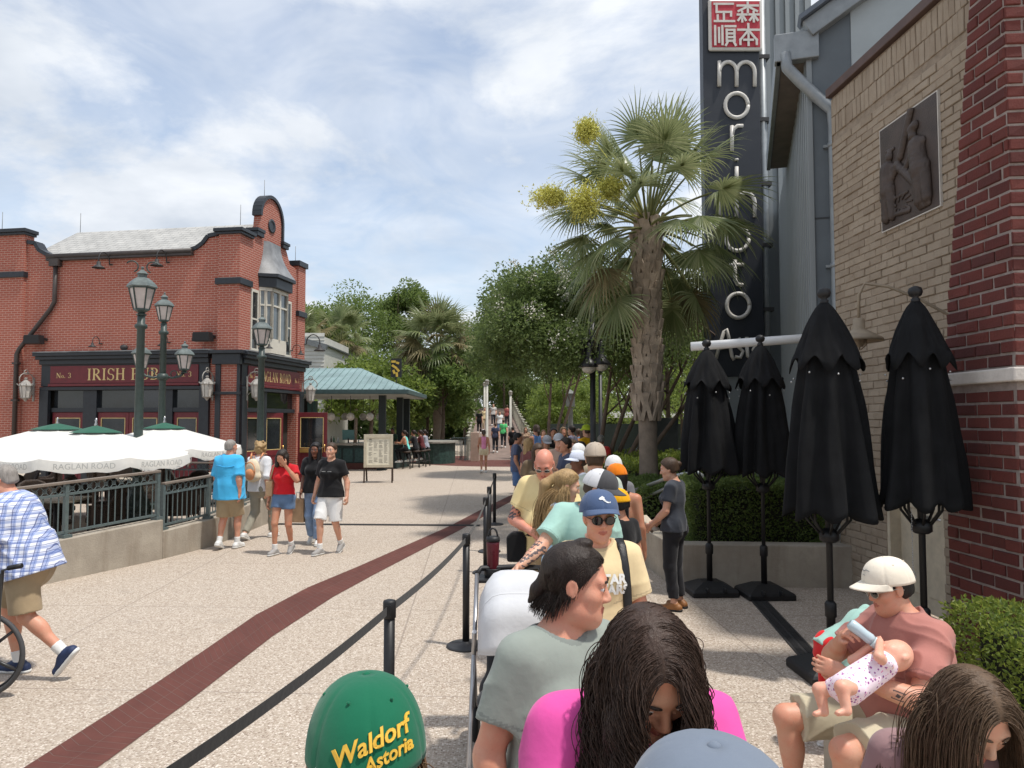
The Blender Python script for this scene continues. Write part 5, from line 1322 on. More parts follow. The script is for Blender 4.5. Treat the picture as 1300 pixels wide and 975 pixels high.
P, Fc = relief_fig(); link_mesh('figures', P - OFFS[rl.name], Fc, bronze, rl, fixn=True)
# gooseneck barn lamp on that wall
bm_ = mat('verdigris_lamp', (.27, .215, .15), .55, .2, 10)
gl = thing('barn_lamp', 'tan metal barn lamp on a curved arm between the two large umbrellas', 'lamp', (0, 0, 0), world=True)
a, b, c = at(1205, 402, 6.2), at(1098, 366, 6.9), at(1099, 405, 6.9)
wp = Vector((*twp(2.75, .02), a.z - .05)); a = wp
top = Vector((b.x, b.y, b.z)); mb = MB(); mb.tube([a, a + (top - a) * .25 + Vector((0, 0, -.02)), a + (top - a) * .55 + Vector((0, 0, .06)), a + (top - a) * .8 + Vector((0, 0, .085)), top + Vector((-.0, 0, .045)), top + Vector((-.05, .02, -.06)), Vector((top.x - .055, top.y + .02, c.z - .03))], .014, 8); mb.lathe([(.05, -.012), (.05, .012)], 12, True, tuple(a)); mb.build('arm', bm_, gl)
mb = MB(); cc = (top.x - .055, top.y + .02, c.z - .02); mb.lathe([(.03, .03), (.05, .02), (.055, -.07), (.10, -.10), (.205, -.16), (.215, -.19), (.20, -.18), (.05, -.11)], 24, True, cc); mb.build('shade', bm_, gl)
mb = MB(); mb.lathe([(.055, -.12), (.06, -.20), (.03, -.24)], 12, True, cc)
for k in range(6): al = math.pi / 3 * k; mb.tube([(cc[0] + .075 * math.cos(al), cc[1] + .075 * math.sin(al), cc[2] - .14), (cc[0] + .07 * math.cos(al), cc[1] + .07 * math.sin(al), cc[2] - .22), (cc[0] + .01 * math.cos(al), cc[1] + .01 * math.sin(al), cc[2] - .27)], .004, 5)
mb.build('cage', bm_, gl)
# grey metal clad building
def corrmat():
    s = NT('grey_metal_cladding'); co = s.node('ShaderNodeNewGeometry').outputs['Position']; n = s.noise(co, 1.4, 5, .6)
    mp = s.node('ShaderNodeMapping'); mp.inputs[3].default_value = (6, 6, .35); s.l.new(co, mp.inputs[0])
    c = s.mix(s.ramp(s.noise(mp.outputs[0], 1, 4, .6), [(.4, 0.0), (.75, .5)]), (.235, .255, .26), (.17, .19, .20)); c = s.mix(s.math('MULTIPLY', n, .4), c, (.28, .295, .295)); return s.fin(c, .5, .2, .4)
clad = corrmat(); slate = mat('blue_grey_panel', (.115, .135, .15), .5, .12, 2); palep = mat('pale_grey_panel', (.36, .40, .41), .55, .08, 2); eave = mat('eave_soffit', (.15, .125, .11), .6, .2, 5); metalr = mat('zinc_gutter', (.25, .27, .28), .45, .15, 6, metal=.3)
gb = thing('grey_metal_building', 'tall grey metal clad building with gutter, downspout and gable roof', 'building', (3.95, 9.6, 0), world=True)
G0 = Vector((3.98, 9.75)); gd = Vector((.299, .954)).normalized(); gx = Vector((gd.y, -gd.x))   # gd runs back along the left wall, gx along the front
def gpt(s_, t_, z): p = G0 + gd * s_ + gx * t_; return (p.x, p.y, z)
def gbox(mb, s0, s1, t0, t1, z0, z1): mb.prism([gpt(s0, t0, 0)[:2], gpt(s0, t1, 0)[:2], gpt(s1, t1, 0)[:2], gpt(s1, t0, 0)[:2]], z0, z1, 'xy')
mb = MB(); gbox(mb, .0, 19, .02, 9, -.02, 7.05); mb.build('core', clad, gb)
mb = MB(); k = .05
while k < 18.8:
    w = .32; gbox(mb, k, k + w * .42, -.035, .021, 0, 7.05); k += w
mb.build('cladding', clad, gb, bev=.006)
def gable_sheet(name, s0, s1, poly, m):
    mb = MB(); k = len(poly); mb.add([gpt(s0, t_, z) for t_, z in poly] + [gpt(s1, t_, z) for t_, z in poly], [tuple(range(k)), tuple(range(2 * k - 1, k - 1, -1))] + [(i, i + k, (i + 1) % k + k, (i + 1) % k) for i in range(k)]); mb.build(name, m, gb)
gable_sheet('front_panel', -.03, 0, [(0, -.02), (9, -.02), (9, 12.7), (0, 7.1)], slate)
gable_sheet('upper_panel', -.045, -.031, [(.54, 4.5), (9, 4.5), (9, 12.7), (.54, 7.43)], palep)
for z in (2.0, 4.68):
    mb = MB(); gbox(mb, -.04, -.0305, .0, .54, z, z + .02); mb.build('panel_joint', mat('joint_dark', (.05, .055, .06), .6), gb)
mb = MB(); gbox(mb, -.06, .06, -.02, .05, 0, 7.0); mb.build('corner_trim', clad, gb, bev=.006)
wx0, wx1 = at(976, 500, 17.5).x, at(1040, 500, 17.5).x; mb = MB(); mb.box(wx0, wx1, 17.5, 17.8, -.02, 12.5); k = wx0 + .06
while k < wx1: mb.box(k, k + .10, 17.44, 17.499, -.02, 12.5); k += .24
mb.build('back_wing', clad, gb)
# eave with its box gutter along the left wall, rake board up the gable
mb = MB(); gbox(mb, -.10, 4.4, -.34, .02, 6.86, 7.12); mb.build('eave', eave, gb, bev=.01)
mb = MB(); gbox(mb, -.12, 4.42, -.40, -.33, 6.84, 7.18); gbox(mb, -.13, .02, -.42, .14, 6.84, 7.22); mb.build('gutter', metalr, gb, bev=.012)
rk = MB(); rk.beam(gpt(-.10, .0, 7.22), gpt(-.10, 6.5, 11.3), .16, .24, (0, 0, 1)); rk.build('rake_board', metalr, gb, bev=.01)
rk = MB(); rk.beam(gpt(-.12, -.1, 7.34), gpt(-.12, 6.5, 11.5), .30, .06, (0, 0, 1)); rk.build('roof_edge', mat('roof_edge_blue', (.10, .12, .15), .5), gb)
px_ = .30
mb = MB(); mb.tube([gpt(-.10, -.28, 6.95), gpt(-.10, -.26, 6.75), gpt(-.09, -.10, 6.55), gpt(-.11, px_ - .2, 6.30), gpt(-.12, px_ - .02, 6.10), gpt(-.12, px_, 5.9), gpt(-.12, px_, .75), gpt(-.13, px_ - .02, .6), gpt(-.2, px_ - .16, .45)], .075, 12); mb.build('downspout', metalr, gb)
for z in (5.6, 4.0, 2.3, .9):
    mb = MB(); mb.lathe([(.083, z), (.083, z + .06)], 12, True, gpt(-.12, px_, 0)); q = gpt(-.07, px_, z + .03); mb.cbox(q, (.26, .05, .035), math.atan2(gx.y, gx.x)); mb.build('pipe_clamp', metalr, gb)
# white horizontal pipe beam behind the small umbrellas
mb = MB(); mb.tube([at(877, 440, 9.75), at(1100, 424, 9.35)], .058, 16); tag(mb.build('white_pipe_beam', mat('white_pipe', (.70, .70, .69), .4, .06), loc=tuple(at(877, 440, 9.75))), 'white horizontal pipe beam behind the tops of the small closed umbrellas', 'beam')
# vertical restaurant sign
sg = thing('blade_sign', 'tall dark vertical sign reading morimoto Asia with red seal on top', 'sign', (4.5, 17, 0), world=True)
dark = mat('sign_dark', (.026, .029, .036), .45, .1, 3); letm = mat('sign_letter', (.58, .55, .50), .4, .08, 6); side_m = mat('sign_letter_side', (.30, .24, .19), .5)
p0, p1 = at(898, 480, 17), at(971, 480, 17); zb_, zt_ = at(898, 478, 17).z, at(898, -60, 17).z
SX0, SX1 = p0.x, p1.x; SW = SX1 - SX0
mb = MB(); mb.box(SX0, SX1, 17.0, 17.32, zb_, zt_); mb.build('panel', dark, sg, bev=.01)
mb = MB(); mb.tube([(SX1 + .12, 17.16, 0), (SX1 + .12, 17.16, zt_ + .5)], .09, 12); mb.build('mast', metalr, sg)
for py in (70, 150, 232, 310, 392):
    mb = MB(); z = at(975, py, 17).z; mb.box(SX1 - .01, SX1 + .26, 17.04, 17.28, z - .045, z + .045); mb.build('mast_clamp', iron, sg)
mb = MB(); mb.box(SX0 + .1, SX1 + .1, 17.05, 17.25, 0, zb_); mb.build('foot_panel', clad, sg)
def sl_(px, py): p = at(px, py, 16.985); return Vector((p.x, 16.975, p.z))
def stroke(paths, r=.047, name='sign_letter'):
    mb = MB()
    for P in paths: mb.tube([sl_(*p) for p in P], r, 8)
    mb.build(name, letm, sg)
arcp = lambda cx, cy, rx, ry, a0, a1, n=14: [(cx + rx * math.cos(R(a)), cy - ry * math.sin(R(a))) for a in np.linspace(a0, a1, n)]
def let_m(cx, yb): 
    stroke([[(cx - 22, yb), (cx - 22, yb - 32)], arcp(cx - 11, yb - 18, 11, 13, 180, 0) + [(cx, yb)], arcp(cx + 11.5, yb - 18, 11.5, 13, 180, 0) + [(cx + 23, yb)]])
let_m(935, 110); stroke([arcp(935, 134, 14.5, 15.5, 0, 360, 26)]); stroke([[(929, 192), (929, 160)], [(929, 172), (931, 164), (936, 160), (943, 160)]])
stroke([[(935, 236), (935, 212)], [(935, 204), (935, 202)]]); let_m(935, 276); stroke([arcp(936, 303, 14.5, 15.5, 0, 360, 26)])
stroke([[(933, 330), (933, 355), (936, 361), (943, 362)], [(926, 337), (944, 336)]]); stroke([arcp(937, 388, 14.5, 15.5, 0, 360, 26)])
AP = [[(909, 455), (913, 440), (919, 421), (922, 418), (925, 428), (929, 452), (932, 457)], [(911, 443), (920, 441), (929, 440)], [(940, 430), (935, 433), (938, 441), (943, 446), (940, 454), (933, 453)], [(948, 438), (949, 452), (953, 455)], [(948, 428), (948, 430)], [(966, 438), (960, 437), (956, 444), (958, 453), (964, 451), (966, 440), (967, 452), (970, 454)]]
stroke(AP, .042)
# the seal: red square with cream strokes
ss = MB(); a, b = sl_(899, 66), sl_(966, 1); ss.box(a.x, b.x, 16.90, 16.995, a.z, b.z); seal = ss.build('seal', letm, sg, bev=.05)
ss = MB(); ss.box(a.x + .07, b.x - .07, 16.885, 16.902, a.z + .07, b.z - .07); ss.build('seal_red', mat('seal_red', (.42, .030, .045), .5), seal)
def seal_stroke(P, r=.034):
    mb = MB(); V = [Vector((a.x + .07 + (b.x - a.x - .14) * u, 16.882, a.z + .07 + (b.z - a.z - .14) * v)) for u, v in P]
    for p, q in zip(V[:-1], V[1:]):
        d = (q - p).normalized() * r * .8; e = Vector((0, -.0004 * len(mb.f) / 6, 0)); mb.beam(p - d + e, q + d + e, r * 2 * .75, .02, (0, 1, 0))
    return mb
SP = [[(.06, .94), (.44, .94)], [(.10, .94), (.10, .76), (.40, .76), (.40, .68)], [(.25, .76), (.25, .58)], [(.06, .56), (.46, .56)], [(.12, .68), (.12, .57)],
      [(.54, .90), (.96, .90)], [(.75, .98), (.75, .76)], [(.75, .88), (.56, .78)], [(.75, .88), (.94, .78)], [(.54, .70), (.72, .70)], [(.63, .76), (.63, .55)], [(.63, .69), (.55, .58)], [(.63, .69), (.70, .58)], [(.78, .70), (.97, .70)], [(.87, .76), (.87, .55)], [(.87, .69), (.79, .58)], [(.87, .69), (.95, .58)],
      [(.06, .44), (.06, .05)], [(.14, .40), (.14, .10)], [(.21, .44), (.21, .05)], [(.28, .44), (.48, .44)], [(.30, .36), (.46, .36), (.46, .12), (.30, .12), (.30, .36)], [(.30, .28), (.46, .28)], [(.30, .20), (.46, .20)], [(.33, .12), (.28, .03)], [(.43, .12), (.48, .03)],
      [(.54, .36), (.97, .36)], [(.75, .48), (.75, .03)], [(.75, .35), (.58, .14), (.58, .05)], [(.75, .35), (.92, .14), (.92, .05)], [(.66, .14), (.84, .14)]]
mb = MB()
for i_, P in enumerate(SP):
    q = seal_stroke(P); q.v = [v - arr((0, .0009 * i_, 0)) for v in q.v]; mb.v += q.v; 
    for f in q.f: mb.f.append([i + mb.n for i in f])
    mb.mi += q.mi; mb.sm += q.sm; mb.n += q.n
mb.build('seal_strokes', letm, seal, fixn=False)
# ------------------------------------------------------------------ closed black umbrellas
fabric = mat('black_canvas', (.0105, .0108, .0118), .88, .35, 5, .004, 500, spec=.18); hard = mat('black_plastic', (.012, .012, .013))
def closed_umbrella(px, topy, Y, zb, half, label, vent=.33, seed=0, tall=True):
    p = at(px, topy, Y); t = thing('closed_umbrella', label, 'umbrella', (p.x, Y, 0), seed * .7, 'closed black umbrellas'); zt = p.z; q = np.random.default_rng(seed)
    NF = 8; na, nz = 96, 26; ph = q.uniform(0, 6, 6)
    def surf_(zlo, zhi, r0, r1, dp, nz, pw, flare=0.0):
        P = np.zeros((nz, na, 3))
        for j in range(nz):
            f = j / (nz - 1); z = zhi + (zlo - zhi) * f; Rr = r0 + (r1 - r0) * f ** pw
            for i in range(na):
                a = 2 * math.pi * i / na; w = math.cos(NF * a + .9 * math.sin(2 * a + ph[0]) + .5 * math.sin(3 * a + ph[4] + f * 1.5)); w = math.copysign(abs(w) ** .7, w) * (.8 + .45 * math.sin(3 * a + ph[5] + 2.5 * f)); lf = min(1, f * 2.2)
                r = Rr * (1 + dp * lf * w + .05 * lf * math.sin(3 * a + ph[1] + 2 * f) + .035 * math.sin(11 * a + ph[2] + 5 * f) * lf + .018 * math.sin(19 * a + ph[3] - 9 * f) * lf) + flare * max(0, f - .75) * math.cos(a - ph[3]) 
                P[j, i] = (r * math.cos(a), r * math.sin(a), z - (.035 * math.cos(NF * a + .5) * f ** 3 if dp > .05 else 0))
        return P
    mb = MB(); mb.grid(surf_(zb, zt - .16, .07, half, .20, 34, .5, .10), True, cv=True); cn = mb.build('canopy', fabric, t, fixn=False); m_ = cn.modifiers.new('thick', 'SOLIDIFY'); m_.thickness = .006
    mb = MB(); zv = zt - .13 - (zt - zb) * vent; P = surf_(zv, zt - .07, .035, half * .84, .075, 14, .75)
    for i in range(na): P[-1, i, 2] -= .03 * math.cos(8 * 2 * math.pi * i / na) + .012 * math.sin(5 * 2 * math.pi * i / na + seed)
    mb.grid(P, True, cv=True); vt = mb.build('vent_flap', fabric, t, fixn=False); m_ = vt.modifiers.new('thick', 'SOLIDIFY'); m_.thickness = .006
    mb = MB(); mb.lathe([(.03, -.09), (.035, -.05), (.02, -.035), (.045, -.02), (.055, .01), (.045, .04), (.012, .055)], 14, True, (0, 0, zt)); mb.build('finial', hard, t)
    mb = MB(); mb.tube([(0, 0, .1), (0, 0, zt - .06)], .025 if tall else .022, 12); mb.build('pole', hard, t)
    mb = MB()
    for k in range(8):
        a = 2 * math.pi * k / 8; mb.tube([(half * .55 * math.cos(a), half * .55 * math.sin(a), zb + .10), (half * .52 * math.cos(a), half * .52 * math.sin(a), zb - .04), (.05 * math.cos(a), .05 * math.sin(a), zb - .17)], .011, 5)
    mb.lathe([(.05, zb - .22), (.075, zb - .20), (.075, zb - .14), (.04, zb - .11)], 14); mb.build('rib_hub', hard, t)
    mb = MB(); mb.lathe([(.034, .08), (.034, .45), (.045, .46), (.045, .56), (.03, .58)], 12); mb.build('pole_sleeve', hard, t)
    mb = MB(); b0 = [(-.27, -.25), (.27, -.25), (.27, .25), (-.27, .25)]
    V = [(x, y, z) for z, s_ in ((0, 1), (.055, 1), (.075, .95), (.15, .40)) for x, y in ((x * s_, y * s_) for x, y in b0)]
    fs = [(0, 3, 2, 1), (12, 13, 14, 15)] + [(4 * r_ + i, 4 * r_ + (i + 1) % 4, 4 * r_ + 4 + (i + 1) % 4, 4 * r_ + 4 + i) for r_ in range(3) for i in range(4)]
    mb.add(V, fs); mb.M = Matrix.Rotation(-seed * .7 + .05, 4, 'Z'); b = MB(); b.M = mb.M; b.add(V, fs)
    for sx in (-1, 1): b.cbox((sx * .10, -.23, .085), (.03, .10, .05)); 
    b.build('base', hard, t, bev=.014)
    mb = MB()
    for k in range(8):
        a = 2 * math.pi * (k + .25) / 8; f = .42; r = half * .86; mb.ball((r * math.cos(a) * 1.0, r * math.sin(a), zv - .10 - .04 * math.sin(k * 2.0)), .009, 6, 4)
    mb.build('snap', mat('steel', (.45, .45, .45)), cn)
    return t
closed_umbrella(897, 437, 8.75, 1.42, .315, 'closed black umbrella at the left end of the four, on a flat base', .25, 1, False)
closed_umbrella(965, 431, 8.6, 1.40, .315, 'closed black umbrella second from the left, below the white pipe end', .25, 2, False)
closed_umbrella(1046, 374, 5.95, 1.26, .315, 'large closed black umbrella standing behind the person feeding a baby', .25, 3)
closed_umbrella(1162, 372, 5.75, 1.36, .275, 'large closed black umbrella against the red brick pier', .25, 4)
ch = MB(); p = at(1157, 645, 5.6)
for k in range(26): z = p.z - k * .018; ch.tube([(p.x + .004 * math.cos(x), 5.6 + (.004 * math.sin(x) if k % 2 else 0), z + .011 * math.sin(x)) for x in np.linspace(0, 6.28, 8, endpoint=False)] if False else [(p.x, 5.6, z), (p.x + (.003 if k % 2 else -.003), 5.6, z - .014)], .0035, 5)
ch.tube([(p.x + .02 * math.cos(x), 5.6, p.z - .50 + .028 * math.sin(x)) for x in np.linspace(0, 6.28, 12, endpoint=False)], .004, 5, closed=True); tag(ch.build('hanging_chain', MATS['steel'], loc=(p.x, 5.6, p.z)), 'thin pull chain with a ring hanging under the rightmost umbrella', 'chain')
# ------------------------------------------------------------------ planter, hedges, handrail
pl = thing('concrete_planter', 'low concrete planter wall behind the small umbrellas', 'planter', (2.0, 8.9, 0), world=True)
mb = MB(); PP = [(1.95, 9.15), (4.12, 9.0), (4.12, 9.28), (2.12, 9.42), (1.85, 14.0), (1.55, 14.0)]; mb.prism(PP, -.02, .50, 'xy'); mb.build('planter_wall', conc, pl, bev=.015)
mb = MB(); mb.prism([(2.10, 9.42), (4.1, 9.26), (4.3, 13.9), (1.8, 13.98)], .30, .42, 'xy'); mb.build('soil', mat('soil', (.035, .024, .016), .95, .3, 8, .02, 20), pl)
def leafmat(name, c1, c2, c3, rough=.45, tr=.48):
    s = NT(name); ge = s.node('ShaderNodeNewGeometry'); c = s.ramp(ge.outputs['Random Per Island'], [(0.0, c1), (.55, c2), (1.0, c3)])
    c = s.mix(s.math('MULTIPLY', s.noise(s.coord('Object'), 1.1, 3), .45), c, mul(c2, .7)); s.fin(c, rough, 0, .35)
    t = s.node('ShaderNodeBsdfTranslucent'); s.put(t.inputs[0], s.mix(.5, c, mul(c3, 1.6))); m_ = s.node('ShaderNodeMixShader'); m_.inputs[0].default_value = tr
    s.l.new(s.b.outputs[0], m_.inputs[1]); s.l.new(t.outputs[0], m_.inputs[2]); s.l.new(m_.outputs[0], s.n['Material Output'].inputs[0]); return s.m
def leaves(C_, dirs, L, Wd, q, droop=.2):
    """one folded leaf per point: six vertices"""
    n = len(C_); d = dirs / np.linalg.norm(dirs, axis=1, keepdims=True); r = q.normal(size=(n, 3)); x = np.cross(d, r); x /= np.maximum(np.linalg.norm(x, axis=1, keepdims=True), 1e-6); u = np.cross(x, d)
    L = L * q.uniform(.7, 1.3, (n, 1)); w = Wd * q.uniform(.7, 1.3, (n, 1)); m_ = C_ + d * L * .5 - u * L * droop * .15; e = C_ + d * L - u * L * droop
    V = np.stack([C_, m_ + x * w / 2 + u * w * .15, e, m_ - x * w / 2 + u * w * .15], 1).reshape(-1, 3); return V, (np.arange(n)[:, None] * 4 + np.arange(4)[None, :])
hedgem = leafmat('hedge_leaf', (.07, .115, .028), (.13, .19, .05), (.23, .29, .095)); hedgey = leafmat('bright_hedge_leaf', (.07, .12, .02), (.14, .20, .035), (.27, .31, .06))
hedge_dark = mat('hedge_inside', (.016, .017, .009), .95, .4, 9)
def hedge(label, poly, z0, z1, n, L, m, seed=1, name='hedge', cat='hedge', bump_=.10):
    q = np.random.default_rng(seed); P = np.array(poly); c = P.mean(0); t = thing(name, label, cat, (c[0], c[1], z0), world=True)
    ins = c + (P - c) * .80; mb = MB(); mb.prism([tuple(p) for p in ins], z0, z1 - .10, 'xy'); mb.build('dark_core', hedge_dark, t)  # solid core added behind the leaves, the hedge's inner darkness put into its colour
    E = [(P[i], P[(i + 1) % len(P)]) for i in range(len(P))]; A = [np.linalg.norm(b - a) * (z1 - z0) for a, b in E]
    area = .5 * abs(sum(P[i][0] * P[(i + 1) % len(P)][1] - P[(i + 1) % len(P)][0] * P[i][1] for i in range(len(P)))); tot = sum(A) + area; pts, nrm = [], []
    for (a, b), ar in zip(E, A):
        k = int(n * ar / tot); s_ = q.uniform(0, 1, k); z = q.uniform(z0, z1, k); o = np.array([(b - a)[1], -(b - a)[0]]); o = o / np.linalg.norm(o); o = o if o @ ((a + b) / 2 - c) > 0 else -o
        xy = a + (b - a) * s_[:, None]; bl = bump_ * (np.sin(xy[:, :1] * 5 + z[:, None] * 3) * np.sin(z[:, None] * 6 + xy[:, 1:] * 4) * .6 - .4 * np.abs(q.normal(size=(k, 1)))) ; rnd = np.clip((z[:, None] - (z1 - .12)) / .12, 0, 1) ** 2 * .10
        xy = xy + o * (bl - rnd); pts.append(np.concatenate([xy, z[:, None]], 1)); nrm.append(np.tile([o[0], o[1], .35], (k, 1)))
    lo, hi = P.min(0), P.max(0); k = int(n * area / tot * 1.6); xy = q.uniform(lo, hi, (k, 2))
    inside = np.zeros(k, bool)
    for i in range(len(P)):
        a, b = P[i], P[(i + 1) % len(P)]; cnd = ((a[1] > xy[:, 1]) != (b[1] > xy[:, 1])) & (xy[:, 0] < (b[0] - a[0]) * (xy[:, 1] - a[1]) / (b[1] - a[1] + 1e-9) + a[0]); inside ^= cnd
    xy = xy[inside]; zz_ = z1 + bump_ * .6 * np.sin(xy[:, 0] * 6) * np.sin(xy[:, 1] * 5 + 1) - .05 * np.abs(q.normal(size=len(xy))); pts.append(np.concatenate([xy, zz_[:, None]], 1)); nrm.append(np.tile([0, 0, 1.], (len(xy), 1)))
    pts, nrm = np.concatenate(pts), np.concatenate(nrm); d = nrm * .8 + q.normal(size=pts.shape) * .75
    V, Fc = leaves(pts, d, L, L * .55, q); link_mesh('leaves', V - OFFS[t.name], Fc, m, t, sm=False, uv=False); return t
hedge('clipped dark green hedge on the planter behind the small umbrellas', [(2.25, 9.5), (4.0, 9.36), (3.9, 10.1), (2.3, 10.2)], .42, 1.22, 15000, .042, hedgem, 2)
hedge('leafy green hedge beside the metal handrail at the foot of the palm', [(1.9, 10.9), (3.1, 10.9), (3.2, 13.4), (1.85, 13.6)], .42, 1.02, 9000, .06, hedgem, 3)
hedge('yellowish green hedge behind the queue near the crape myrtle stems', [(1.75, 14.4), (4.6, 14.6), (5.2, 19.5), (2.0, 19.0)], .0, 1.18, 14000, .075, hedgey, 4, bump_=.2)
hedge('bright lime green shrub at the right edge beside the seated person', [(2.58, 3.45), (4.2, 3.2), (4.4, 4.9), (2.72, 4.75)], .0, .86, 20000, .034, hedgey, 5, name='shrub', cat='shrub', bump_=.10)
hr = thing('handrail', 'grey metal double handrail by the hedge behind the woman in black', 'handrail', (1.6, 10, 0), world=True); hm_ = mat('galvanised', (.36, .38, .37), .35, .1, 9, metal=.6)
def hrp(px, py, Y): return at(px, py, Y)
mb = MB(); mb.tube([hrp(800, 625, 11.5), hrp(850, 606, 10.6), hrp(884, 598, 10.2), hrp(891, 603, 10.18), hrp(893, 625, 10.15)], .028, 10); mb.build('rail', hm_, hr)
mb = MB(); mb.tube([hrp(800, 640, 11.5), hrp(850, 618, 10.6), hrp(872, 612, 10.3), hrp(880, 617, 10.25), hrp(876, 626, 10.3), hrp(864, 626, 10.4)], .024, 10); mb.build('rail', hm_, hr)
# bench ledge the seated person uses, at the right
mb = MB(); mb.prism([(1.66, 3.05), (2.55, 3.0), (2.66, 4.9), (2.52, 4.95), (2.35, 4.25), (1.72, 4.2)], -.02, .43, 'xy'); lb = mb.build('concrete_ledge', conc, loc=(2.0, 3.6, 0), bev=.02); tag(lb, 'low concrete ledge edging the lime green shrub at the right', 'ledge')
# ------------------------------------------------------------------ trees
bark = mat('brown_bark', (.10, .072, .052), .9, .3, 6, .01, 40); barkm = mat('crape_bark', (.165, .115, .085), .75, .25, 5, .006, 30)
lf_dark = leafmat('leaf_dark', (.042, .075, .02), (.10, .15, .042), (.20, .255, .09)); lf_mid = leafmat('leaf_mid', (.06, .105, .024), (.125, .19, .045), (.22, .28, .085)); lf_lite = leafmat('leaf_light', (.075, .12, .022), (.15, .215, .04), (.26, .32, .075))
blossom = mat('white_blossom', (.62, .60, .52), .7, .1, 30)
def limbs(t, starts, ends, m, r0, seed=0):
    """tapered stems from the ground up into the crown"""
    q = np.random.default_rng(seed); mb = MB()
    for a, b in zip(starts, ends):
        a, b = arr(a), arr(b); mid = a + (b - a) * .5 + arr((*q.normal(size=2) * .12, 0)) * np.linalg.norm(b - a) * .3
        P = [(1 - s_) ** 2 * a + 2 * s_ * (1 - s_) * mid + s_ * s_ * b for s_ in np.linspace(0, 1, 9)]; mb.tube(P, [r0 * (1 - .72 * s_) for s_ in np.linspace(0, 1, 9)], 8)
        for k in range(4):
            i = 4 + k; d = q.normal(size=3) * .5; d[2] = abs(d[2]) * .8 + .3; L = np.linalg.norm(b - a) * .28
            e = P[i] + d / np.linalg.norm(d) * L; mb.tube([P[i], (P[i] + e) / 2 + q.normal(size=3) * .05 * L, e], [r0 * .35, r0 * .24, r0 * .08], 6)
    mb.build('trunk', m, t)
def tree(label, X, Y, zc, rad, n, L, m, seed, nclump=40, stems=None, sr=.10, flowers=0, cat='tree', name='tree', group=None, core=.62, barkmat=None, z0=0.0):
    q = np.random.default_rng(seed); t = thing(name, label, cat, (X, Y, z0), 0, group); rad = arr(rad); zc = zc - z0
    u = q.normal(size=(nclump, 3)); u /= np.linalg.norm(u, axis=1, keepdims=True); u[:, 2] = np.where(u[:, 2] < -.55, -u[:, 2], u[:, 2]); rr = q.uniform(.35, 1.0, (nclump, 1)) ** .6
    cc = u * rr * rad + arr((0, 0, zc)); cr = q.uniform(.20, .40, nclump) * rad.mean()
    pick = q.integers(0, nclump, n); w = q.normal(size=(n, 3)); w /= np.linalg.norm(w, axis=1, keepdims=True); w *= q.uniform(.35, 1.12, (n, 1)) ** .7
    P = cc[pick] + w * cr[pick][:, None] * arr((1.1, 1.1, .75)); d = w + q.normal(size=(n, 3)) * .8 + arr((0, 0, -.15))
    V, Fc = leaves(P, d, L, L * .52, q); link_mesh('crown', V, Fc, m, t, sm=False, uv=False)
    st = stems or [(0, 0)]
    ends = [cc[int(i)] * .8 + arr((0, 0, zc)) * .2 for i in q.integers(0, nclump, len(st))]
    if stems: ends = [arr((s_[0] * 2.2 + q.normal() * .25, s_[1] * 1.5 + q.normal() * .2, zc + rad[2] * .15)) for s_ in st]
    else: ends = [arr((q.normal() * .2, q.normal() * .2, zc + rad[2] * .3))]
    limbs(t, [(s_[0] * .45, s_[1] * .45, 0) for s_ in st], ends, barkmat or bark, sr, seed)
    if flowers:
        f = q.integers(0, nclump, flowers); front = np.argsort(cc[:, 1] - .3 * cc[:, 2])[:nclump // 2]; f = front[f % len(front)]; up_ = cc[f] + arr((0, -.62, .42)) * cr[f][:, None] + q.normal(size=(flowers, 3)) * cr[f][:, None] * .22; k = 44
        P = np.repeat(up_, k, 0) + q.normal(size=(flowers * k, 3)) * arr((.07, .07, .11)) * (L / .09) ** .5; V, Fc = leaves(P, q.normal(size=P.shape), L * .55, L * .5, q); link_mesh('blossom', V, Fc, blossom, t, sm=False, uv=False)
    return t
x = at(722, 480, 17.6).x
tree('large white flowering crape myrtle with many bare stems beside the palm', x + .25, 17.6, 4.0, (2.6, 2.2, 1.65), 62000, .09, lf_dark, 5, 70, [(.75, 0), (.95, .2), (1.15, -.1), (1.35, .15), (1.6, 0), (.55, .3)], .075, 26, barkmat=barkm)
tree('dark leafy tree right of the palm trunk against the dark sign', 4.3, 20.5, 3.9, (1.5, 1.5, 2.2), 9000, .10, lf_mid, 6, 34, None, .10)
tree('white flowering crape myrtle standing over the right side of the bridge ramp', at(675, 430, 27).x + .3, 27, 5.0, (2.5, 2.4, 1.9), 26000, .12, lf_dark, 7, 50, [(.5, 0), (.8, .2), (.65, .1)], .07, 30, barkmat=barkm)
tree('small lime green tree behind the queue beneath the flowering crown', at(715, 530, 36).x, 36, 2.5, (2.0, 1.9, 1.5), 9000, .14, lf_lite, 8, 40, [(0, 0), (.3, .1)], .07)
tree('lime green tree beyond the dark fence right of the lamp', at(765, 500, 40).x, 40, 2.8, (4.2, 2.5, 2.0), 9000, .17, lf_lite, 9, 40, None, .12)
tree('pale green tree seen between the palm trunk and closed umbrellas', at(868, 480, 32).x, 32, 3.4, (2.2, 2.0, 3.0), 9000, .15, lf_lite, 10, 36, None, .10)
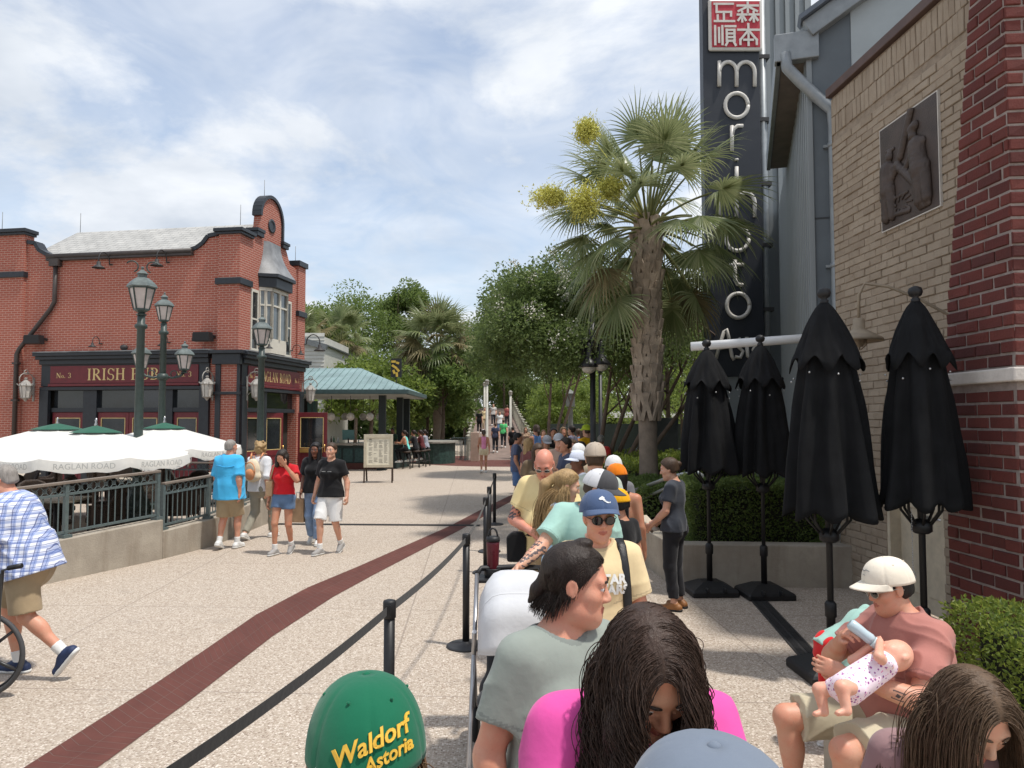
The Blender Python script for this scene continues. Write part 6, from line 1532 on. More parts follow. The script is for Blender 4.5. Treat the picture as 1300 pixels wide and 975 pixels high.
far = [(410, 452, 58, 3.2, 3.4, lf_mid, 'rounded green tree showing over the left half of the teal roof'), (452, 440, 62, 4.0, 4.6, lf_mid, 'broad mid green tree behind the middle of the teal roof'),
       (512, 405, 66, 2.2, 3.4, lf_mid, 'tall thin topped green tree standing above all the far trees'), (500, 455, 70, 3.4, 4.0, lf_dark, 'dark tree below the tall thin topped tree'), (590, 470, 64, 3.6, 3.6, lf_dark, 'dark green tree between the shaggy palm and the bridge'),
       (640, 455, 72, 5.0, 5.0, lf_dark, 'dark tree mass behind the far end of the bridge'), (700, 450, 66, 6.0, 6.5, lf_dark, 'broad dark tree behind the flowering crape myrtles'), (800, 455, 70, 7.0, 6.5, lf_mid, 'tall green tree filling the gap behind the palm trunk'), (880, 470, 60, 3.0, 4.5, lf_mid, 'green tree just left of the dark sign base'),
       (380, 440, 55, 2.2, 3.0, lf_lite, 'yellow green tree peeping out beside the brick pub'), (560, 500, 45, 2.4, 2.4, lf_mid, 'low green tree under the shaggy palm crown'), (470, 505, 42, 3.2, 1.9, lf_lite, 'bright shrubby tree seen under the teal roof'), (540, 520, 48, 3.0, 2.0, lf_mid, 'bushy tree beside the end of the bar'), (612, 480, 79, 4.5, 3.6, lf_dark, 'dark tree closing the far end of the bridge'), (655, 505, 77, 4.0, 2.6, lf_mid, 'green tree beyond the right rail of the bridge')]
for i, (px, py, Y, rx, rz_, m, lab) in enumerate(far):
    p = at(px, py, Y); tree(lab, p.x, Y, p.z, (rx, rx * .8, rz_), 9000, .26, m, 20 + i, 44, None, .16)
q_ = np.random.default_rng(99); P, d = [], []
n = 44000; xx = q_.uniform(-60, 70, n); hh_ = 5.2 + 1.6 * np.sin(xx * .35) + 1.0 * np.sin(xx * 1.1 + 1); zz2 = q_.uniform(0, 1, n) ** .8 * hh_; yy_ = 84 + q_.normal(size=n) * 1.5 + 2 * np.sin(xx * .7 + zz2)
V, Fc = leaves(np.stack([xx, yy_, zz2], 1), q_.normal(size=(n, 3)), .75, .5, q_); o = link_mesh('woods', V, Fc, lf_dark, sm=False, uv=False); tag(o, 'dark far off woods closing the view behind everything', 'woods', None, 'stuff')
# ------------------------------------------------------------------ palms
fr_green = leafmat('palm_leaf', (.09, .13, .04), (.17, .21, .08), (.32, .34, .18), .36, .3); fr_dry = leafmat('palm_leaf_dry', (.10, .085, .035), (.17, .14, .06), (.26, .21, .10), .6, .2)
stalk = mat('palm_stalk', (.16, .17, .06), .55, .2, 5); boot = mat('palm_boot', (.33, .265, .20), .9, .3, 5, .01, 40); btrunk = mat('palm_trunk', (.21, .165, .125), .92, .25, 4, .012, 30)
flow = mat('palm_flower', (.60, .58, .14), .7, .15, 30)
def frond(mb, root, az, el, pet, blade, q, droop, nl=40, wid=.042):
    """petiole arching out and a costapalmate fan of folded, drooping leaflets"""
    d = Vector((math.cos(az) * math.cos(el), math.sin(az) * math.cos(el), math.sin(el))); P = [Vector(root)]; v = d.copy()
    for k in range(8): v = (v + Vector((0, 0, -droop * .05 * (1 - abs(v.z) * .3)))).normalized(); P.append(P[-1] + v * pet / 8)
    mb.m = 1; mb.tube([tuple(p) for p in P], [.026 - .0018 * k for k in range(9)], 6, False); mb.m = 0
    side = v.cross(Vector((0, 0, 1)));
    if side.length < .1: side = Vector((1, 0, 0))
    side.normalize(); nrm = side.cross(v).normalized(); roll = q.uniform(-.5, .5); side, nrm = side * math.cos(roll) + nrm * math.sin(roll), nrm * math.cos(roll) - side * math.sin(roll)
    o = P[-1]; S = 7
    for i in range(nl):
        th = (i / (nl - 1) - .5) * R(235) * (1 + q.normal() * .01); L = blade * (1 - .34 * abs(th) / R(117)) * q.uniform(.9, 1.06)
        base = o + v * (.22 * blade * max(0, math.cos(th * .5))) * .9
        dd = (v * math.cos(th) + side * math.sin(th) + nrm * (-.10 - .22 * abs(math.sin(th)))).normalized(); pp = base.copy(); w0 = dd.cross(nrm).normalized(); V = []
        dr = droop * q.uniform(.5, 1.5)
        for k in range(S):
            f = k / (S - 1); w = wid * (.35 + 1.4 * min(f / .3, 1) * .55 if f < .3 else 1.12 * (1 - ((f - .3) / .7) ** 1.3) + .03) * blade
            V += [pp - w0 * w / 2, pp + nrm * w * .22, pp + w0 * w / 2]
            dd = (dd + Vector((0, 0, -1)) * dr * (.02 + .30 * f * f)).normalized(); pp = pp + dd * L / S
        mb.add([tuple(x_) for x_ in V], [f_ for k in range(S - 1) for f_ in ((3 * k, 3 * k + 1, 3 * k + 4, 3 * k + 3), (3 * k + 1, 3 * k + 2, 3 * k + 5, 3 * k + 4))], False)
def palm(label, X, Y, zt, r, nf, pet, blade, seed, dry=.15, boots=True, flowers=(), nl=40, lean_=(0, 0), wid=.042, fr=None, bootz=.32, name='palm_tree'):
    q = np.random.default_rng(seed); t = thing(name, label, 'palm tree', (X, Y, 0), 0); N = 40
    ax = lambda z: Vector((lean_[0] * math.sin(z / zt * math.pi), lean_[1] * (z / zt), z))
    mb = MB(); mb.tube([tuple(ax(zt * k / N)) for k in range(N + 1)], [r * (1.12 - .25 * min(1, k / N * 4) + .10 * (1 if k / N > bootz else 0) + q.uniform(-.015, .015)) for k in range(N + 1)], 20); mb.build('trunk', btrunk, t)
    if boots:
        mb = MB(); z = zt * bootz; row = 0
        while z < zt + .1:
            for k in range(7):
                a = 2 * math.pi * (k + .5 * (row % 2)) / 7 + q.uniform(-.06, .06); c = ax(min(z, zt)); o = Vector((math.cos(a), math.sin(a), 0)); s_ = Vector((-o.y, o.x, 0)); fl = q.uniform(.8, 1.15)
                for sg in (-1, 1):
                    b0 = c + o * r * 1.06 + s_ * sg * r * .42 - Vector((0, 0, .12)); e = c + o * r * (1.42 * fl) - s_ * sg * r * .16 + Vector((0, 0, .32 * fl)); mb.beam(b0, b0 + (e - b0) * 1.05, r * .36, .04, o)
            z += .165; row += 1
        mb.build('boots', boot, t)
    mb = MB(); mb2 = MB(); top = ax(zt)
    for i in range(nf):
        f = i / nf; el = R(84 - 138 * f ** .95 + q.uniform(-9, 9)); az = i * 2.39996 + q.uniform(-.25, .25)
        if nl > 30 and f > .62 and math.sin(az) < -.35 and math.cos(az) > -.75: continue
        b = mb2 if q.uniform() < dry * (2.2 * f) and (f > .55 or nl < 30) else mb
        rt = top + Vector((math.cos(az) * r * .5, math.sin(az) * r * .5, .30 - .45 * f)); frond(b, rt, az, el, pet * q.uniform(.85, 1.1), blade * q.uniform(.85, 1.1), q, .85 + 1.15 * f, nl, wid)
    mb.build('fronds', [fr or fr_green, stalk], t, fixn=False, uv=False)
    if mb2.n: mb2.build('dry_fronds', [fr_dry, stalk], t, fixn=False, uv=False)
    for (px, py, dY, rx, rz_) in flowers:
        c = at(px, py, Y + dY) - Vector((X, Y, 0)); k = 900; P = arr(c) + q.normal(size=(k, 3)) * arr((rx, rx, rz_)) * .5; mb = MB(); V, Fc = leaves(np.repeat(P, 4, 0) + q.normal(size=(k * 4, 3)) * .018, q.normal(size=(k * 4, 3)), .045, .018, q)
        mb.tube([tuple(top + Vector((0, 0, .2))), tuple((top + c) * .5 + Vector((0, 0, .2))), tuple(c)], [.014, .01, .004], 6); mb.add(V, [tuple(f_) for f_ in Fc]); mb.build('flower_stalk', flow, t, fixn=False, uv=False)
    return t
px0 = at(824, 500, 13.0).x
palm('tall fan palm with criss-cross boots and yellow flower sprays, beside the dark sign', px0, 13.0, 5.35, .185, 72, 1.12, 1.08, 3, .12, True, [(745, 166, -.9, .16, .18), (742, 258, -1.1, .26, .26), (700, 250, -.6, .30, .16), (775, 240, -.8, .2, .16)], 36, (-.03, 0), bootz=.40, wid=.030)
p = at(556, 425, 46); palm('shaggy dense fan palm with dry skirt left of the bridge', p.x, 46, p.z - .8, .30, 95, 1.35, 1.75, 4, .4, False, (), 24, wid=.06)
p = at(432, 425, 54); palm('feathery fan palm rising behind the teal roof', p.x, 54, p.z - .6, (.25), 46, 1.4, 1.6, 5, .1, False, (), 20, wid=.08)
p = at(384, 428, 50); palm('fan palm half hidden behind the brick pub', p.x, 50, p.z - .6, .25, 40, 1.3, 1.4, 6, .2, False, (), 20, wid=.08)
# ------------------------------------------------------------------ bar pavilion with the teal roof
teal = mat('verdigris_roof', (.19, .275, .275), .55, .22, 1.2, .004, 20); tealt = mat('teal_trim', (.05, .085, .085), .5, .2, 6); dgreen = mat('bar_green', (.022, .045, .045), .45, .25, 4)
bar = thing('bar_pavilion', 'open air bar with teal hip roof and dark posts', 'bar', (-6.5, 31, 0), world=True)
x0, x1, y0, y1, ze, zr = -13.0, -4.2, 29.6, 36.0, 3.28, 4.36
mb = MB(); mb.add([(x0, y0, ze), (x1, y0, ze), (x1, y1, ze), (x0, y1, ze), (x0 + 2, 32.8, zr), (-6.7, 32.8, zr)], [(0, 1, 5, 4), (1, 2, 5), (2, 3, 4, 5), (3, 0, 4)]); mb.build('roof', teal, bar)
mb = MB(); 
for k in range(34):
    xx_ = x0 + .28 * k
    if xx_ < x1 - .1:
        f = 1.0 if xx_ < -6.7 else max(.0, (x1 - xx_) / (x1 + 6.7)); mb.beam((xx_, y0 - .01, ze + .02), (xx_, y0 + (32.8 - y0) * f, ze + (zr - ze) * f + .02), .03, .03)
mb.build('roof_seams', teal, bar)
mb = MB(); mb.box(x0 - .05, x1 + .05, y0 - .06, y0 + .05, ze - .18, ze + .005); mb.box(x1 - .05, x1 + .06, y0 + .051, y1, ze - .18, ze + .005); mb.build('gutter', tealt, bar, bev=.02)
mb = MB(); mb.box(x0, x1 - .06, y0 + .06, y1, ze - .20, ze - .10); mb.build('ceiling', mat('pale_soffit', (.35, .36, .33), .6), bar)
for (xp, yp) in ((-5.35, 30.6), (-5.05, 33.4), (-9.6, 30.6), (-9.6, 34.8), (-5.0, 35.2), (-12.6, 33.0)):
    mb = MB(); mb.box(xp - .14, xp + .14, yp - .14, yp + .14, 0, ze - .11); mb.box(xp - .19, xp + .19, yp - .19, yp + .19, 0, .4); mb.build('post', mat('post_dark_green', (.018, .026, .026), .5), bar, bev=.01)
ct = mat('counter_stone', (.30, .28, .24), .5, .2, 5)
mb = MB(); mb.box(-11.2, -5.6, 30.9, 31.5, 1.02, 1.10); mb.prism([(-5.602, 30.9), (-4.7, 31.6), (-4.3, 33.2), (-4.8, 33.4), (-5.2, 32.0), (-5.602, 31.5)], 1.02, 1.10, 'xy'); mb.build('counter', ct, bar, bev=.012)
mb = MB(); mb.box(-11.0, -5.62, 31.1, 31.3, 0, 1.0); mb.prism([(-5.6, 31.1), (-4.95, 31.7), (-4.55, 33.1), (-4.75, 33.2), (-5.2, 31.9), (-5.6, 31.3)], 0, 1.0, 'xy'); mb.build('bar_front', dgreen, bar)
mb = MB(); 
for k in range(11): a = -10.9 + k * .48; mb.box(a, a + .40, 31.06, 31.098, .30, .88)
mb.build('bar_panels', mat('bar_teal_panel', (.030, .075, .075), .4, .3, 12), bar, bev=.01)
mb = MB(); mb.box(-11.0, -5.62, 31.05, 31.098, .0, .26); mb.build('bar_skirt', mat('bar_brick_red', (.12, .045, .035), .8), bar)
mb = MB(); mb.box(-12.0, -9.2, 33.4, 33.9, 0, 3.0); mb.build('back_cabinet', mat('bar_dark', (.014, .016, .016), .5), bar)
mb = MB(); mb.box(-8.95, -8.6, 32.4, 32.8, 0, 2.9); mb.build('shutter_column', mat('shutter_teal', (.06, .13, .13), .5), bar)
btl = [mat('bottle_glass_%s' % nme, c, .1, .1, spec=.8) for nme, c in (('clear', (.45, .47, .46)), ('brown', (.08, .03, .01)), ('green', (.03, .10, .04)))]
b0 = None; q = random.Random(4); bp_ = [None] * 3
def bottle(m):
    t = thing('bottle', 'small bottle standing on the outdoor bar counter', 'bottle', (0, 0, 0), 0, 'bottles on the bar'); mb = MB(); mb.lathe([(.038, 0), (.04, .02), (.04, .17), (.015, .22), (.014, .28)], 8); mb.build('glass', m, t); return t
for k in range(22):
    i = k % 3; t = bp_[i] if bp_[i] is not None else None
    if t is None: t = bp_[i] = bottle(btl[i])
    else: t = copy_tree(t)
    t.location = (-10.9 + k * .17 + q.uniform(-.05, .05), 31.25 + q.uniform(-.1, .12), 1.10)
ORD = ['first', 'second', 'third', 'fourth', 'fifth', 'sixth', 'seventh', 'eighth']
def globe(x, y, z, label):
    t = thing('globe_lamp', label, 'lamp', (x, y, z), 0, 'round white lamps under the bar roof'); mb = MB(); mb.ball((0, 0, 0), .17); mb.build('globe', mat('globe_white', (.60, .57, .52), .3), t); mb = MB(); mb.tube([(0, 0, .16), (0, 0, ze - .1 - z)], .012, 5); mb.build('cord', iron, t)
for k, (px, Y) in enumerate(((396, 31), (415, 34), (420.5, 31), (438, 34), (445, 31), (461, 34), (469.5, 31), (482, 34))):
    p = at(px, 529, Y); globe(p.x, Y, p.z, '%s round white globe from the left under the teal bar roof' % ORD[k])
tp = thing('till_screen', 'teal till screen standing on the bar counter', 'screen', (-6.9, 31.3, 1.1)); mb = MB(); mb.cbox((0, 0, .34), (.5, .06, .42), 0, .15); mb.build('panel', mat('till_teal', (.08, .20, .21), .4), tp); mb = MB(); mb.tube([(0, 0, 0), (0, 0, .2)], .03, 8); mb.build('stand', iron, tp)
def stool():
    t = thing('bar_stool', 'dark round bar stool at the right end of the bar', 'stool', (0, 0, 0), 0, 'bar stools at the outdoor bar'); mb = MB(); mb.lathe([(.02, .68), (.19, .69), (.20, .72), (.18, .75), (.02, .755)], 16); mb.build('seat', wood, t)
    for k in range(4): a = math.pi / 4 + k * math.pi / 2; mb = MB(); mb.tube([(.13 * math.cos(a), .13 * math.sin(a), .69), (.22 * math.cos(a), .22 * math.sin(a), 0)], .015, 6); mb.build('leg', iron, t)
    mb = MB(); mb.tube([(.18 * math.cos(a), .18 * math.sin(a), .25) for a in np.linspace(0, 2 * math.pi, 14, endpoint=False)], .01, 5, closed=True); mb.build('foot_ring', iron, t); return t
stools = [(-4.45, 31.4), (-4.15, 32.1), (-3.95, 32.8), (-3.85, 33.5)]; s0 = stool()
for i, (x, y) in enumerate(stools):
    t = s0 if i == 0 else copy_tree(s0); t.location = (x, y, 0); t['label'] = 'dark round bar stool, %s from the front at the bar end' % ORD[i]
# dark green sign board with yellow letters over the bar roof
p = at(503, 467, 33); sgn = thing('roof_sign', 'small dark sign with yellow shapes on top of the teal bar roof', 'sign', (p.x, 33, 0), world=True)
mb = MB(); mb.box(p.x - .24, p.x + .24, 33, 33.06, p.z - .42, p.z + .42); mb.build('board', mat('sign_black', (.02, .02, .02), .5), sgn); mb = MB()
for k, (a, b, w) in enumerate(((-.15, .28, .2), (.08, .22, .14), (-.1, .05, .26), (.1, -.1, .16), (-.12, -.18, .18), (.04, -.3, .2))): mb.cbox((p.x + a * .8, 32.99, p.z + b), (w, .012 + .001 * k, .10), 0, 0, .3 * k)
mb.build('yellow_shapes', mat('sign_yellow', (.60, .38, .06), .5), sgn); mb = MB(); mb.box(p.x - .02, p.x + .02, 33.0, 33.05, 3.6, p.z - .42); mb.build('stand', iron, sgn)
# round railing with planting at the bar end
def fence_panel(a, b, h_, label, z0=0.0): return railing(Vector((*a, 0)), Vector((*b, 0)), z0, z0, h_, label, inset=0, picket=.14, posts=3, lattice=False)
cv = [(-5.0, 36.2), (-3.6, 34.9), (-2.8, 36.2), (-3.0, 37.6)]
rb = thing('curved_counter', 'curved dark counter with white top at the right end of the bar', 'counter', (-3.6, 36, 0), world=True)
mb = MB(); mb.prism([(-3.7 + .95 * math.cos(a), 36.0 + 1.2 * math.sin(a)) for a in np.linspace(0, 2 * math.pi, 20, endpoint=False)], 0, .98, 'xy'); mb.build('front', mat('bar_fence_green', (.028, .06, .05), .5, .5, 9), rb)
mb = MB(); mb.prism([(-3.7 + 1.1 * math.cos(a), 36.0 + 1.35 * math.sin(a)) for a in np.linspace(0, 2 * math.pi, 20, endpoint=False)], .98, 1.06, 'xy'); mb.build('top', ct, rb)
fence_panel((-8.0, 38.6), (-3.2, 38.4), 1.05, 'grey picket railing behind the bar end'); fence_panel((-3.1, 38.4), (-1.75, 38.2), 1.15, 'grey picket railing panel between brick stub and bridge pillar'); fence_panel((4.0, 24.5), (9.0, 24.0), 1.1, 'dark railing beyond the yellowish hedge')
wb = mat('pillar_tan', (.42, .30, .23), .8, .15, 4); 
def pillar(label, px, Y, hgt, w, m, cap_=True):
    x = at(px, 560, Y).x; t = thing('pillar', label, 'pillar', (x, Y, 0)); mb = MB(); mb.box(-w / 2, w / 2, -w / 2, w / 2, 0, hgt); mb.build('shaft', m, t, bev=.01)
    if cap_: mb = MB(); mb.box(-w / 2 - .04, w / 2 + .04, -w / 2 - .04, w / 2 + .04, hgt + .001, hgt + .07); mb.build('cap', wb, t, bev=.01)
pillar('tan plastered pillar at the left foot of the bridge', 603, 37.5, 1.45, .42, wb, False); pillar('low brick stub ending the railing near the bar', 565, 37.0, .62, .75, paver)
# ------------------------------------------------------------------ footbridge ramp
brg = thing('footbridge', 'rising pedestrian bridge with pale railings at the end of the walkway', 'bridge', (0, 40, 0), world=True); deckm = mat('bridge_deck', (.20, .145, .12), .85, .2, 2); pale = mat('pale_bridge_rail', (.36, .34, .27), .6, .15, 3)
def bpt(s_, side, z=0.0):                                            # s_ 0..1 along the ramp
    Y = 38.5 + 34 * s_; xc = -.55 - .1 * s_ * 1 ; return Vector((xc - .035 * (Y - 38.5) + side * (1.75 - .1 * s_), Y, 3.3 * (s_ ** 1.15) + z))
mb = MB(); G = [[tuple(bpt(k / 16, -1, .0)), tuple(bpt(k / 16, 1, .0))] for k in range(17)]; mb.grid(np.array(G), False); mb.grid(np.array([[tuple(bpt(k / 16, -1, -.5)), tuple(bpt(k / 16, 1, -.5))] for k in range(17)]), False); mb.build('deck', deckm, brg)
for sd in (-1, 1):
    for z in (1.12, .95, .18):
        mb = MB(); mb.tube([tuple(bpt(k / 16, sd, z)) for k in range(17)], .06 if z > 1 else .035, 6); mb.build('rail', pale, brg)
    for k in range(17):
        mb = MB(); mb.beam(bpt(k / 16, sd, -.4), bpt(k / 16, sd, 1.2), .12, .12, (0, 1, 0)); c = bpt(k / 16, sd, 1.26); mb.lathe([(.02, -.05), (.11, -.04), (.12, .0), (.02, .06)], 8, True, tuple(c)); mb.build('post', pale, brg)
    mb = MB()
    for k in range(110): 
        if k % 7: mb.beam(bpt(k / 110, sd, .18), bpt(k / 110, sd, .95), .025, .025, (0, 1, 0))
    mb.build('pickets', pale, brg)
    mb = MB(); mb.grid(np.array([[tuple(bpt(k / 16, sd * 1.0, 0)), tuple(bpt(k / 16, sd * 1.0, -1.2))] for k in range(17)]), False); mb.build('side_beam', pale, brg)
lp_ = mat('lamp_pale', (.42, .40, .35), .5, .15, 5)
def bridge_lamp(px, ty, by, Y, label):
    a, b = at(px, by, Y), at(px, ty, Y); t = thing('bridge_lamp', label, 'lamp post', (a.x, Y, a.z), 0, None); h_ = b.z - a.z
    mb = MB(); mb.lathe([(.13, 0), (.13, .3), (.09, .35), (.075, h_ - .25)], 10); mb.build('post', lp_, t); mb = MB(); mb.lathe([(.10, h_ - .25), (.13, h_ - .2), (.13, h_ - .04), (.16, h_ - .03), (.05, h_ + .06)], 10); mb.build('lamp_head', lp_, t)
bridge_lamp(618, 483, 566, 44, 'pale lamp column at the start of the bridge, tallest'); bridge_lamp(615, 486, 535, 60, 'pale lamp column far along the bridge'); bridge_lamp(594, 480, 540, 62, 'thin pale lamp column left of the bridge'); bridge_lamp(648, 497, 548, 52, 'pale lamp column on the right bridge rail')
# lamps in the queue area
def road_lamp():
    p = at(752, 386, 15.6); t = thing('black_lamp_post', 'tall black lamp post with two bell lamps above the queue', 'street lamp', (p.x, 15.6, 0)); h_ = p.z
    mb = MB(); mb.lathe([(.13, 0), (.13, .8), (.075, .9), (.07, 1.4), (.085, 1.42), (.085, 1.5), (.062, 1.55), (.055, h_)], 14); mb.build('post', blk, t)
    for sx, zz_ in ((-.10, 0), (.16, .05)):
        z = at(752, 466, 15.6).z + zz_; mb = MB(); mb.lathe([(.21, -.02), (.22, .0), (.13, .10), (.07, .22), (.05, .45), (.02, .5)], 16, True, (sx, -.16, z)); mb.tube([(sx, -.16, z + .45), (sx * .6, -.1, z + .8), (0, 0, z + .85)], .022, 7); o = mb.build('bell_shade', blk, t)
        mb = MB(); mb.ball((sx, -.16, z - .02), (.155, .155, .13)); mb.build('globe', mat('opal_globe', (.62, .58, .50), .3), o)
    z = at(752, 440, 15.6).z
    for sx in (-.16, .10): mb = MB(); mb.cbox((sx, -.05, z), (.20, .22, .34), .3, .3, .25 * sx / abs(sx)); mb.build('speaker_horn', blk, t, .02)
road_lamp()
p = at(762, 470, 24); t = thing('dark_pole', 'thin dark pole just right of the black lamp post', 'pole', (p.x, 24, 0)); mb = MB(); mb.lathe([(.09, 0), (.09, .5), (.07, .55), (.06, 3.6)], 10); mb.build('shaft', blk, t); mb = MB(); mb.ball((0, 0, 3.62), .09); mb.build('finial', blk, t)
p = at(724, 492, 30); t = thing('grey_lantern', 'grey square lantern on a column behind the queue', 'lamp post', (p.x, 30, 0)); mb = MB(); mb.lathe([(.20, 0), (.20, .9), (.12, 1.0), (.10, 2.5), (.16, 2.55)], 12); mb.build('post', mat('column_grey', (.17, .18, .17), .6), t); mb = MB(); mb.box(-.17, .17, -.17, .17, 2.6, 3.1); mb.lathe([(.26, 3.1), (.28, 3.13), (.02, 3.3)], 4, False, (0, 0, 0), .785); mb.build('lantern_head', mat('column_grey', (.17, .18, .17)), t)
# dark slatted fence and low white canopy behind the queue
fn = thing('dark_fence', 'dark mesh fence running behind the queue', 'fence', (6, 33, 0), world=True); mb = MB(); mb.box(1.6, 14, 33, 33.05, .1, 1.9); mb.build('panel', mat('fence_mesh', (.028, .04, .034), .7, .3, 20), fn)
for k in range(7): mb = MB(); x = 1.6 + k * 2.05; mb.box(x - .04, x + .04, 32.94, 32.999, 0, 2.0); mb.build('post', blk, fn)
cn = thing('white_canopy', 'low white canopy roof seen behind the dark fence', 'canopy', (5, 46, 0), world=True); mb = MB(); mb.box(3.2, 16, 46, 49, 2.25, 2.62); mb.build('roof', mat('canopy_white', (.62, .62, .60), .6), cn)
for x in (3.5, 8, 12, 15.6): mb = MB(); mb.tube([(x, 46.2, 0), (x, 46.2, 2.25)], .08, 8); mb.build('post', pale, cn)
nb = thing('notice_board', 'dark notice board on posts right of the palm trunk', 'sign board', (at(845, 550, 20).x, 20, 0)); mb = MB(); mb.box(-.34, .34, -.03, .03, 1.15, 2.1); mb.build('panel', mat('board_dark', (.05, .055, .055), .5), nb, .01)
for x in (-.3, .3): mb = MB(); mb.tube([(x, .05, 0), (x, .05, 2.1)], .03, 8); mb.build('leg', blk, nb)
# ------------------------------------------------------------------ menu easel
ez = thing('menu_easel', 'cream framed menu board on dark easel legs', 'menu board', (at(480, 612, 24.3).x, 24.3, 0), R(6)); crm = mat('easel_cream', (.52, .47, .36), .55, .12, 8)
mb = MB()
for a in ((-.47, -.38, .50, 1.58), (.38, .47, .50, 1.58), (-.379, .379, 1.46, 1.58), (-.379, .379, .50, .60)): mb.box(a[0], a[1], -.04, .04, a[2], a[3])
mb.build('frame', crm, ez, bev=.008); mb = MB(); mb.box(-.38, .38, -.012, .02, .60, 1.46); pg = mb.build('page', mat('menu_paper', (.72, .68, .55), .6), ez)
mb = MB(); q = random.Random(3)
for col in range(4):
    for k in range(20):
        if q.random() < .85: x = -.31 + col * .165; mb.box(x, x + q.uniform(.07, .13), -.0145, -.012, 1.36 - k * .037, 1.372 - k * .037)
mb.box(-.30, -.22, -.0145, -.012, 1.40, 1.44); mb.build('print_lines', mat('menu_ink', (.22, .20, .17), .8), pg)
for x in (-.45, .45):
    mb = MB(); mb.beam((x, .02, .5), (x, -.02, 0), .05, .05); mb.build('leg', wood, ez); mb = MB(); mb.beam((x, .06, 1.5), (x * .95, .75, 0), .05, .05, (0, 1, 0)); mb.build('leg', wood, ez)
mb = MB(); mb.add([(.40, .085, 1.5), (.40, .6, .45), (-.40, .6, .45), (-.40, .085, 1.5)], [(0, 1, 2, 3)]); o = mb.build('back_board', wood, ez); m_ = o.modifiers.new('thick', 'SOLIDIFY'); m_.thickness = .03
# ------------------------------------------------------------------ clapboard house behind the pub, slim far tower
hs_ = thing('clapboard_house', 'pale grey clapboard house peeking past the far pub pier', 'house', (-10, 42, 0), world=True); sid = mat('pale_siding', (.50, .49, .44), .7, .08, 3)
a, b = at(379, 437, 40), at(412, 437, 40); mb = MB(); k = 0
for k in range(34): z = k * .2; mb.box(a.x - 5, b.x, 40 - .02 * (k % 1), 46, z, z + .196) if False else mb.add([(a.x - 5, 39.96, z), (b.x, 39.96, z), (b.x, 40.0, z + .2), (a.x - 5, 40.0, z + .2), (a.x - 5, 40.02, z), (b.x, 40.02, z)], [(0, 1, 2, 3), (0, 4, 5, 1)])
mb.box(a.x - 5, b.x - .02, 40.01, 46, 0, 6.6); mb.build('wall', sid, hs_)
mb = MB(); z1, z2 = at(380, 431, 40).z, at(414, 443, 40).z; mb.beam((a.x - .6, 39.9, z1 + .12), (b.x + .15, 39.9, z2 + .05), .3, .22); mb.beam((a.x - .6, 43, z1 + .3), (b.x + .15, 43, z2 + .2), 6.3, .08); mb.build('roof', mat('house_roof', (.16, .17, .17), .6), hs_)
mb = MB(); w = at(402, 476, 39.9); mb.box(w.x - .5, w.x + .3, 39.9, 39.955, w.z - .6, w.z + .3); mb.build('window', glassd, hs_)
tw_ = thing('far_tower', 'pale far off tower top between the bridge trees', 'tower', (at(602, 430, 260).x, 260, 0), 0); mb = MB(); zt2 = at(602, 436, 260).z; mb.box(-2.2, 2.2, -2, 2, 0, zt2); mb.build('shaft', mat('far_concrete', (.45, .46, .46), .7), tw_); mb = MB(); mb.box(-2.7, 2.7, -2.5, 2.5, zt2 + .01, zt2 + 1.6); mb.build('cap', mat('far_grey', (.30, .32, .34), .7), tw_)
# ------------------------------------------------------------------ everyone in the place
ct_ = lambda n_, c, **k: cloth('cloth_' + n_, srgb(*c), **k)
white_sh = mat('white_rubber', (.68, .68, .66), .5, .06); black_sh = mat('black_rubber', (.015, .015, .016), .5); greysh = mat('grey_suede', (.30, .29, .28), .8)
lensm = mat('dark_lens', (.006, .006, .007), .05, .1, spec=.9); framem = mat('dark_frame', (.012, .011, .010), .3); wireframe = mat('wire_frame', (.45, .42, .36), .3, metal=.8)
sockw = ct_('sock_white', (225, 225, 222))
def scalp(n, seed, front=True):
    q = np.random.default_rng(seed); u = q.normal(size=(n * 4, 3)); u /= np.linalg.norm(u, axis=1, keepdims=True); p = u * arr((.079, .102, .091)) + arr((0, -.018, .036))
    ok = ((p - arr((0, .058, .060))) @ arr((0, .8, -.6)) < 0) & (p[:, 2] > -.05); p, u = p[ok][:n], u[ok][:n]; return p, u
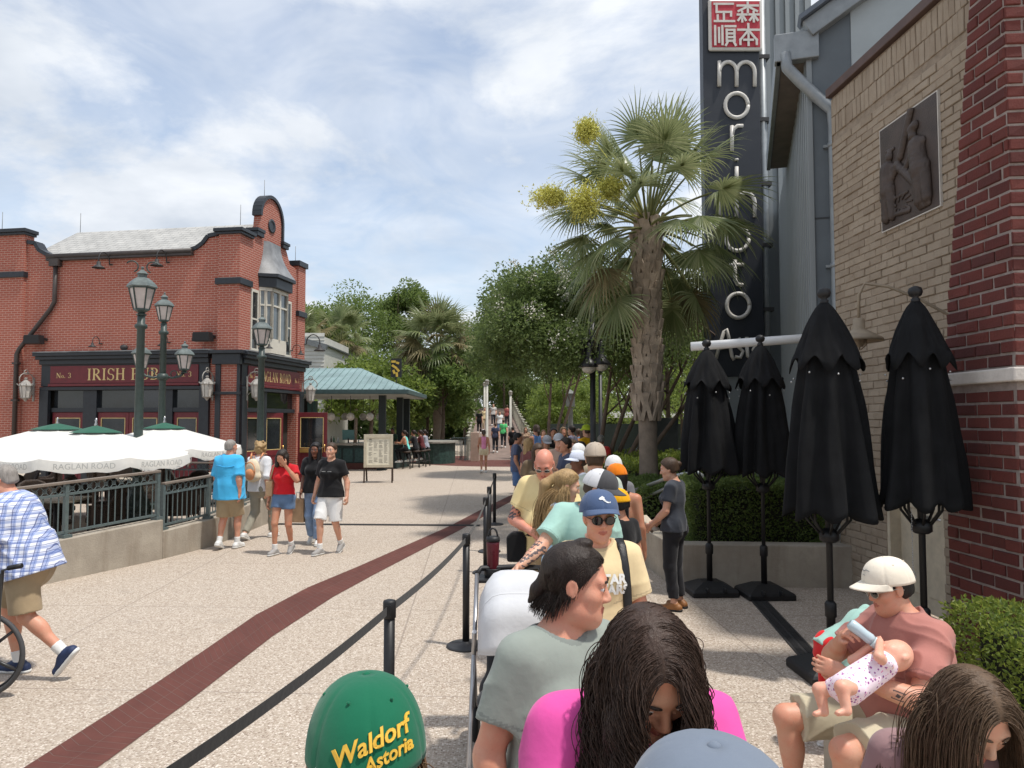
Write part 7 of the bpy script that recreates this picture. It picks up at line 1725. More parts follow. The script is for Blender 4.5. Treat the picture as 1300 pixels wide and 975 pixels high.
def strand_hair(root, n, steps, ds, hairc, mode, wave=(0.0, 30), r=(.0018, .0006), seed=1, grav=.55, stiff=.82, part=0.0, name='hair', extra=(), cling=0.0):
    I_ = INFO[root.name]; hp, Rm, hs, S = I_['hp'], I_['Rm'], I_['hs'], I_['S']; J = I_['J']
    p, u = scalp(n, seed); P = I_['hc'] + (p * hs) @ Rm.T
    if mode == 'back': d = np.stack([p[:, 0] * 1.5, -np.ones(len(p)) * .9 - p[:, 1], -.2 - (.09 - p[:, 2]) * 2], 1) * 1.0
    else:
        side = np.sign(p[:, 0] - part); d = np.stack([side * .9, -.35 + 0 * side - np.where(p[:, 1] > .03, .2, 0), -.3 + 0 * side], 1)
    d = d - u * (d * u).sum(1, keepdims=True) * .9 + u * .12; D = d @ Rm.T
    head = (I_['hc'] + Rm @ (arr((0, -.012, .030)) * hs), arr((.0815, .105, .094)) * hs, Rm); face = (I_['hc'] + Rm @ (arr((0, .025, -.03)) * hs), arr((.069, .078, .088)) * hs, Rm)
    U = np.stack([I_['lat'], I_['fwd'], I_['up']], 1); chest = (J['chest'] + I_['up'] * .02, arr((.21, .135, .20)), U); yoke = ((J['shR'] + J['shL']) / 2, arr((.22, .085, .075)), U); nk = (J['neck'] + I_['up'] * .03, arr((.062, .062, .09)), U)
    V, Fc = strands(P, D, steps, ds, grav, [head, face, nk, yoke, chest] + list(extra), wave, r, seed, .12 if not cling else .05, stiff, cling)
    return link_mesh(name, V * S, Fc, hairmat('hair_' + hairc, HAIRC[hairc]), root, uv=False)
def child(root, mb, name, m, bev=0.0): return mb.build(name, m, root, bev)
def strap(root, pts, w, m, name='strap', th=.006):
    mb = MB(); P = [Vector(p) for p in pts]; mb.tube(P, w / 2, 8, True, True, False, th / w * 2); return mb.build(name, m, root)
def on(root, v): I_ = INFO[root.name]; return Vector(tuple(arr(v) * I_['S']))
def wpt(root, v):
    return Matrix.Translation(root.location) @ Euler(root.rotation_euler).to_matrix().to_4x4() @ on(root, v)
def surf(root, key, o, d, reach=1.0):
    """where a ray from o along d first meets the cloth, in the person's frame"""
    ob, V, Fc = INFO[root.name][key]; bv = BVHTree.FromPolygons([tuple(v) for v in V], [tuple(int(i) for i in f) for f in Fc]); h_ = bv.ray_cast(Vector(o), Vector(d).normalized(), reach); return h_[0] if h_[0] is not None else Vector(o)
def skin_strap(root, ang, frontpts, w, m, name='strap', lift=.006):
    """strap laid over the shirt: each point is dropped from outside onto the cloth"""
    P = []
    for o, d in frontpts:
        h_ = surf(root, 'shirt', o, d); P.append(h_ - Vector(d).normalized() * lift)
    return strap(root, P, w, m, name)

# -- the green cap close to the camera
tee_n = ct_('navy_dark', (40, 46, 60)); jeans = ct_('denim', (92, 116, 148), var=.2); jeansd = ct_('dark_jeans', (44, 46, 52), var=.2); khaki = ct_('khaki', (166, 146, 116)); khakil = ct_('khaki_light', (190, 180, 154)); blackc = ct_('black', (24, 24, 26)); whitec = ct_('white', (226, 226, 224)); creamt = ct_('cream_yellow', (224, 202, 158))
greenc = ct_('green_cap', (18, 98, 70), var=.06)
pg1 = human('person in a green embroidered cap with fair hair, seen from behind, close up', (-.225, 1.21, 0), 0, 1.56, None, 'fair', 'long', 'light', .12, head=(16, 8, 0), shirt=tee_n, legs='trousers', legm=jeansd, shoe=black_sh, h=.011, face=False, cap=dict(col=greenc, brimcol=greenc, wide=1.12, hgt=.122, pitch=2), group=None)
strand_hair(pg1, 1500, 16, .013, 'light', 'long', (.003, 30), (.0016, .0007), 21, .7, .86)
def cap_text(root, lines, m, az, lat, rot, name='cap_lettering'):
    I_ = INFO[root.name]; T = I_['capT']; cap = I_['cap']; me = cap.data; V = np.zeros(len(me.vertices) * 3); me.vertices.foreach_get('co', V); V = V.reshape(-1, 3); Fc = [list(p.vertices) for p in me.polygons]
    for txt, size, dx, dy, sh in lines:
        V2, fs = (np.array([(x * size, y * size) for x, y in txt]), [tuple(range(len(txt)))]) if isinstance(txt, list) else text_mesh(txt, size, 0.0, shear=sh, bold=size * .022)
        c, s_ = math.cos(rot), math.sin(rot); V2 = np.stack([(V2[:, 0] + dx) * c - (V2[:, 1] + dy) * s_, (V2[:, 0] + dx) * s_ + (V2[:, 1] + dy) * c], 1)
        n = Vector((math.sin(az) * math.cos(lat), math.cos(az) * math.cos(lat), math.sin(lat))); M3 = T.to_3x3(); nw = (M3 @ n).normalized(); up_ = (M3 @ Vector((0, 0, 1))); r = up_.cross(nw).normalized(); u = nw.cross(r).normalized(); ctr = T @ Vector((n.x * .10, n.y * .12, n.z * .11))
        ob = decal(root, (cap, V, Fc), V2, fs, ctr, r, u, m, name, .0062, .3); mo = ob.modifiers.new('thick', 'SOLIDIFY'); mo.thickness = .002; mo.offset = 1
yel = mat('yellow_thread', (.66, .40, .045), .55, .15, 60)
cap_text(pg1, [('Waldorf', .036, 0, .010, .35), ('Astoria', .027, .018, -.017, .35)], yel, math.pi, .24, R(20))
# -- the grey cap at the very bottom
human('person in a plain grey blue cap at the bottom edge, only its dome in view', (.215, .80, 0), 0, 1.63, None, 'fair', 'short', 'brown', shirt=tee_n, legs='trousers', legm=jeansd, shoe=black_sh, h=.012, face=False, cap=dict(col=ct_('grey_cap', (112, 122, 136), var=.06), brimcol=ct_('grey_cap', (112, 122, 136)), wide=1.15, hgt=.118))
# -- woman in pink with long dark curly hair, head bowed
pinkc = ct_('hot_pink', (222, 84, 160), var=.08)
pw = human('person in a bright pink top with long dark wavy hair, looking down', (.25, 1.56, 0), 188, 1.70, dict(elR=(.22, .12, 1.14), wrR=(.08, .30, 1.12), elL=(-.22, .12, 1.14), wrL=(-.08, .30, 1.10)), 'tan', None, 'dark', head=(6, 40, 4), shirt=pinkc, sleeve=.7, legs='trousers', legm=jeansd, shoe=white_sh, fem=True, h=.0065, loose=.018)
b = strand_hair(pw, 8000, 42, .0112, 'espresso', 'long', (.0140, 48), (.0011, .0005), 3, .9, .87, .012)
I_ = INFO[pw.name]; f_ = SDF(I_['hc'] - .16, I_['hc'] + .16, .007); f_.ell(I_['hp']((0, -.018, .036)), (.080, .103, .092), I_['Rm'], 0, clip=[(I_['hp']((0, .055, .058)), I_['Rm'] @ arr((0, .8, -.6)))]); f_.folds(.002, 80, 2); V, Fc = f_.mesh(); link_mesh('hair_roots', V * I_['S'], Fc, hairmat('hair_espresso', HAIRC['espresso']), pw)
# -- woman in the grey tee, in profile
greyt = ct_('sage_grey', (142, 150, 142), var=.08)
gw = human('person in a sage grey tee with short pulled back dark hair, in profile', (.145, 2.2, 0), -142, 1.655, dict(elR=(.235, -.06, 1.14), wrR=(.25, .02, .90), elL=(-.235, -.02, 1.14), wrL=(-.19, .16, 1.0)), 'pink', None, 'dark', head=(42, 10, 0), shirt=greyt, sleeve=.66, legs='trousers', legm=jeansd, shoe=white_sh, fem=True, g=1.15, h=.0055, loose=.014, jowl=.6, fold=.03)
strand_hair(gw, 4200, 10, .0105, 'dark', 'back', (.0010, 40), (.0012, .0005), 5, .75, .92, cling=1.0)
I_ = INFO[gw.name]; f_ = SDF(I_['hc'] - .22, I_['hc'] + .2, .006); f_.ell(I_['hp']((0, -.018, .036)), (.080, .103, .092), I_['Rm'], 0, clip=[(I_['hp']((0, .055, .062)), I_['Rm'] @ arr((0, .8, -.6)))]); f_.rc(I_['hp']((0, -.09, .0)), I_['hp']((0, -.118, -.045)), .03, .022, .02); f_.rc(I_['hp']((0, -.118, -.045)), I_['hp']((0, -.135, -.085)), .022, .008, .015); f_.ell(I_['hp']((0.0, .0, .128)), (.03, .03, .016), None, .01); f_.folds(.0022, 85, 2); V, Fc = f_.mesh(); link_mesh('hair_roots', V * I_['S'], Fc, hairmat('hair_dark', HAIRC['dark']), gw)
q = np.random.default_rng(6)
def print_art(root, ox, oz):
    I_ = INFO[root.name]; S = I_['S']; c = Vector(tuple((I_['J']['chest'] + I_['fwd'] * .1) * S)); r, u = -Vector(I_['lat']) * -1, Vector(I_['up'])
    bird = [(-.05, .0), (-.015, .012), (0, .03), (.02, .018), (.05, .028), (.03, .0), (.05, -.02), (.015, -.012), (-.02, -.018)]; decal(root, I_['shirt'], [(x * 1.1 + ox, y * 1.1 + oz) for x, y in bird], [tuple(range(9))], c, -r, u, mat('print_paleblue', (.42, .52, .62), .8), 'shirt_print', .003, .5)
    for k in range(26):
        a, b = q.uniform(-.05, .07), q.uniform(-.14, .03); s_ = q.uniform(.004, .011); decal(root, I_['shirt'], [(a + .06 + ox + s_ * math.cos(t_), b + oz + s_ * math.sin(t_)) for t_ in np.linspace(0, 6.28, 6, endpoint=False)], [tuple(range(6))], c, -r, u, mat('print_brown', (.05, .035, .03), .8) if k % 3 else mat('print_cream', (.5, .45, .36), .8), 'shirt_print', .0032, .5)
print_art(gw, .0, .0)
# -- navy cap, sunglasses, tan shirt
navyc = ct_('navy_cap', (74, 92, 124), var=.08)
nv = human('person in a navy cap, dark round sunglasses and cream STAR WARS tee', (.425, 3.72, 0), 184, 1.655, dict(elR=(.23, -.02, 1.12), wrR=(.12, .22, 1.0), elL=(-.23, .0, 1.12), wrL=(-.10, .26, 1.02)), 'pink', 'short', 'blond', head=(4, 6, 0), shirt=creamt, sleeve=.72, fold=.016, legs='shorts', legm=khaki, shoe=white_sh, sock=sockw, h=.0062, loose=.02, g=1.06, glasses=(framem, lensm, 1.0), cap=dict(col=navyc, brimcol=navyc, wide=1.05, pitch=9, hgt=.104), curl=(.5, .6))
def shirt_text(root, txt, size, ox, oz, m, name='shirt_lettering', shear=0, bold=.0):
    I_ = INFO[root.name]; S = I_['S']; c = Vector(tuple((I_['J']['chest'] + I_['fwd'] * .1) * S)); r, u = -Vector(I_['lat']), Vector(I_['up']); V2, fs = text_mesh(txt, size, 0, shear=shear, bold=bold); return decal(root, I_['shirt'], [(v[0] + ox, v[1] + oz) for v in V2], fs, c, r, u, m, name, .007, .5)
wp_ = mat('white_print', (.75, .75, .72), .7); 
shirt_text(nv, 'STAR', .062, .045, .045, wp_, bold=.003); shirt_text(nv, 'WARS', .062, .045, -.005, wp_, bold=.003)
capwh = mat('white_thread', (.72, .74, .74), .6); cap_text(nv, [([(-.6, .5), (-.2, .75), (.1, .5), (.05, .25), (.3, .0), (.75, -.2), (.9, -.05), (.95, -.3), (.4, -.35), (.0, -.1), (-.25, .15), (-.55, .15), (-.75, .3)], .034, 0, .005, 0)], capwh, 0.0, .42, R(0))
I_ = INFO[nv.name]; S_ = I_['S']; leather = mat('black_leather', (.014, .014, .015), .35, .2, 30, .002, 200)
skin_strap(nv, 0, [((-.115 * S_, .0, 1.7 * S_), (0, 0, -1)), ((-.118 * S_, .1, 1.60 * S_), (0, -.4, -1)), ((-.125 * S_, .5, 1.36 * S_), (0, -1, 0)), ((-.132 * S_, .5, 1.26 * S_), (0, -1, 0)), ((-.14 * S_, .5, 1.14 * S_), (0, -1, 0)), ((-.15 * S_, .5, 1.02 * S_), (0, -1, 0))], .045, leather, 'backpack_strap')
# -- mint shirt and trucker cap, one hand on the pushchair
mint = ct_('mint', (160, 198, 186), var=.08)
mn = human('person in a mint tee and grey and white mesh cap, reaching to the stroller', (.50, 5.15, 0), 196, 1.70, dict(chest=(0, .03, 1.25), neck=(0, .06, 1.45), elR=(.36, .10, 1.20), wrR=(.55, .22, 1.10), elL=(-.24, -.02, 1.12), wrL=(-.16, .16, .96)), 'fair', 'short', 'brown', head=(46, 22, 0), shirt=mint, sleeve=.72, legs='shorts', legm=khaki, shoe=greysh, h=.0075, g=1.22, loose=.02, belly=.4, glasses=(framem, lensm, .9, 'flat'), cap=dict(col=ct_('charcoal_cap', (74, 74, 76)), brimcol=ct_('charcoal_cap', (74, 74, 76)), back=ct_('mesh_white', (206, 206, 208)), panelcut=.15, wide=1.08, pitch=4), curl=(.5, .4))
I_ = INFO[mn.name]; c = Vector(tuple((I_['J']['chest'] + I_['fwd'] * .1) * I_['S']))
rb_ = [(.012 * math.sin(t_ * 2) , .035 * math.cos(t_)) for t_ in np.linspace(-2.4, 2.4, 20)]; rb_ = [(x + .012 * 0, y) for x, y in rb_] + [(x * 1.0 + .006, y) for x, y in rb_[::-1]]
decal(mn, I_['shirt'], [(x - .06, y + .03) for x, y in rb_], [tuple(range(len(rb_)))], c, -Vector(I_['lat']), Vector(I_['up']), mat('ribbon_pink', (.62, .36, .30), .8), 'ribbon_print', .003, .5)
ink = mat('tattoo_ink', (.10, .075, .075), .5, .4, 60)
def tattoo(root, a, b, rad, n, seed):
    I_ = INFO[root.name]; q = np.random.default_rng(seed); me = I_['body'].data; V = np.zeros(len(me.vertices) * 3); me.vertices.foreach_get('co', V); V = V.reshape(-1, 3); a, b = arr(a) * I_['S'], arr(b) * I_['S']
    F4 = np.zeros(len(me.polygons) * 4, np.int32); me.loops.foreach_get('vertex_index', F4); F4 = F4.reshape(-1, 4); ctr = V[F4].mean(1); ab = b - a; t_ = ((ctr - a) @ ab) / (ab @ ab); dist = np.linalg.norm(ctr - a - t_[:, None] * ab, axis=1)
    w = np.sin(ctr @ (q.normal(size=3) * 130)) + np.sin(ctr @ (q.normal(size=3) * 190)) + np.sin(ctr @ (q.normal(size=3) * 90)); ok = (t_ > 0) & (t_ < 1) & (dist < rad) & (w > n)
    me.materials.append(ink); mi = np.zeros(len(me.polygons), np.int32); me.polygons.foreach_get('material_index', mi); mi[ok] = len(me.materials) - 1; me.polygons.foreach_set('material_index', mi); me.update()
J_ = INFO[mn.name]['J']; tattoo(mn, J_['elR'], J_['wrR'], .07, .35, 4)
# -- blonde with a ponytail, pale blue shirt
bl = human('person with a long blond ponytail in a pale blue shirt behind the mint tee', (.36, 5.62, 0), -82, 1.66, dict(elR=(.23, -.02, 1.12)), 'fair', None, 'blond', head=(-8, 18, 0), shirt=ct_('pale_blue', (176, 208, 232)), sleeve=.66, legs='short', legm=jeans, shoe=white_sh, fem=True, h=.009)
strand_hair(bl, 1800, 26, .018, 'blond', 'back', (.004, 40), (.0026, .0010), 7, .5, .90, cling=1.0)
I_ = INFO[bl.name]; f_ = SDF(I_['hc'] - .34, I_['hc'] + .2, .009); f_.ell(I_['hp']((0, -.018, .036)), (.082, .105, .094), I_['Rm'], 0, clip=[(I_['hp']((0, .055, .062)), I_['Rm'] @ arr((0, .8, -.6)))]); f_.rc(I_['hp']((0, -.11, .045)), I_['hp']((0, -.17, -.05)), .03, .045, .02); f_.rc(I_['hp']((0, -.17, -.05)), I_['hp']((0, -.16, -.26)), .045, .02, .02); f_.folds(.004, 70, 2); V, Fc = f_.mesh(); link_mesh('hair_roots', V * I_['S'], Fc, hairmat('hair_blond', HAIRC['blond']), bl)
# -- bald man with a phone
yt = ct_('butter_tee', (226, 204, 150), var=.07)
bm = human('bald sunburnt man in a butter yellow tee looking at his phone', (.29, 6.35, 0), 176, 1.81, dict(chest=(0, .0, 1.26), elR=(.27, .0, 1.13), wrR=(.10, .26, 1.06), elL=(-.26, .0, 1.13), wrL=(-.05, .27, 1.02)), 'red', 'bald', 'brown', head=(-6, 30, 0), shirt=yt, sleeve=.66, legs='shorts', legm=khaki, shoe=white_sh, sock=sockw, h=.0075, g=1.2, belly=.5, loose=.016, glasses=(wireframe, lensm, .85, 'flat'), curl=(.75, .7), beard='grey' if False else None)
J_ = INFO[bm.name]['J']; tattoo(bm, J_['shR'] + (J_['elR'] - J_['shR']) * .62, J_['elR'], .08, -.3, 9)
p = wpt(bm, (.025, .335, 1.09)); ph = thing('phone', 'black phone in the hands of the bald man', 'phone', p, R(170)); mb = MB(); mb.cbox((0, 0, 0), (.075, .010, .155), 0, R(-50)); mb.build('case', black_sh, ph, .004); mb = MB(); mb.cbox((0, .0045, .004), (.068, .0035, .145), 0, R(-50)); mb.build('screen', lensm, ph)
S_ = INFO[bm.name]['S']
skin_strap(bm, 0, [((-.10 * S_, .0, 1.75 * S_), (0, 0, -1)), ((-.10 * S_, .6, 1.40 * S_), (0, -1, 0)), ((-.02 * S_, .6, 1.28 * S_), (0, -1, 0)), ((.06 * S_, .6, 1.17 * S_), (0, -1, 0)), ((.13 * S_, .6, 1.05 * S_), (-.1, -1, 0)), ((.5, .08, .95 * S_), (-1, -.1, 0))], .05, blackc, 'bag_strap')
p = wpt(bm, (.235, .12, .93)); bg = thing('sling_bag', 'black sling bag at the hip of the bald man', 'bag', p, R(176)); mb = MB(); mb.prism([(-.08, -.13), (.08, -.13), (.085, .08), (.04, .12), (-.05, .12), (-.085, .07)], -.04, .04, 'xz'); o = mb.build('pouch', blackc, bg, .02); mb = MB(); mb.box(-.06, .06, -.055, -.041, -.09, .02); mb.build('pocket', blackc, bg, .008)
# -- man in tan cap seen from behind
human('man in a tan cap and pale grey green tee, seen from behind', (.74, 6.6, 0), -14, 1.80, None, 'fair', 'short', 'brown', head=(8, 0, 0), shirt=ct_('pale_sage', (184, 194, 182)), sleeve=.66, legs='shorts', legm=khaki, shoe=white_sh, h=.009, g=1.1, face=True, eyes=False, cap=dict(col=ct_('tan_cap', (176, 162, 146)), brimcol=ct_('tan_cap', (176, 162, 146)), pitch=-6))
orangec = ct_('orange_cap', (236, 128, 24))
human('person in an orange cap with long black hair and black sleeveless top', (1.02, 6.95, 0), -20, 1.60, None, 'tan', 'long', 'black', .30, head=(56, 10, 0), shirt=blackc, sleeve=0, legs='short', legm=whitec, shoe=white_sh, fem=True, h=.010, eyes=False, cap=dict(col=orangec, brimcol=orangec))
yelc = ct_('yellow_cap', (238, 172, 20))
human('child in a yellow orange cap and black top beside the orange cap', (.90, 6.15, 0), 40, 1.42, None, 'tan', 'short', 'black', head=(30, 8, 0), shirt=blackc, legs='shorts', legm=blackc, shoe=black_sh, h=.011, hs=1.12, eyes=False, cap=dict(col=yelc, brimcol=yelc))
human('person in a white cap standing just beyond the orange cap', (1.10, 7.9, 0), -30, 1.63, None, 'fair', 'short', 'dark', head=(40, 5, 0), shirt=ct_('grey_tee', (120, 120, 124)), legs='trousers', legm=jeansd, shoe=black_sh, h=.012, eyes=False, cap=dict(col=whitec, brimcol=whitec))
# -- woman in black by the planter, reading a menu card
wb_ = human('person in a charcoal tee, black jeans and tan boots by the planter', (1.74, 8.02, 0), 58, 1.62, dict(elL=(-.21, .02, 1.14), wrL=(-.16, .22, .96), elR=(.21, .0, 1.12), wrR=(.12, .24, .96)), 'fair', 'bun', 'brown', head=(18, 14, 0), shirt=ct_('charcoal', (58, 62, 70)), sleeve=.62, hem=.90, legs='trousers', legm=ct_('black_jeans', (36, 36, 40), var=.2), legend=.86, shoe=mat('tan_boot', (.30, .13, .045), .5, .2, 9), sole=black_sh, fem=True, h=.0085, curl=(.7, .7))
p = wpt(wb_, (-.01, .33, .95)); bk = thing('menu_card', 'open menu card held by the person in charcoal', 'menu', p, R(58)); mb = MB(); mb.cbox((-.075, 0, 0), (.15, .006, .24), R(14), R(-52)); mb.build('cover', mat('card_brown', (.22, .15, .10), .6), bk); mb = MB(); mb.cbox((.078, 0, 0), (.15, .006, .24), R(-14), R(-52)); mb.build('leaf_page', mat('card_cream', (.55, .48, .38), .6), bk)

# -- seated person feeding a baby
rose = ct_('dusty_rose', (174, 116, 106), var=.07)
SJ = dict(pel=(0, 0, .545), chest=(0, -.03, .86), neck=(0, -.015, 1.06), shR=(.165, -.03, .995), shL=(-.165, -.03, .995), elR=(.27, .20, .80), wrR=(.0, .33, .985), elL=(-.275, .16, .765), wrL=(-.10, .40, .845), hipR=(.095, .02, .54), hipL=(-.095, .02, .54), knR=(.20, .52, .55), knL=(-.20, .50, .55), anR=(.17, .48, .10), anL=(-.18, .46, .10), fdR=(.2, 1, 0), fdL=(-.2, 1, 0))
ivory = ct_('ivory_cap', (232, 222, 204), var=.05)
st = human('seated person in dusty rose tee and ivory cap bottle feeding a baby', (1.90, 3.66, 0), 104, 1.74, SJ, 'pink', 'short', 'black', head=(-10, 16, 0), shirt=rose, sleeve=.74, hem=.93, legs='shorts', legm=khakil, legend=.88, shoe=greysh, sock=None, h=.0062, g=1.28, belly=.5, loose=.016, jowl=.4, fold=.034, glasses=(wireframe, lensm, .98), cap=dict(col=ivory, brimcol=ivory, pitch=6, wide=1.04), curl=(.75, .55))
J_ = INFO[st.name]['J']; S_ = INFO[st.name]['S']
cap_text(st, [([(-1, .1), (-.6, .3), (-.2, .05), (.3, .3), (1, .2), (1, .1), (.3, .18), (-.2, -.05), (-.6, .18)], .03, 0, .006, 0), ([(-.6, 0), (0, .12), (.5, -.05), (.5, -.12), (0, .04)], .026, -.004, -.012, 0)], mat('grey_thread', (.25, .25, .25), .7), 0.0, .5, R(4))
mb = MB(); bb_ = (J_['elL'] * .70 + J_['wrL'] * .30)
# inked square on the forearm
I_ = INFO[st.name]; me = I_['body'].data; V = np.zeros(len(me.vertices) * 3); me.vertices.foreach_get('co', V); V = V.reshape(-1, 3); F4 = np.zeros(len(me.polygons) * 4, np.int32); me.loops.foreach_get('vertex_index', F4); F4 = F4.reshape(-1, 4)
fd_ = Vector(tuple(norm(J_['wrL'] - J_['elL']))); up_ = Vector((0, 0, 1)); up_ = (up_ - fd_ * up_.dot(fd_)).normalized(); o_ = Vector(tuple(bb_ * S_)) + Vector((0, 0, .0))
nn = fd_.cross(up_); nn = nn if nn.x < 0 else -nn
for sq in ([(-.025, -.02), (.025, -.02), (.025, -.016), (-.025, -.016)], [(-.025, .016), (.025, .016), (.025, .02), (-.025, .02)], [(-.025, -.016), (-.021, -.016), (-.021, .016), (-.025, .016)], [(.021, -.016), (.025, -.016), (.025, .016), (.021, .016)], [(-.012, -.006), (.004, -.009), (.012, .004), (-.006, .009)]):
    r_ = up_.cross(nn); decal(st, (I_['body'], V, F4), sq, [(0, 1, 2, 3)], o_ + nn * .02, r_, up_, ink, 'tattoo', .0012, .2)
def baby():
    """baby lying along the forearm, head in the crook of the arm; laid out in the holder's own frame"""
    t = thing('person', 'bald baby in a pink patterned romper drinking from a bottle', 'baby', st.location, st.rotation_euler.z); g_ = SDF((-.5, -.1, .6), (.3, .75, 1.35), .006); hc = arr((-.20, .215, .945)); sk = skinmat('skin_baby', srgb(226, 172, 148), .2)
    ax = norm(arr((.10, -.9, .32))); nrm = norm(arr((.35, .32, .85))); nrm = norm(nrm - ax * (nrm @ ax)); sd = np.cross(nrm, ax); B_ = np.stack([sd, ax, nrm], 1)   # ax: towards the crown, nrm: the face looks up along it
    g_.ell(hc, (.066, .080, .068), B_, .01); g_.ell(hc - ax * .03 + nrm * .012, (.055, .05, .055), B_, .02); g_.ell(hc + nrm * .062 - ax * .012, (.010, .011, .012), B_, .01); g_.rc(hc + nrm * .056 - ax * .045 - sd * .010, hc + nrm * .056 - ax * .045 + sd * .010, .008, .008, .008)
    for s_ in (-1, 1): g_.ell(hc + sd * s_ * .066 - ax * .008 - nrm * .012, (.009, .020, .014), B_, .006); g_.ell(hc + sd * s_ * .03 - ax * .03 + nrm * .04, (.024, .024, .02), B_, .02)
    sh = hc - ax * .105; hp_ = sh - ax * .19 - arr((0, 0, .01)); g_.rc(hc - ax * .05, sh, .036, .05, .02); g_.rc(sh, hp_, .062, .066, .03)
    for s_ in (-1, 1):
        a = sh + sd * s_ * .06; e = a + sd * s_ * .035 + nrm * .055 - ax * .045; w = hc + nrm * .085 - ax * .055 + sd * s_ * .022; g_.rc(a, e, .024, .021, .015); g_.rc(e, w, .021, .016, .01)
        g_.ell(w + (w - e) * .10, (.017, .014, .015), B_, .01)
        for k in range(4): p = w + norm(w - e) * .018 + sd * (k - 1.5) * .008; g_.rc(p, p + norm(w - e) * .016 + nrm * .008, .0052, .0045, .004)
        h_ = hp_ + sd * s_ * .04; kn = h_ - ax * .085 + sd * s_ * .045 + nrm * .035; an = kn - ax * .035 - nrm * .085 + sd * s_ * .0; g_.rc(h_, kn, .040, .030, .02); g_.rc(kn, an, .029, .020, .012); f_ = norm(-ax * .8 + nrm * .2); g_.rc(an, an + f_ * .045, .016, .013, .01)
        for k in range(5): p = an + f_ * .05 + sd * (k - 2) * .006; g_.ell(p, (.0055,) * 3, None, .004)
    V, Fc = g_.mesh(); link_mesh('body', V * S_, Fc, sk, t)
    s = NT('romper_print'); co = s.coord('Object'); v = s.voro(co, 48); c = s.mix(s.math('LESS_THAN', v, .26), srgb(240, 222, 232), srgb(150, 84, 150)); v2 = s.voro(co, 63); c = s.mix(s.math('LESS_THAN', v2, .2), c, srgb(226, 130, 170)); rm = s.fin(c, .85, 0, .2)
    f2 = SDF((-.5, -.1, .6), (.3, .75, 1.35), .006); f2.rc(sh + ax * .02, hp_ - ax * .01, .064, .072, .03)
    for s_ in (-1, 1): f2.rc(hp_ + sd * s_ * .04, hp_ + sd * s_ * .05 - ax * .035 + nrm * .02, .046, .042, .02); f2.rc(sh + sd * s_ * .05, sh + sd * s_ * .075 + nrm * .015 - ax * .012, .028, .029, .02)
    f2.folds(.003, 60, 2); V, Fc = f2.mesh(); link_mesh('romper', V * S_, Fc, rm, t)
    m_ = hc + nrm * .058 - ax * .045; d = norm(nrm * .9 - ax * .35 + sd * .2); Mq = st.matrix_basis
    bt = thing('baby_bottle', 'clear baby bottle at the mouth of the baby', 'bottle', st.location, st.rotation_euler.z); F_ = frame(d); mb = MB(); pt = lambda k: tuple((m_ + d * k) * S_)
    mb.tube([pt(.0), pt(.018), pt(.022)], [.006, .009, .018], 12); mb.build('teat', mat('teat', (.55, .48, .40), .3), bt); mb = MB(); mb.tube([pt(.0225), pt(.044)], [.025, .025], 16); mb.build('ring', mat('bottle_ring', (.62, .70, .70), .4), bt); mb = MB(); mb.tube([pt(.0445), pt(.06), pt(.09), pt(.12), pt(.155), pt(.165)], [.022, .026, .024, .026, .026, .018], 16); mb.build('flask', mat('bottle_plastic', (.46, .56, .60), .12, .05, spec=.7), bt)
baby()
human('child in a mint tee and red shorts bending down behind the seated person', (1.97, 4.62, 0), -86, 1.16, dict(pel=(0, 0, .93), chest=(0, .26, 1.13), neck=(0, .43, 1.22), shR=(.15, .40, 1.20), shL=(-.15, .40, 1.20), elR=(.2, .46, .95), wrR=(.18, .6, .75), elL=(-.2, .46, .95), wrL=(-.18, .6, .75)), 'fair', 'short', 'brown', head=(0, 60, 0), shirt=mint, legs='shorts', legm=ct_('red_shorts', (214, 34, 38)), shoe=white_sh, h=.012, hs=1.15, face=False)
gl_ = human('child with long brown hair, head bowed, at the lower right corner', (1.10, 1.92, 0), 172, 1.43, None, 'fair', None, 'hazel', head=(16, 36, 0), shirt=ct_('grey_pink', (150, 120, 120)), legs='short', legm=jeans, shoe=white_sh, fem=False, h=.0065, hs=1.08)
strand_hair(gl_, 5200, 26, .0185, 'hazel', 'long', (.0022, 30), (.0013, .0006), 9, .6, .84, .0)
I_ = INFO[gl_.name]; f_ = SDF(I_['hc'] - .18, I_['hc'] + .18, .007); f_.ell(I_['hp']((0, -.018, .036)), arr((.080, .103, .092)) * 1.08, I_['Rm'], 0, clip=[(I_['hp']((0, .055, .058)), I_['Rm'] @ arr((0, .8, -.6)))]); V, Fc = f_.mesh(); link_mesh('hair_roots', V * I_['S'], Fc, hairmat('hair_hazel', HAIRC['hazel']), gl_)
# -- left: man in plaid pushing a wheelchair
def plaid():
    s = NT('blue_plaid'); co = s.coord('Object'); x = s.node('ShaderNodeSeparateXYZ'); s.l.new(co, x.inputs[0]); c = srgb(222, 226, 236)
    def band(o, per, w, off): f = s.math('FRACT', s.math('DIVIDE', s.math('ADD', o, 10 + off), per)); return s.math('LESS_THAN', f, w / per)
    for o, per, w, off, col, a in ((x.outputs[1], .052, .020, 0, srgb(104, 130, 190), .55), (x.outputs[2], .052, .020, .01, srgb(104, 130, 190), .55), (x.outputs[1], .052, .005, .031, srgb(52, 70, 130), .75), (x.outputs[2], .052, .005, .037, srgb(52, 70, 130), .75), (x.outputs[1], .052, .003, .044, srgb(80, 100, 160), .7), (x.outputs[2], .104, .008, .062, srgb(80, 100, 160), .6)):
        c = s.mix(s.math('MULTIPLY', band(o, per, w, off), a), c, col)
    s.bump(s.noise(co, 28, 3), .004, .5); return s.fin(c, .85, 0, .2)
navysh = mat('navy_shoe', (.018, .032, .085), .6, .15, 30)
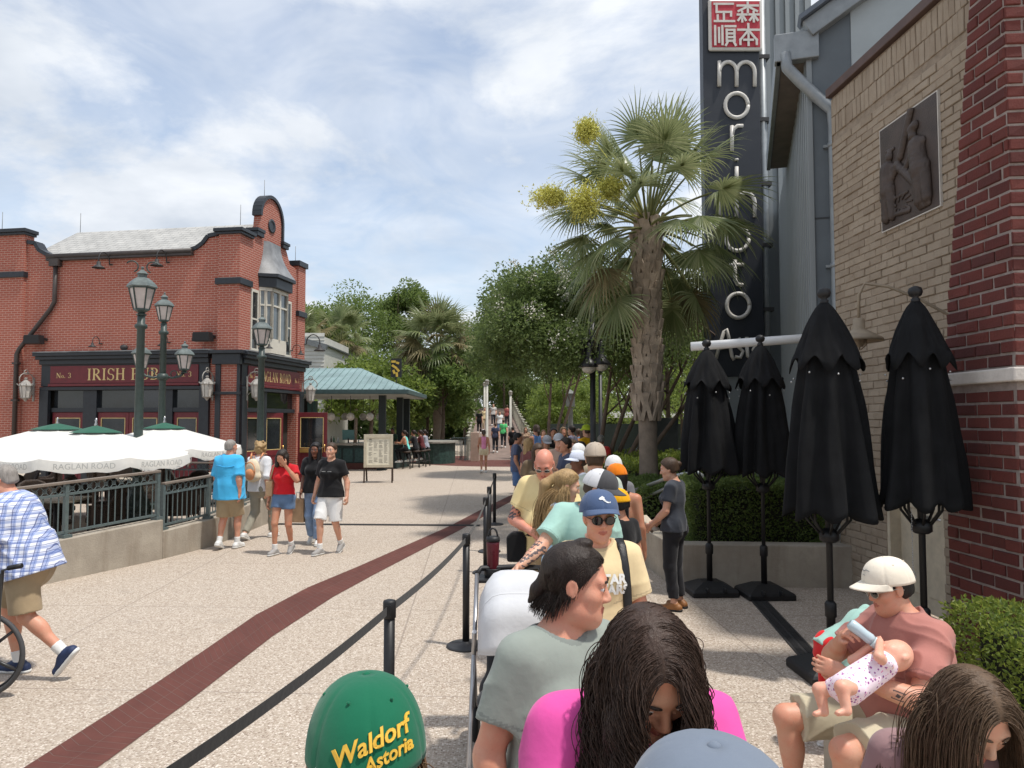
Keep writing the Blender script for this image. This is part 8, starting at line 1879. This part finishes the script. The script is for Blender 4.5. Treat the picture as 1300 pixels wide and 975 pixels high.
pm = human('bearded man in a blue plaid shirt and khaki shorts walking left', (-3.83, 5.92, 0), 92, 1.72, dict(pel=(0, 0, .93), chest=(0, .09, 1.22), neck=(0, .14, 1.42), shR=(.165, .12, 1.36), shL=(-.165, .12, 1.36), elL=(-.25, .12, 1.05), wrL=(-.20, .34, .88), elR=(.25, .16, 1.06), wrR=(.20, .40, .88), hipR=(.09, 0, .92), hipL=(-.09, 0, .92), knR=(.10, .20, .52), anR=(.10, .10, .085), fdR=(.05, 1, 0), knL=(-.10, -.06, .50), anL=(-.10, -.36, .22), fdL=(0, .62, -.78)), 'pink', 'crop', 'grey', head=(6, 16, 0), shirt=plaid(), sleeve=.9, hem=.83, legs='shorts', legm=khaki, legend=.92, shoe=navysh, sole=white_sh, sock=sockw, h=.0085, g=1.36, belly=1.0, loose=.022, fold=.03, beard='beard', glasses=(mat('red_frame', (.35, .04, .03), .4), mat('clear_lens', (.35, .33, .32), .1), .8, 'flat'), curl=(.9, .9), jowl=.5)
J_ = INFO[pm.name]['J']; S_ = INFO[pm.name]['S']; w_ = J_['wrL'] + (J_['elL'] - J_['wrL']) * .10; d_ = norm(J_['wrL'] - J_['elL']); mb = MB(); mb.tube([tuple((w_ - d_ * .012) * S_), tuple((w_ + d_ * .012) * S_)], .034, 12); mb.cbox(tuple((w_ + arr((-.030, 0, .012))) * S_), (.016, .040, .040)); mb.build('watch', black_sh, pm, .004)
def wheelchair():
    t = thing('wheelchair', 'black wheelchair whose big wheel shows at the left edge', 'wheelchair', (-3.86, 5.22, 0), R(90)); tyre = mat('grey_tyre', (.06, .06, .062), .7); fr = mat('chair_frame', (.03, .03, .032), .35)
    for sx in (-1, 1):
        mb = MB(); mb.tube([(sx * .26, .300 * math.cos(a), .305 + .29 * math.sin(a)) for a in np.linspace(0, 2 * math.pi, 40, endpoint=False)], .018, 8, closed=True); w = mb.build('wheel', tyre, t)
        mb = MB(); mb.tube([(sx * .295, .265 * math.cos(a), .305 + .265 * math.sin(a)) for a in np.linspace(0, 2 * math.pi, 36, endpoint=False)], .010, 6, closed=True); mb.build('hand_rim', fr, w)
        mb = MB()
        for k in range(6): a = k * math.pi / 3 + .4; mb.tube([(sx * .265, 0, .305), (sx * .262, .285 * math.cos(a), .305 + .285 * math.sin(a))], [.016, .011], 6)
        mb.ball((sx * .265, 0, .305), (.03, .04, .04)); mb.build('spokes', fr, w)
        mb = MB(); mb.tube([(sx * .22, -.12, .30), (sx * .22, -.16, .92), (sx * .22, -.28, .95)], .013, 8); mb.tube([(sx * .22, -.12, .48), (sx * .22, .34, .48), (sx * .22, .46, .12), (sx * .20, .58, .09)], .013, 8); mb.tube([(sx * .22, -.13, .70), (sx * .22, .22, .70), (sx * .22, .26, .48)], .013, 8); mb.build('side_frame', fr, t)
        mb = MB(); mb.tube([(sx * .22, -.2, .936), (sx * .22, -.30, .955)], .018, 8); mb.build('handle', black_sh, t); mb = MB(); mb.tube([(sx * .22, .38 + .07 * math.cos(a), .09 + .07 * math.sin(a)) for a in np.linspace(0, 2 * math.pi, 16, endpoint=False)], .014, 6, closed=True); mb.tube([(sx * .22, .38, .09), (sx * .22, .34, .40)], .012, 6); mb.build('caster', tyre, t); mb = MB(); mb.box(sx * .22 - .03, sx * .22 + .03, -.08, .20, .705, .735); mb.build('armrest', black_sh, t, .008)
        mb = MB(); mb.box(sx * .12 - .07, sx * .12 + .07, .52, .68, .07, .085); mb.build('footrest', fr, t)
    mb = MB(); mb.box(-.22, .22, -.12, .34, .47, .52); mb.build('seat', blackc, t, .015); mb = MB(); mb.box(-.22, .22, -.165, -.13, .50, .90); mb.build('backrest', blackc, t, .012)
wheelchair()
# -- five walkers in the middle distance
def walk(ph=.22, arm=.12): return dict(knR=(.095, ph * .75 + .05, .52), anR=(.095, ph, .09), knL=(-.095, .02, .49), anL=(-.095, -ph * 1.1, .13), fdL=(-.1, .9, -.35), elR=(.215, -.10, 1.13), wrR=(.22, -.05 - arm, .91), elL=(-.215, -.02, 1.13), wrL=(-.21, .08 + arm, .92))
def mir(d):
    o = {}
    for k, v in d.items(): o[(k[:-1] + ('L' if k[-1] == 'R' else 'R')) if k[-1] in 'RL' else k] = (-v[0], v[1], v[2])
    return o
bluec = ct_('bright_blue', (70, 176, 226), var=.06)
mb_ = human('man in a bright blue shirt and khaki shorts, seen from behind', (-4.46, 11.75, 0), -8, 1.72, walk(.10, .03), 'pink', 'crop', 'grey', head=(-20, 0, 0), shirt=bluec, sleeve=.9, hem=.80, loose=.028, legs='shorts', legm=khaki, legend=.95, shoe=white_sh, sock=sockw, h=.0105, g=1.25, belly=.5, fold=.03)
I_ = INFO[mb_.name]; mb = MB(); P_ = []
for k in range(9): h_ = surf(mb_, 'shirt', ((-.2 + .05 * k), -.8, 1.30 + .012 * math.sin(k)), (0, 1, 0), 1.2); P_.append(h_ + Vector((0, -.004, 0)))
mb.tube(P_[1:-1], .006, 6); mb.build('yoke_seam', bluec, mb_)
bw_ = human('person with curly fair hair, white shirt and grey trousers, seen from behind', (-4.32, 12.75, 0), -16, 1.66, walk(.26, .05), 'fair', 'curly', 'blond', head=(-10, 0, 0), shirt=ct_('white_shirt', (222, 222, 224)), sleeve=1.1, legs='trousers', legm=ct_('grey_trousers', (150, 146, 132)), shoe=white_sh, fem=True, h=.0105, g=1.08, loose=.02, face=False)
def backpack(root, zc, label, m1, m2):
    I_ = INFO[root.name]; t = thing('backpack', label, 'backpack', wpt(root, (0, -.215, zc)), root.rotation_euler.z); f_ = SDF((-.2, -.16, -.26), (.2, .14, .26), .011); f_.ell((0, 0, -.02), (.135, .085, .20), None, .02); f_.rc((-.08, -.0, -.12), (.08, 0, -.12), .075, .075, .03); f_.folds(.003, 30, 1); V, Fc = f_.mesh(); link_mesh('sack', V, Fc, m1, t)
    f_ = SDF((-.2, -.2, -.26), (.2, .12, .2), .011); f_.ell((0, -.065, -.08), (.095, .055, .10), None, .01); V, Fc = f_.mesh(); link_mesh('pocket', V, Fc, m2, t); mb = MB(); mb.tube([(.10 * math.cos(a), -.085, -.02 + .14 * math.sin(a)) for a in np.linspace(-.4, math.pi + .4, 14)], .008, 6); mb.build('piping', m2, t); mb = MB(); mb.tube([(-.03, .02, .18), (-.02, .0, .225), (.02, .0, .225), (.03, .02, .18)], .008, 6); mb.build('grab_loop', m2, t)
    for sx in (-1, 1): mb = MB(); mb.tube([(sx * .09, .06, .17), (sx * .11, .13, .27), (sx * .115, .22, .25)], .018, 6, True, True, False, .4); mb.build('strap', m2, t)
backpack(bw_, 1.26, 'cream and orange backpack on the curly fair haired person', ct_('cream_pack', (222, 206, 178)), ct_('orange_trim', (220, 150, 104)))
redc = ct_('red_tee', (196, 30, 40), var=.07); shades = dict(walk(.14, .04))
rw_ = human('person in a red top and denim shorts shading the face with one hand', (-3.46, 11.3, 0), 172, 1.60, {**walk(.10, .02), 'elL': (-.27, .10, 1.22), 'wrL': (-.10, .19, 1.47), 'elR': (.23, -.03, 1.13), 'wrR': (.25, .03, .88)}, 'tan', 'wavy', 'dark', .16, head=(-4, 24, 0), shirt=redc, sleeve=.55, hem=.985, loose=.016, legs='short', legm=jeans, legend=.42, shoe=greysh, sole=white_sh, sock=sockw, fem=True, h=.0095, hand={'L': (arr((.45, .35, .80)), arr((-.2, -.9, .5)), arr((.85, -.1, -.35)))}, curl=(.5, .15), eyes=False)
bagm = mat('tan_leather', (.42, .28, .16), .55, .15, 14)
p = wpt(rw_, (.215, .0, 1.12)); sb_ = thing('shoulder_bag', 'tan shoulder bag under the arm of the person in red', 'bag', p, R(172)); mb = MB(); mb.prism([(-.05, -.15), (.05, -.15), (.055, .08), (-.055, .08)], -.10, .10, 'xz'); mb.build('pouch', bagm, sb_, .015); mb = MB(); mb.tube([(.0, -.08, .07), (-.05, -.05, .28), (-.055, 0, .33), (-.05, .05, .28), (0, .08, .07)], .014, 6); mb.build('strap', bagm, sb_)
dw_ = human('person with long black hair, black tee and ripped jeans', (-3.22, 12.2, 0), 176, 1.66, {**mir(walk(.12, .03)), 'elR': (.22, -.06, 1.13)}, 'brown', 'wavy', 'black', .30, head=(0, 4, 0), shirt=blackc, sleeve=.72, loose=.03, hem=.88, legs='trousers', legm=ct_('pale_denim', (128, 152, 184), var=.28), legloose=2.0, shoe=white_sh, fem=True, h=.0095)
p = wpt(dw_, (.30, .02, .58)); pb = thing('paper_bag', 'brown paper carrier bag beside the person in ripped jeans', 'bag', p, R(170)); kr = mat('kraft_paper', (.36, .24, .14), .8, .15, 9); mb = MB(); mb.box(-.13, .13, -.07, .07, -.19, .19); mb.build('sack', kr, pb, .004)
for sy in (-1, 1): mb = MB(); mb.tube([(-.06, sy * .07, .18), (-.05, sy * .05, .29), (.05, sy * .05, .29), (.06, sy * .07, .18)], .006, 5); mb.build('handle', mat('cord_white', (.6, .58, .55), .8), pb)
bt_ = human('person in a black lettered tee and white knee length shorts', (-2.76, 11.35, 0), 166, 1.68, {**walk(.16, .02), 'elR': (.25, -.06, 1.13), 'wrR': (.28, .02, .90), 'elL': (-.25, -.06, 1.13), 'wrL': (-.28, .0, .90)}, 'fair', 'short', 'brown', head=(4, -2, 0), shirt=blackc, sleeve=.66, hem=.89, loose=.018, legs='shorts', legm=whitec, legend=.95, shoe=greysh, sole=white_sh, sock=sockw, fem=True, h=.0095, g=1.04, curl=(.9, .9))
shirt_text(bt_, 'weatherproof'[:0] + 'swimcompetition'[:0] + '·····  ······', .05, 0, .03, wp_)
# -- far walker in pink
human('person in a pink tank top and cream shorts walking towards the bridge', (-1.10, 28.9, 0), 4, 1.68, walk(.16), 'tan', 'pony', 'brown', .16, shirt=ct_('pink_tank', (232, 150, 188)), sleeve=0, hem=.98, legs='short', legm=ct_('cream_shorts', (222, 208, 176)), shoe=white_sh, fem=True, h=.016, face=False)
# -- the line of people further back
def crowd(label, px, py, Y, face_, shirt, legs_=jeansd, legk='trousers', sk='fair', hair='short', hc_='brown', cap=None, fem=False, H=None, J=None, head=(0, 0, 0), sl=.66, h=.016, g=1.0, hl=.2):
    p = at(px, py, Y); label = label[:120]; return human(label, (p.x, Y, 0), face_, H or max(1.5, min(1.92, p.z)), J, sk, hair, hc_, hl, head, shirt, sl, legs=legk, legm=legs_, shoe=white_sh, fem=fem, h=h, face=False, cap=dict(col=cap, brimcol=cap) if cap else None, group='people waiting further back in the line', g=g)
armx = dict(elR=(.23, .0, 1.13), wrR=(-.02, .22, 1.14), elL=(-.23, .0, 1.13), wrL=(.02, .24, 1.10)); phn = dict(elR=(.22, -.02, 1.12), wrR=(.08, .26, 1.12), elL=(-.22, -.02, 1.12), wrL=(-.08, .24, 1.08))
crowd('man in a faded navy tee and blue shorts standing left of the line', 656, 549, 17.2, -86, ct_('faded_navy', (84, 92, 118)), ct_('blue_shorts', (88, 116, 160)), 'shorts', 'tan', 'short', 'black', head=(-6, 8, 0), h=.012, g=1.1)
crowd('person with fair hair and maroon top next to the man in faded navy', 671, 556, 15, -60, ct_('maroon_top', (122, 74, 70)), fem=True, hair='long', hc_='blond', hl=.2)
crowd('person in a grey bucket style cap and olive top', 693, 552, 15.4, 170, ct_('olive', (92, 90, 76)), cap=ct_('grey_capl', (150, 152, 158)), J=phn, head=(20, 20, 0))
crowd('person in a light grey cap with bare arm raised', 709, 551, 13.6, 200, ct_('dusty_tan', (196, 168, 150)), cap=ct_('lt_grey_cap', (176, 178, 182)), J=armx)
crowd('dark haired man in navy with arms folded behind the bald man', 718, 555, 12.2, 110, ct_('dark_navy', (62, 70, 92)), ct_('navy_shorts', (56, 62, 80)), 'shorts', 'tan', hc_='dark', J=armx, h=.012)
crowd('person in a blue sleeveless top with brown hair at the back left of the line', 681, 539, 20.5, 20, ct_('mid_blue', (104, 142, 196)), hair='pony', fem=True, sl=0, sk='pink')
crowd('man in black with dark glasses deep in the line', 703, 543, 20, 180, blackc, sk='tan', hc_='black')
crowd('person with reddish fair hair facing this way deep in the line', 715, 542, 21.5, 190, ct_('sand', (190, 170, 140)), hc_='light', sk='pink', hair='long', fem=True)
crowd('tall person in a mauve grey tee deep in the line', 726, 540, 21, 60, ct_('mauve_grey', (122, 120, 140)), hc_='dark')
crowd('person in a yellow shirt and lime cap near the black lamp post', 745, 537, 17.6, 40, ct_('gold_shirt', (238, 184, 28)), cap=ct_('lime_cap', (190, 212, 60)))
crowd('person in a red top half behind the black lamp post', 763, 552, 17.4, -20, ct_('coral_red', (214, 64, 60)), hc_='grey')
crowd('person in a white sun hat close behind the man in the tan cap', 735, 564, 10.2, 150, ct_('beige_tee', (176, 160, 136)), cap=whitec, hc_='brown', hair='long', fem=True, h=.012)
crowd('person in a white and blue cap close behind the man in the tan cap', 735, 573, 8.8, 110, ct_('grey_blue', (150, 158, 172)), cap=ct_('white_blue_cap', (206, 212, 226)), sk='brown', h=.012)
crowd('dark haired person looking down right of the folded arms man', 742, 558, 12.3, 120, ct_('dark_plum', (66, 54, 62)), hair='long', hc_='black', fem=True, head=(0, 30, 0))
crowd('person with wavy fair brown hair in a patterned top behind the white hat', 727, 558, 12.6, 170, ct_('taupe', (142, 122, 104)), hair='wavy', hc_='light', fem=True, hl=.2)
crowd('person with very long brown hair in olive, left of the bald head', 682, 561, 11, 190, ct_('olive_brown', (106, 90, 70)), hair='long', hc_='brown', hl=.4, fem=True, J=phn, head=(0, 20, 0), h=.012)
q = random.Random(12); pal = [(120, 64, 60), (70, 90, 120), (206, 206, 204), (40, 42, 46), (150, 150, 120), (98, 130, 160), (180, 120, 90), (60, 80, 66)]; nm = ['brick red', 'slate blue', 'white', 'black', 'khaki', 'sky blue', 'rust', 'forest green']
for k in range(8): crowd('person in a %s top among the last of the line' % nm[k], 690 + k * 8.5 + q.uniform(-2, 2), 545 + q.uniform(-4, 3), 22.5 + q.uniform(0, 5), q.choice((0, 180, 150, -60, 90)), ct_('far_%d' % k, pal[k]), fem=k % 2 == 0, hair='long' if k % 2 == 0 else 'short', hc_=q.choice(('dark', 'brown', 'black', 'light')), sk=q.choice(('fair', 'tan', 'brown')), h=.02)
# -- people on the bridge and at the bar
def bridge_person(label, s_, side, shirt, legs_, face_=0, hc_='brown', hair='short', legk='trousers', fem=False):
    p = bpt(s_, side); human(label, tuple(p), face_, 1.70, walk(.15), 'fair', hair, hc_, .2, shirt=shirt, legs=legk, legm=legs_, shoe=white_sh, h=.022, face=False, group='people on the footbridge', fem=fem)
bridge_person('person in a bright green top walking up the bridge', .17, .15, ct_('bright_green', (92, 196, 120)), jeansd)
bridge_person('person in a black top with dark hair at the bridge foot', .02, .35, blackc, blackc, hc_='dark', legk='short'); bridge_person('person in a tan top at the right of the bridge foot', .0, .72, ct_('far_tan', (168, 142, 120)), blackc, 180, 'light', 'long', 'short', True)
bridge_person('person in dark clothes at the left of the bridge foot', .10, -.15, ct_('far_navy', (60, 64, 84)), jeansd); bridge_person('person in white coming down the bridge', .36, .1, whitec, jeans, 180); bridge_person('person in cream coming down the bridge on the left', .46, -.5, creamt, khaki, 180)
bridge_person('person in pale grey near the bridge top', .56, -.1, ct_('far_grey', (190, 186, 180)), jeansd, 180); bridge_person('person in dull red near the bridge top right', .52, .5, ct_('far_red', (150, 80, 76)), jeansd, 0); bridge_person('person in black near the bridge top left', .40, -.72, blackc, blackc, 0)
sit = dict(pel=(0, 0, .87), chest=(0, .06, 1.18), neck=(0, .10, 1.38), shR=(.158, .08, 1.32), shL=(-.158, .08, 1.32), elR=(.2, .22, 1.10), wrR=(.12, .42, 1.12), elL=(-.2, .22, 1.10), wrL=(-.12, .42, 1.12), hipR=(.09, .02, .86), hipL=(-.09, .02, .86), knR=(.12, .42, .80), knL=(-.12, .42, .80), anR=(.12, .30, .36), anL=(-.12, .30, .36))
for (x, y), lab, c, sl_ in zip(stools, ('person in a turquoise halter top on the first bar stool', 'person in black on the second bar stool', 'person in dark red on the third bar stool', 'person in grey on the farthest bar stool'), ((120, 214, 206), (30, 30, 34), (92, 40, 44), (150, 154, 166)), (0, .66, .66, .66)):
    human(lab, (x, y, 0), 78, 1.72, sit, 'tan', 'pony', 'dark', .16, shirt=ct_('bar_%d' % c[0], c), sleeve=sl_, legs='trousers', legm=blackc, shoe=white_sh, fem=True, h=.018, face=False, group='people seated at the outdoor bar', hem=.9)
human('bartender in dark green behind the bar counter', (at(500, 545, 33).x, 32.6, 0), 170, 1.72, None, 'brown', 'short', 'black', shirt=ct_('bar_green', (44, 66, 50)), legm=blackc, shoe=black_sh, h=.018, face=False); human('grey haired man in a grey shirt behind the bar counter', (at(481, 545, 33).x, 34.2, 0), 150, 1.75, None, 'pink', 'short', 'grey', shirt=ct_('bar_grey', (130, 136, 148)), legm=jeansd, shoe=black_sh, h=.018, face=False)
# ------------------------------------------------------------------ pushchair with its cup and parcel
sr = thing('stroller', 'stroller with a pale grey canopy in front of the mint tee person', 'stroller', (.03, 4.3, 0), 0); shell = cloth('stroller_shell', (.60, .61, .63), 500, .05); alu = mat('alu_tube', (.42, .42, .43), .3, .05, metal=.8); whl = mat('black_tyre', (.014, .014, .015), .7)
P_ = np.zeros((15, 11, 3))
for i in range(15):
    a = R(-8 + 118 * i / 14)
    for j in range(11):
        t_ = -1 + 2 * j / 10; hw = .215; sq = math.copysign(abs(t_) ** .9, t_); rr = .33 * (1 - .34 * max(0, abs(t_) - .45) ** 2 / .3)
        ridge = .010 * math.cos(i * math.pi / 14 * 6)
        P_[i, j] = (hw * sq, .12 + (rr + ridge) * math.cos(a) * -1 * .92, .78 + (rr + ridge) * math.sin(a) * .98 - .05 * abs(t_) ** 3)
mb = MB(); mb.grid(P_, True); cn = mb.build('canopy', shell, sr, fixn=False); m_ = cn.modifiers.new('thick', 'SOLIDIFY'); m_.thickness = .008
for i in (0, 7, 14): mb = MB(); mb.tube([tuple(P_[i, j] * arr((1.006, 1, 1)) + arr((0, 0, .004))) for j in range(11)], .008, 6); mb.build('canopy_hoop', shell, cn)
f_ = SDF((-.26, -.45, .25), (.26, .45, 1.1), .012); f_.rc((-.15, -.25, .50), (.15, -.25, .50), .07, .07, .03); f_.rc((-.15, .05, .46), (.15, .05, .46), .07, .07, .03); f_.rc((-.13, .08, .5), (-.13, .30, .92), .05, .05, .05); f_.rc((.13, .08, .5), (.13, .30, .92), .05, .05, .05); f_.rc((0, .08, .5), (0, .30, .94), .08, .06, .06); f_.rc((0, -.2, .5), (0, .05, .46), .12, .12, .08, flat=(arr((0, 0, 1.)), 2.2)); f_.folds(.003, 25, 1); V, Fc = f_.mesh(); link_mesh('seat', cloth('stroller_seat', (.035, .036, .04)), sr) if False else link_mesh('seat', V, Fc, cloth('stroller_seat', (.035, .036, .04)), sr)
for sx in (-1, 1):
    x = sx * .255; mb = MB(); mb.tube([(x, .52, 1.02), (x, .30, .80), (x, -.38, .16)], .014, 8); mb.tube([(x, .42, .14), (x, .15, .60), (x * .96, .0, .80)], .014, 8); mb.build('side_tube', alu, sr)
    mb = MB(); mb.tube([(x, .44 + .125 * math.cos(a), .14 + .115 * math.sin(a)) for a in np.linspace(0, 2 * math.pi, 24, endpoint=False)], .022, 8, closed=True); mb.tube([(x - .015, .44, .14), (x + .015, .44, .14)], .085, 14); mb.build('wheel', whl, sr)
    mb = MB(); mb.tube([(x, -.40 + .085 * math.cos(a), .105 + .08 * math.sin(a)) for a in np.linspace(0, 2 * math.pi, 20, endpoint=False)], .020, 8, closed=True); mb.tube([(x - .012, -.40, .105), (x + .012, -.40, .105)], .06, 12); mb.build('wheel', whl, sr)
mb = MB(); mb.tube([(-.255, .52, 1.02), (-.23, .58, 1.045), (0, .60, 1.05), (.23, .58, 1.045), (.255, .52, 1.02)], .018, 10); mb.build('handle', black_sh, sr); mb = MB(); mb.tube([(-.25, .44, .14), (.25, .44, .14)], .012, 8); mb.tube([(-.25, -.40, .15), (.25, -.40, .15)], .012, 8); mb.build('axle', alu, sr); mb = MB(); mb.prism([(-.20, -.25), (.20, -.25), (.20, .36), (-.20, .36)], .18, .34, 'xy'); mb.build('basket', blackc, sr, .03)
mb = MB(); mb.box(-.26, .05, .50, .70, .965, .985); mb.lathe([(.055, 0), (.058, .06), (.05, .06), (.048, .01)], 18, True, (-.155, .60, .985)); mb.build('cup_tray', black_sh, sr, .01)
tb = thing('tumbler', 'maroon tumbler with black carry loop in the stroller cup holder', 'tumbler', (.03 - .155, 4.9, 1.0)); mr = mat('maroon_enamel', (.10, .010, .018), .3, .1, 9); mb = MB(); mb.lathe([(.034, 0), (.036, .01), (.043, .20), (.043, .215)], 22); mb.build('flask', mr, tb); mb = MB(); mb.lathe([(.046, .2155), (.047, .23), (.044, .245), (.02, .25)], 22); mb.build('lid', black_sh, tb); mb = MB(); mb.tube([(.03 * math.cos(a), 0, .245 + .055 * math.sin(a)) for a in np.linspace(0, math.pi, 12)], .006, 8); mb.build('loop', black_sh, tb)
def parcel_mat():
    s = NT('bright_parcel'); co = s.coord('Object'); ch = s.node('ShaderNodeTexVoronoi'); ch.inputs['Scale'].default_value = 16; s.l.new(co, ch.inputs['Vector']); sp = s.node('ShaderNodeSeparateColor'); s.l.new(ch.outputs['Color'], sp.inputs[0]); return s.fin(s.ramp(sp.outputs[0], [(.0, srgb(220, 116, 148)), (.45, srgb(160, 214, 60)), (.8, srgb(232, 130, 160))]), .6)
pc = thing('gift_pouch', 'small pink and lime pouch hanging at the stroller handle', 'pouch', (.13, 4.82, .93)); mb = MB(); mb.prism([(-.075, -.05), (.075, -.05), (.08, .06), (-.07, .065)], -.03, .03, 'xz'); mb.build('sack', parcel_mat(), pc, .012); mb = MB(); mb.tube([(-.05, 0, .06), (-.04, .03, .12), (.04, .03, .12), (.05, 0, .06)], .005, 5); mb.build('strap', black_sh, pc)
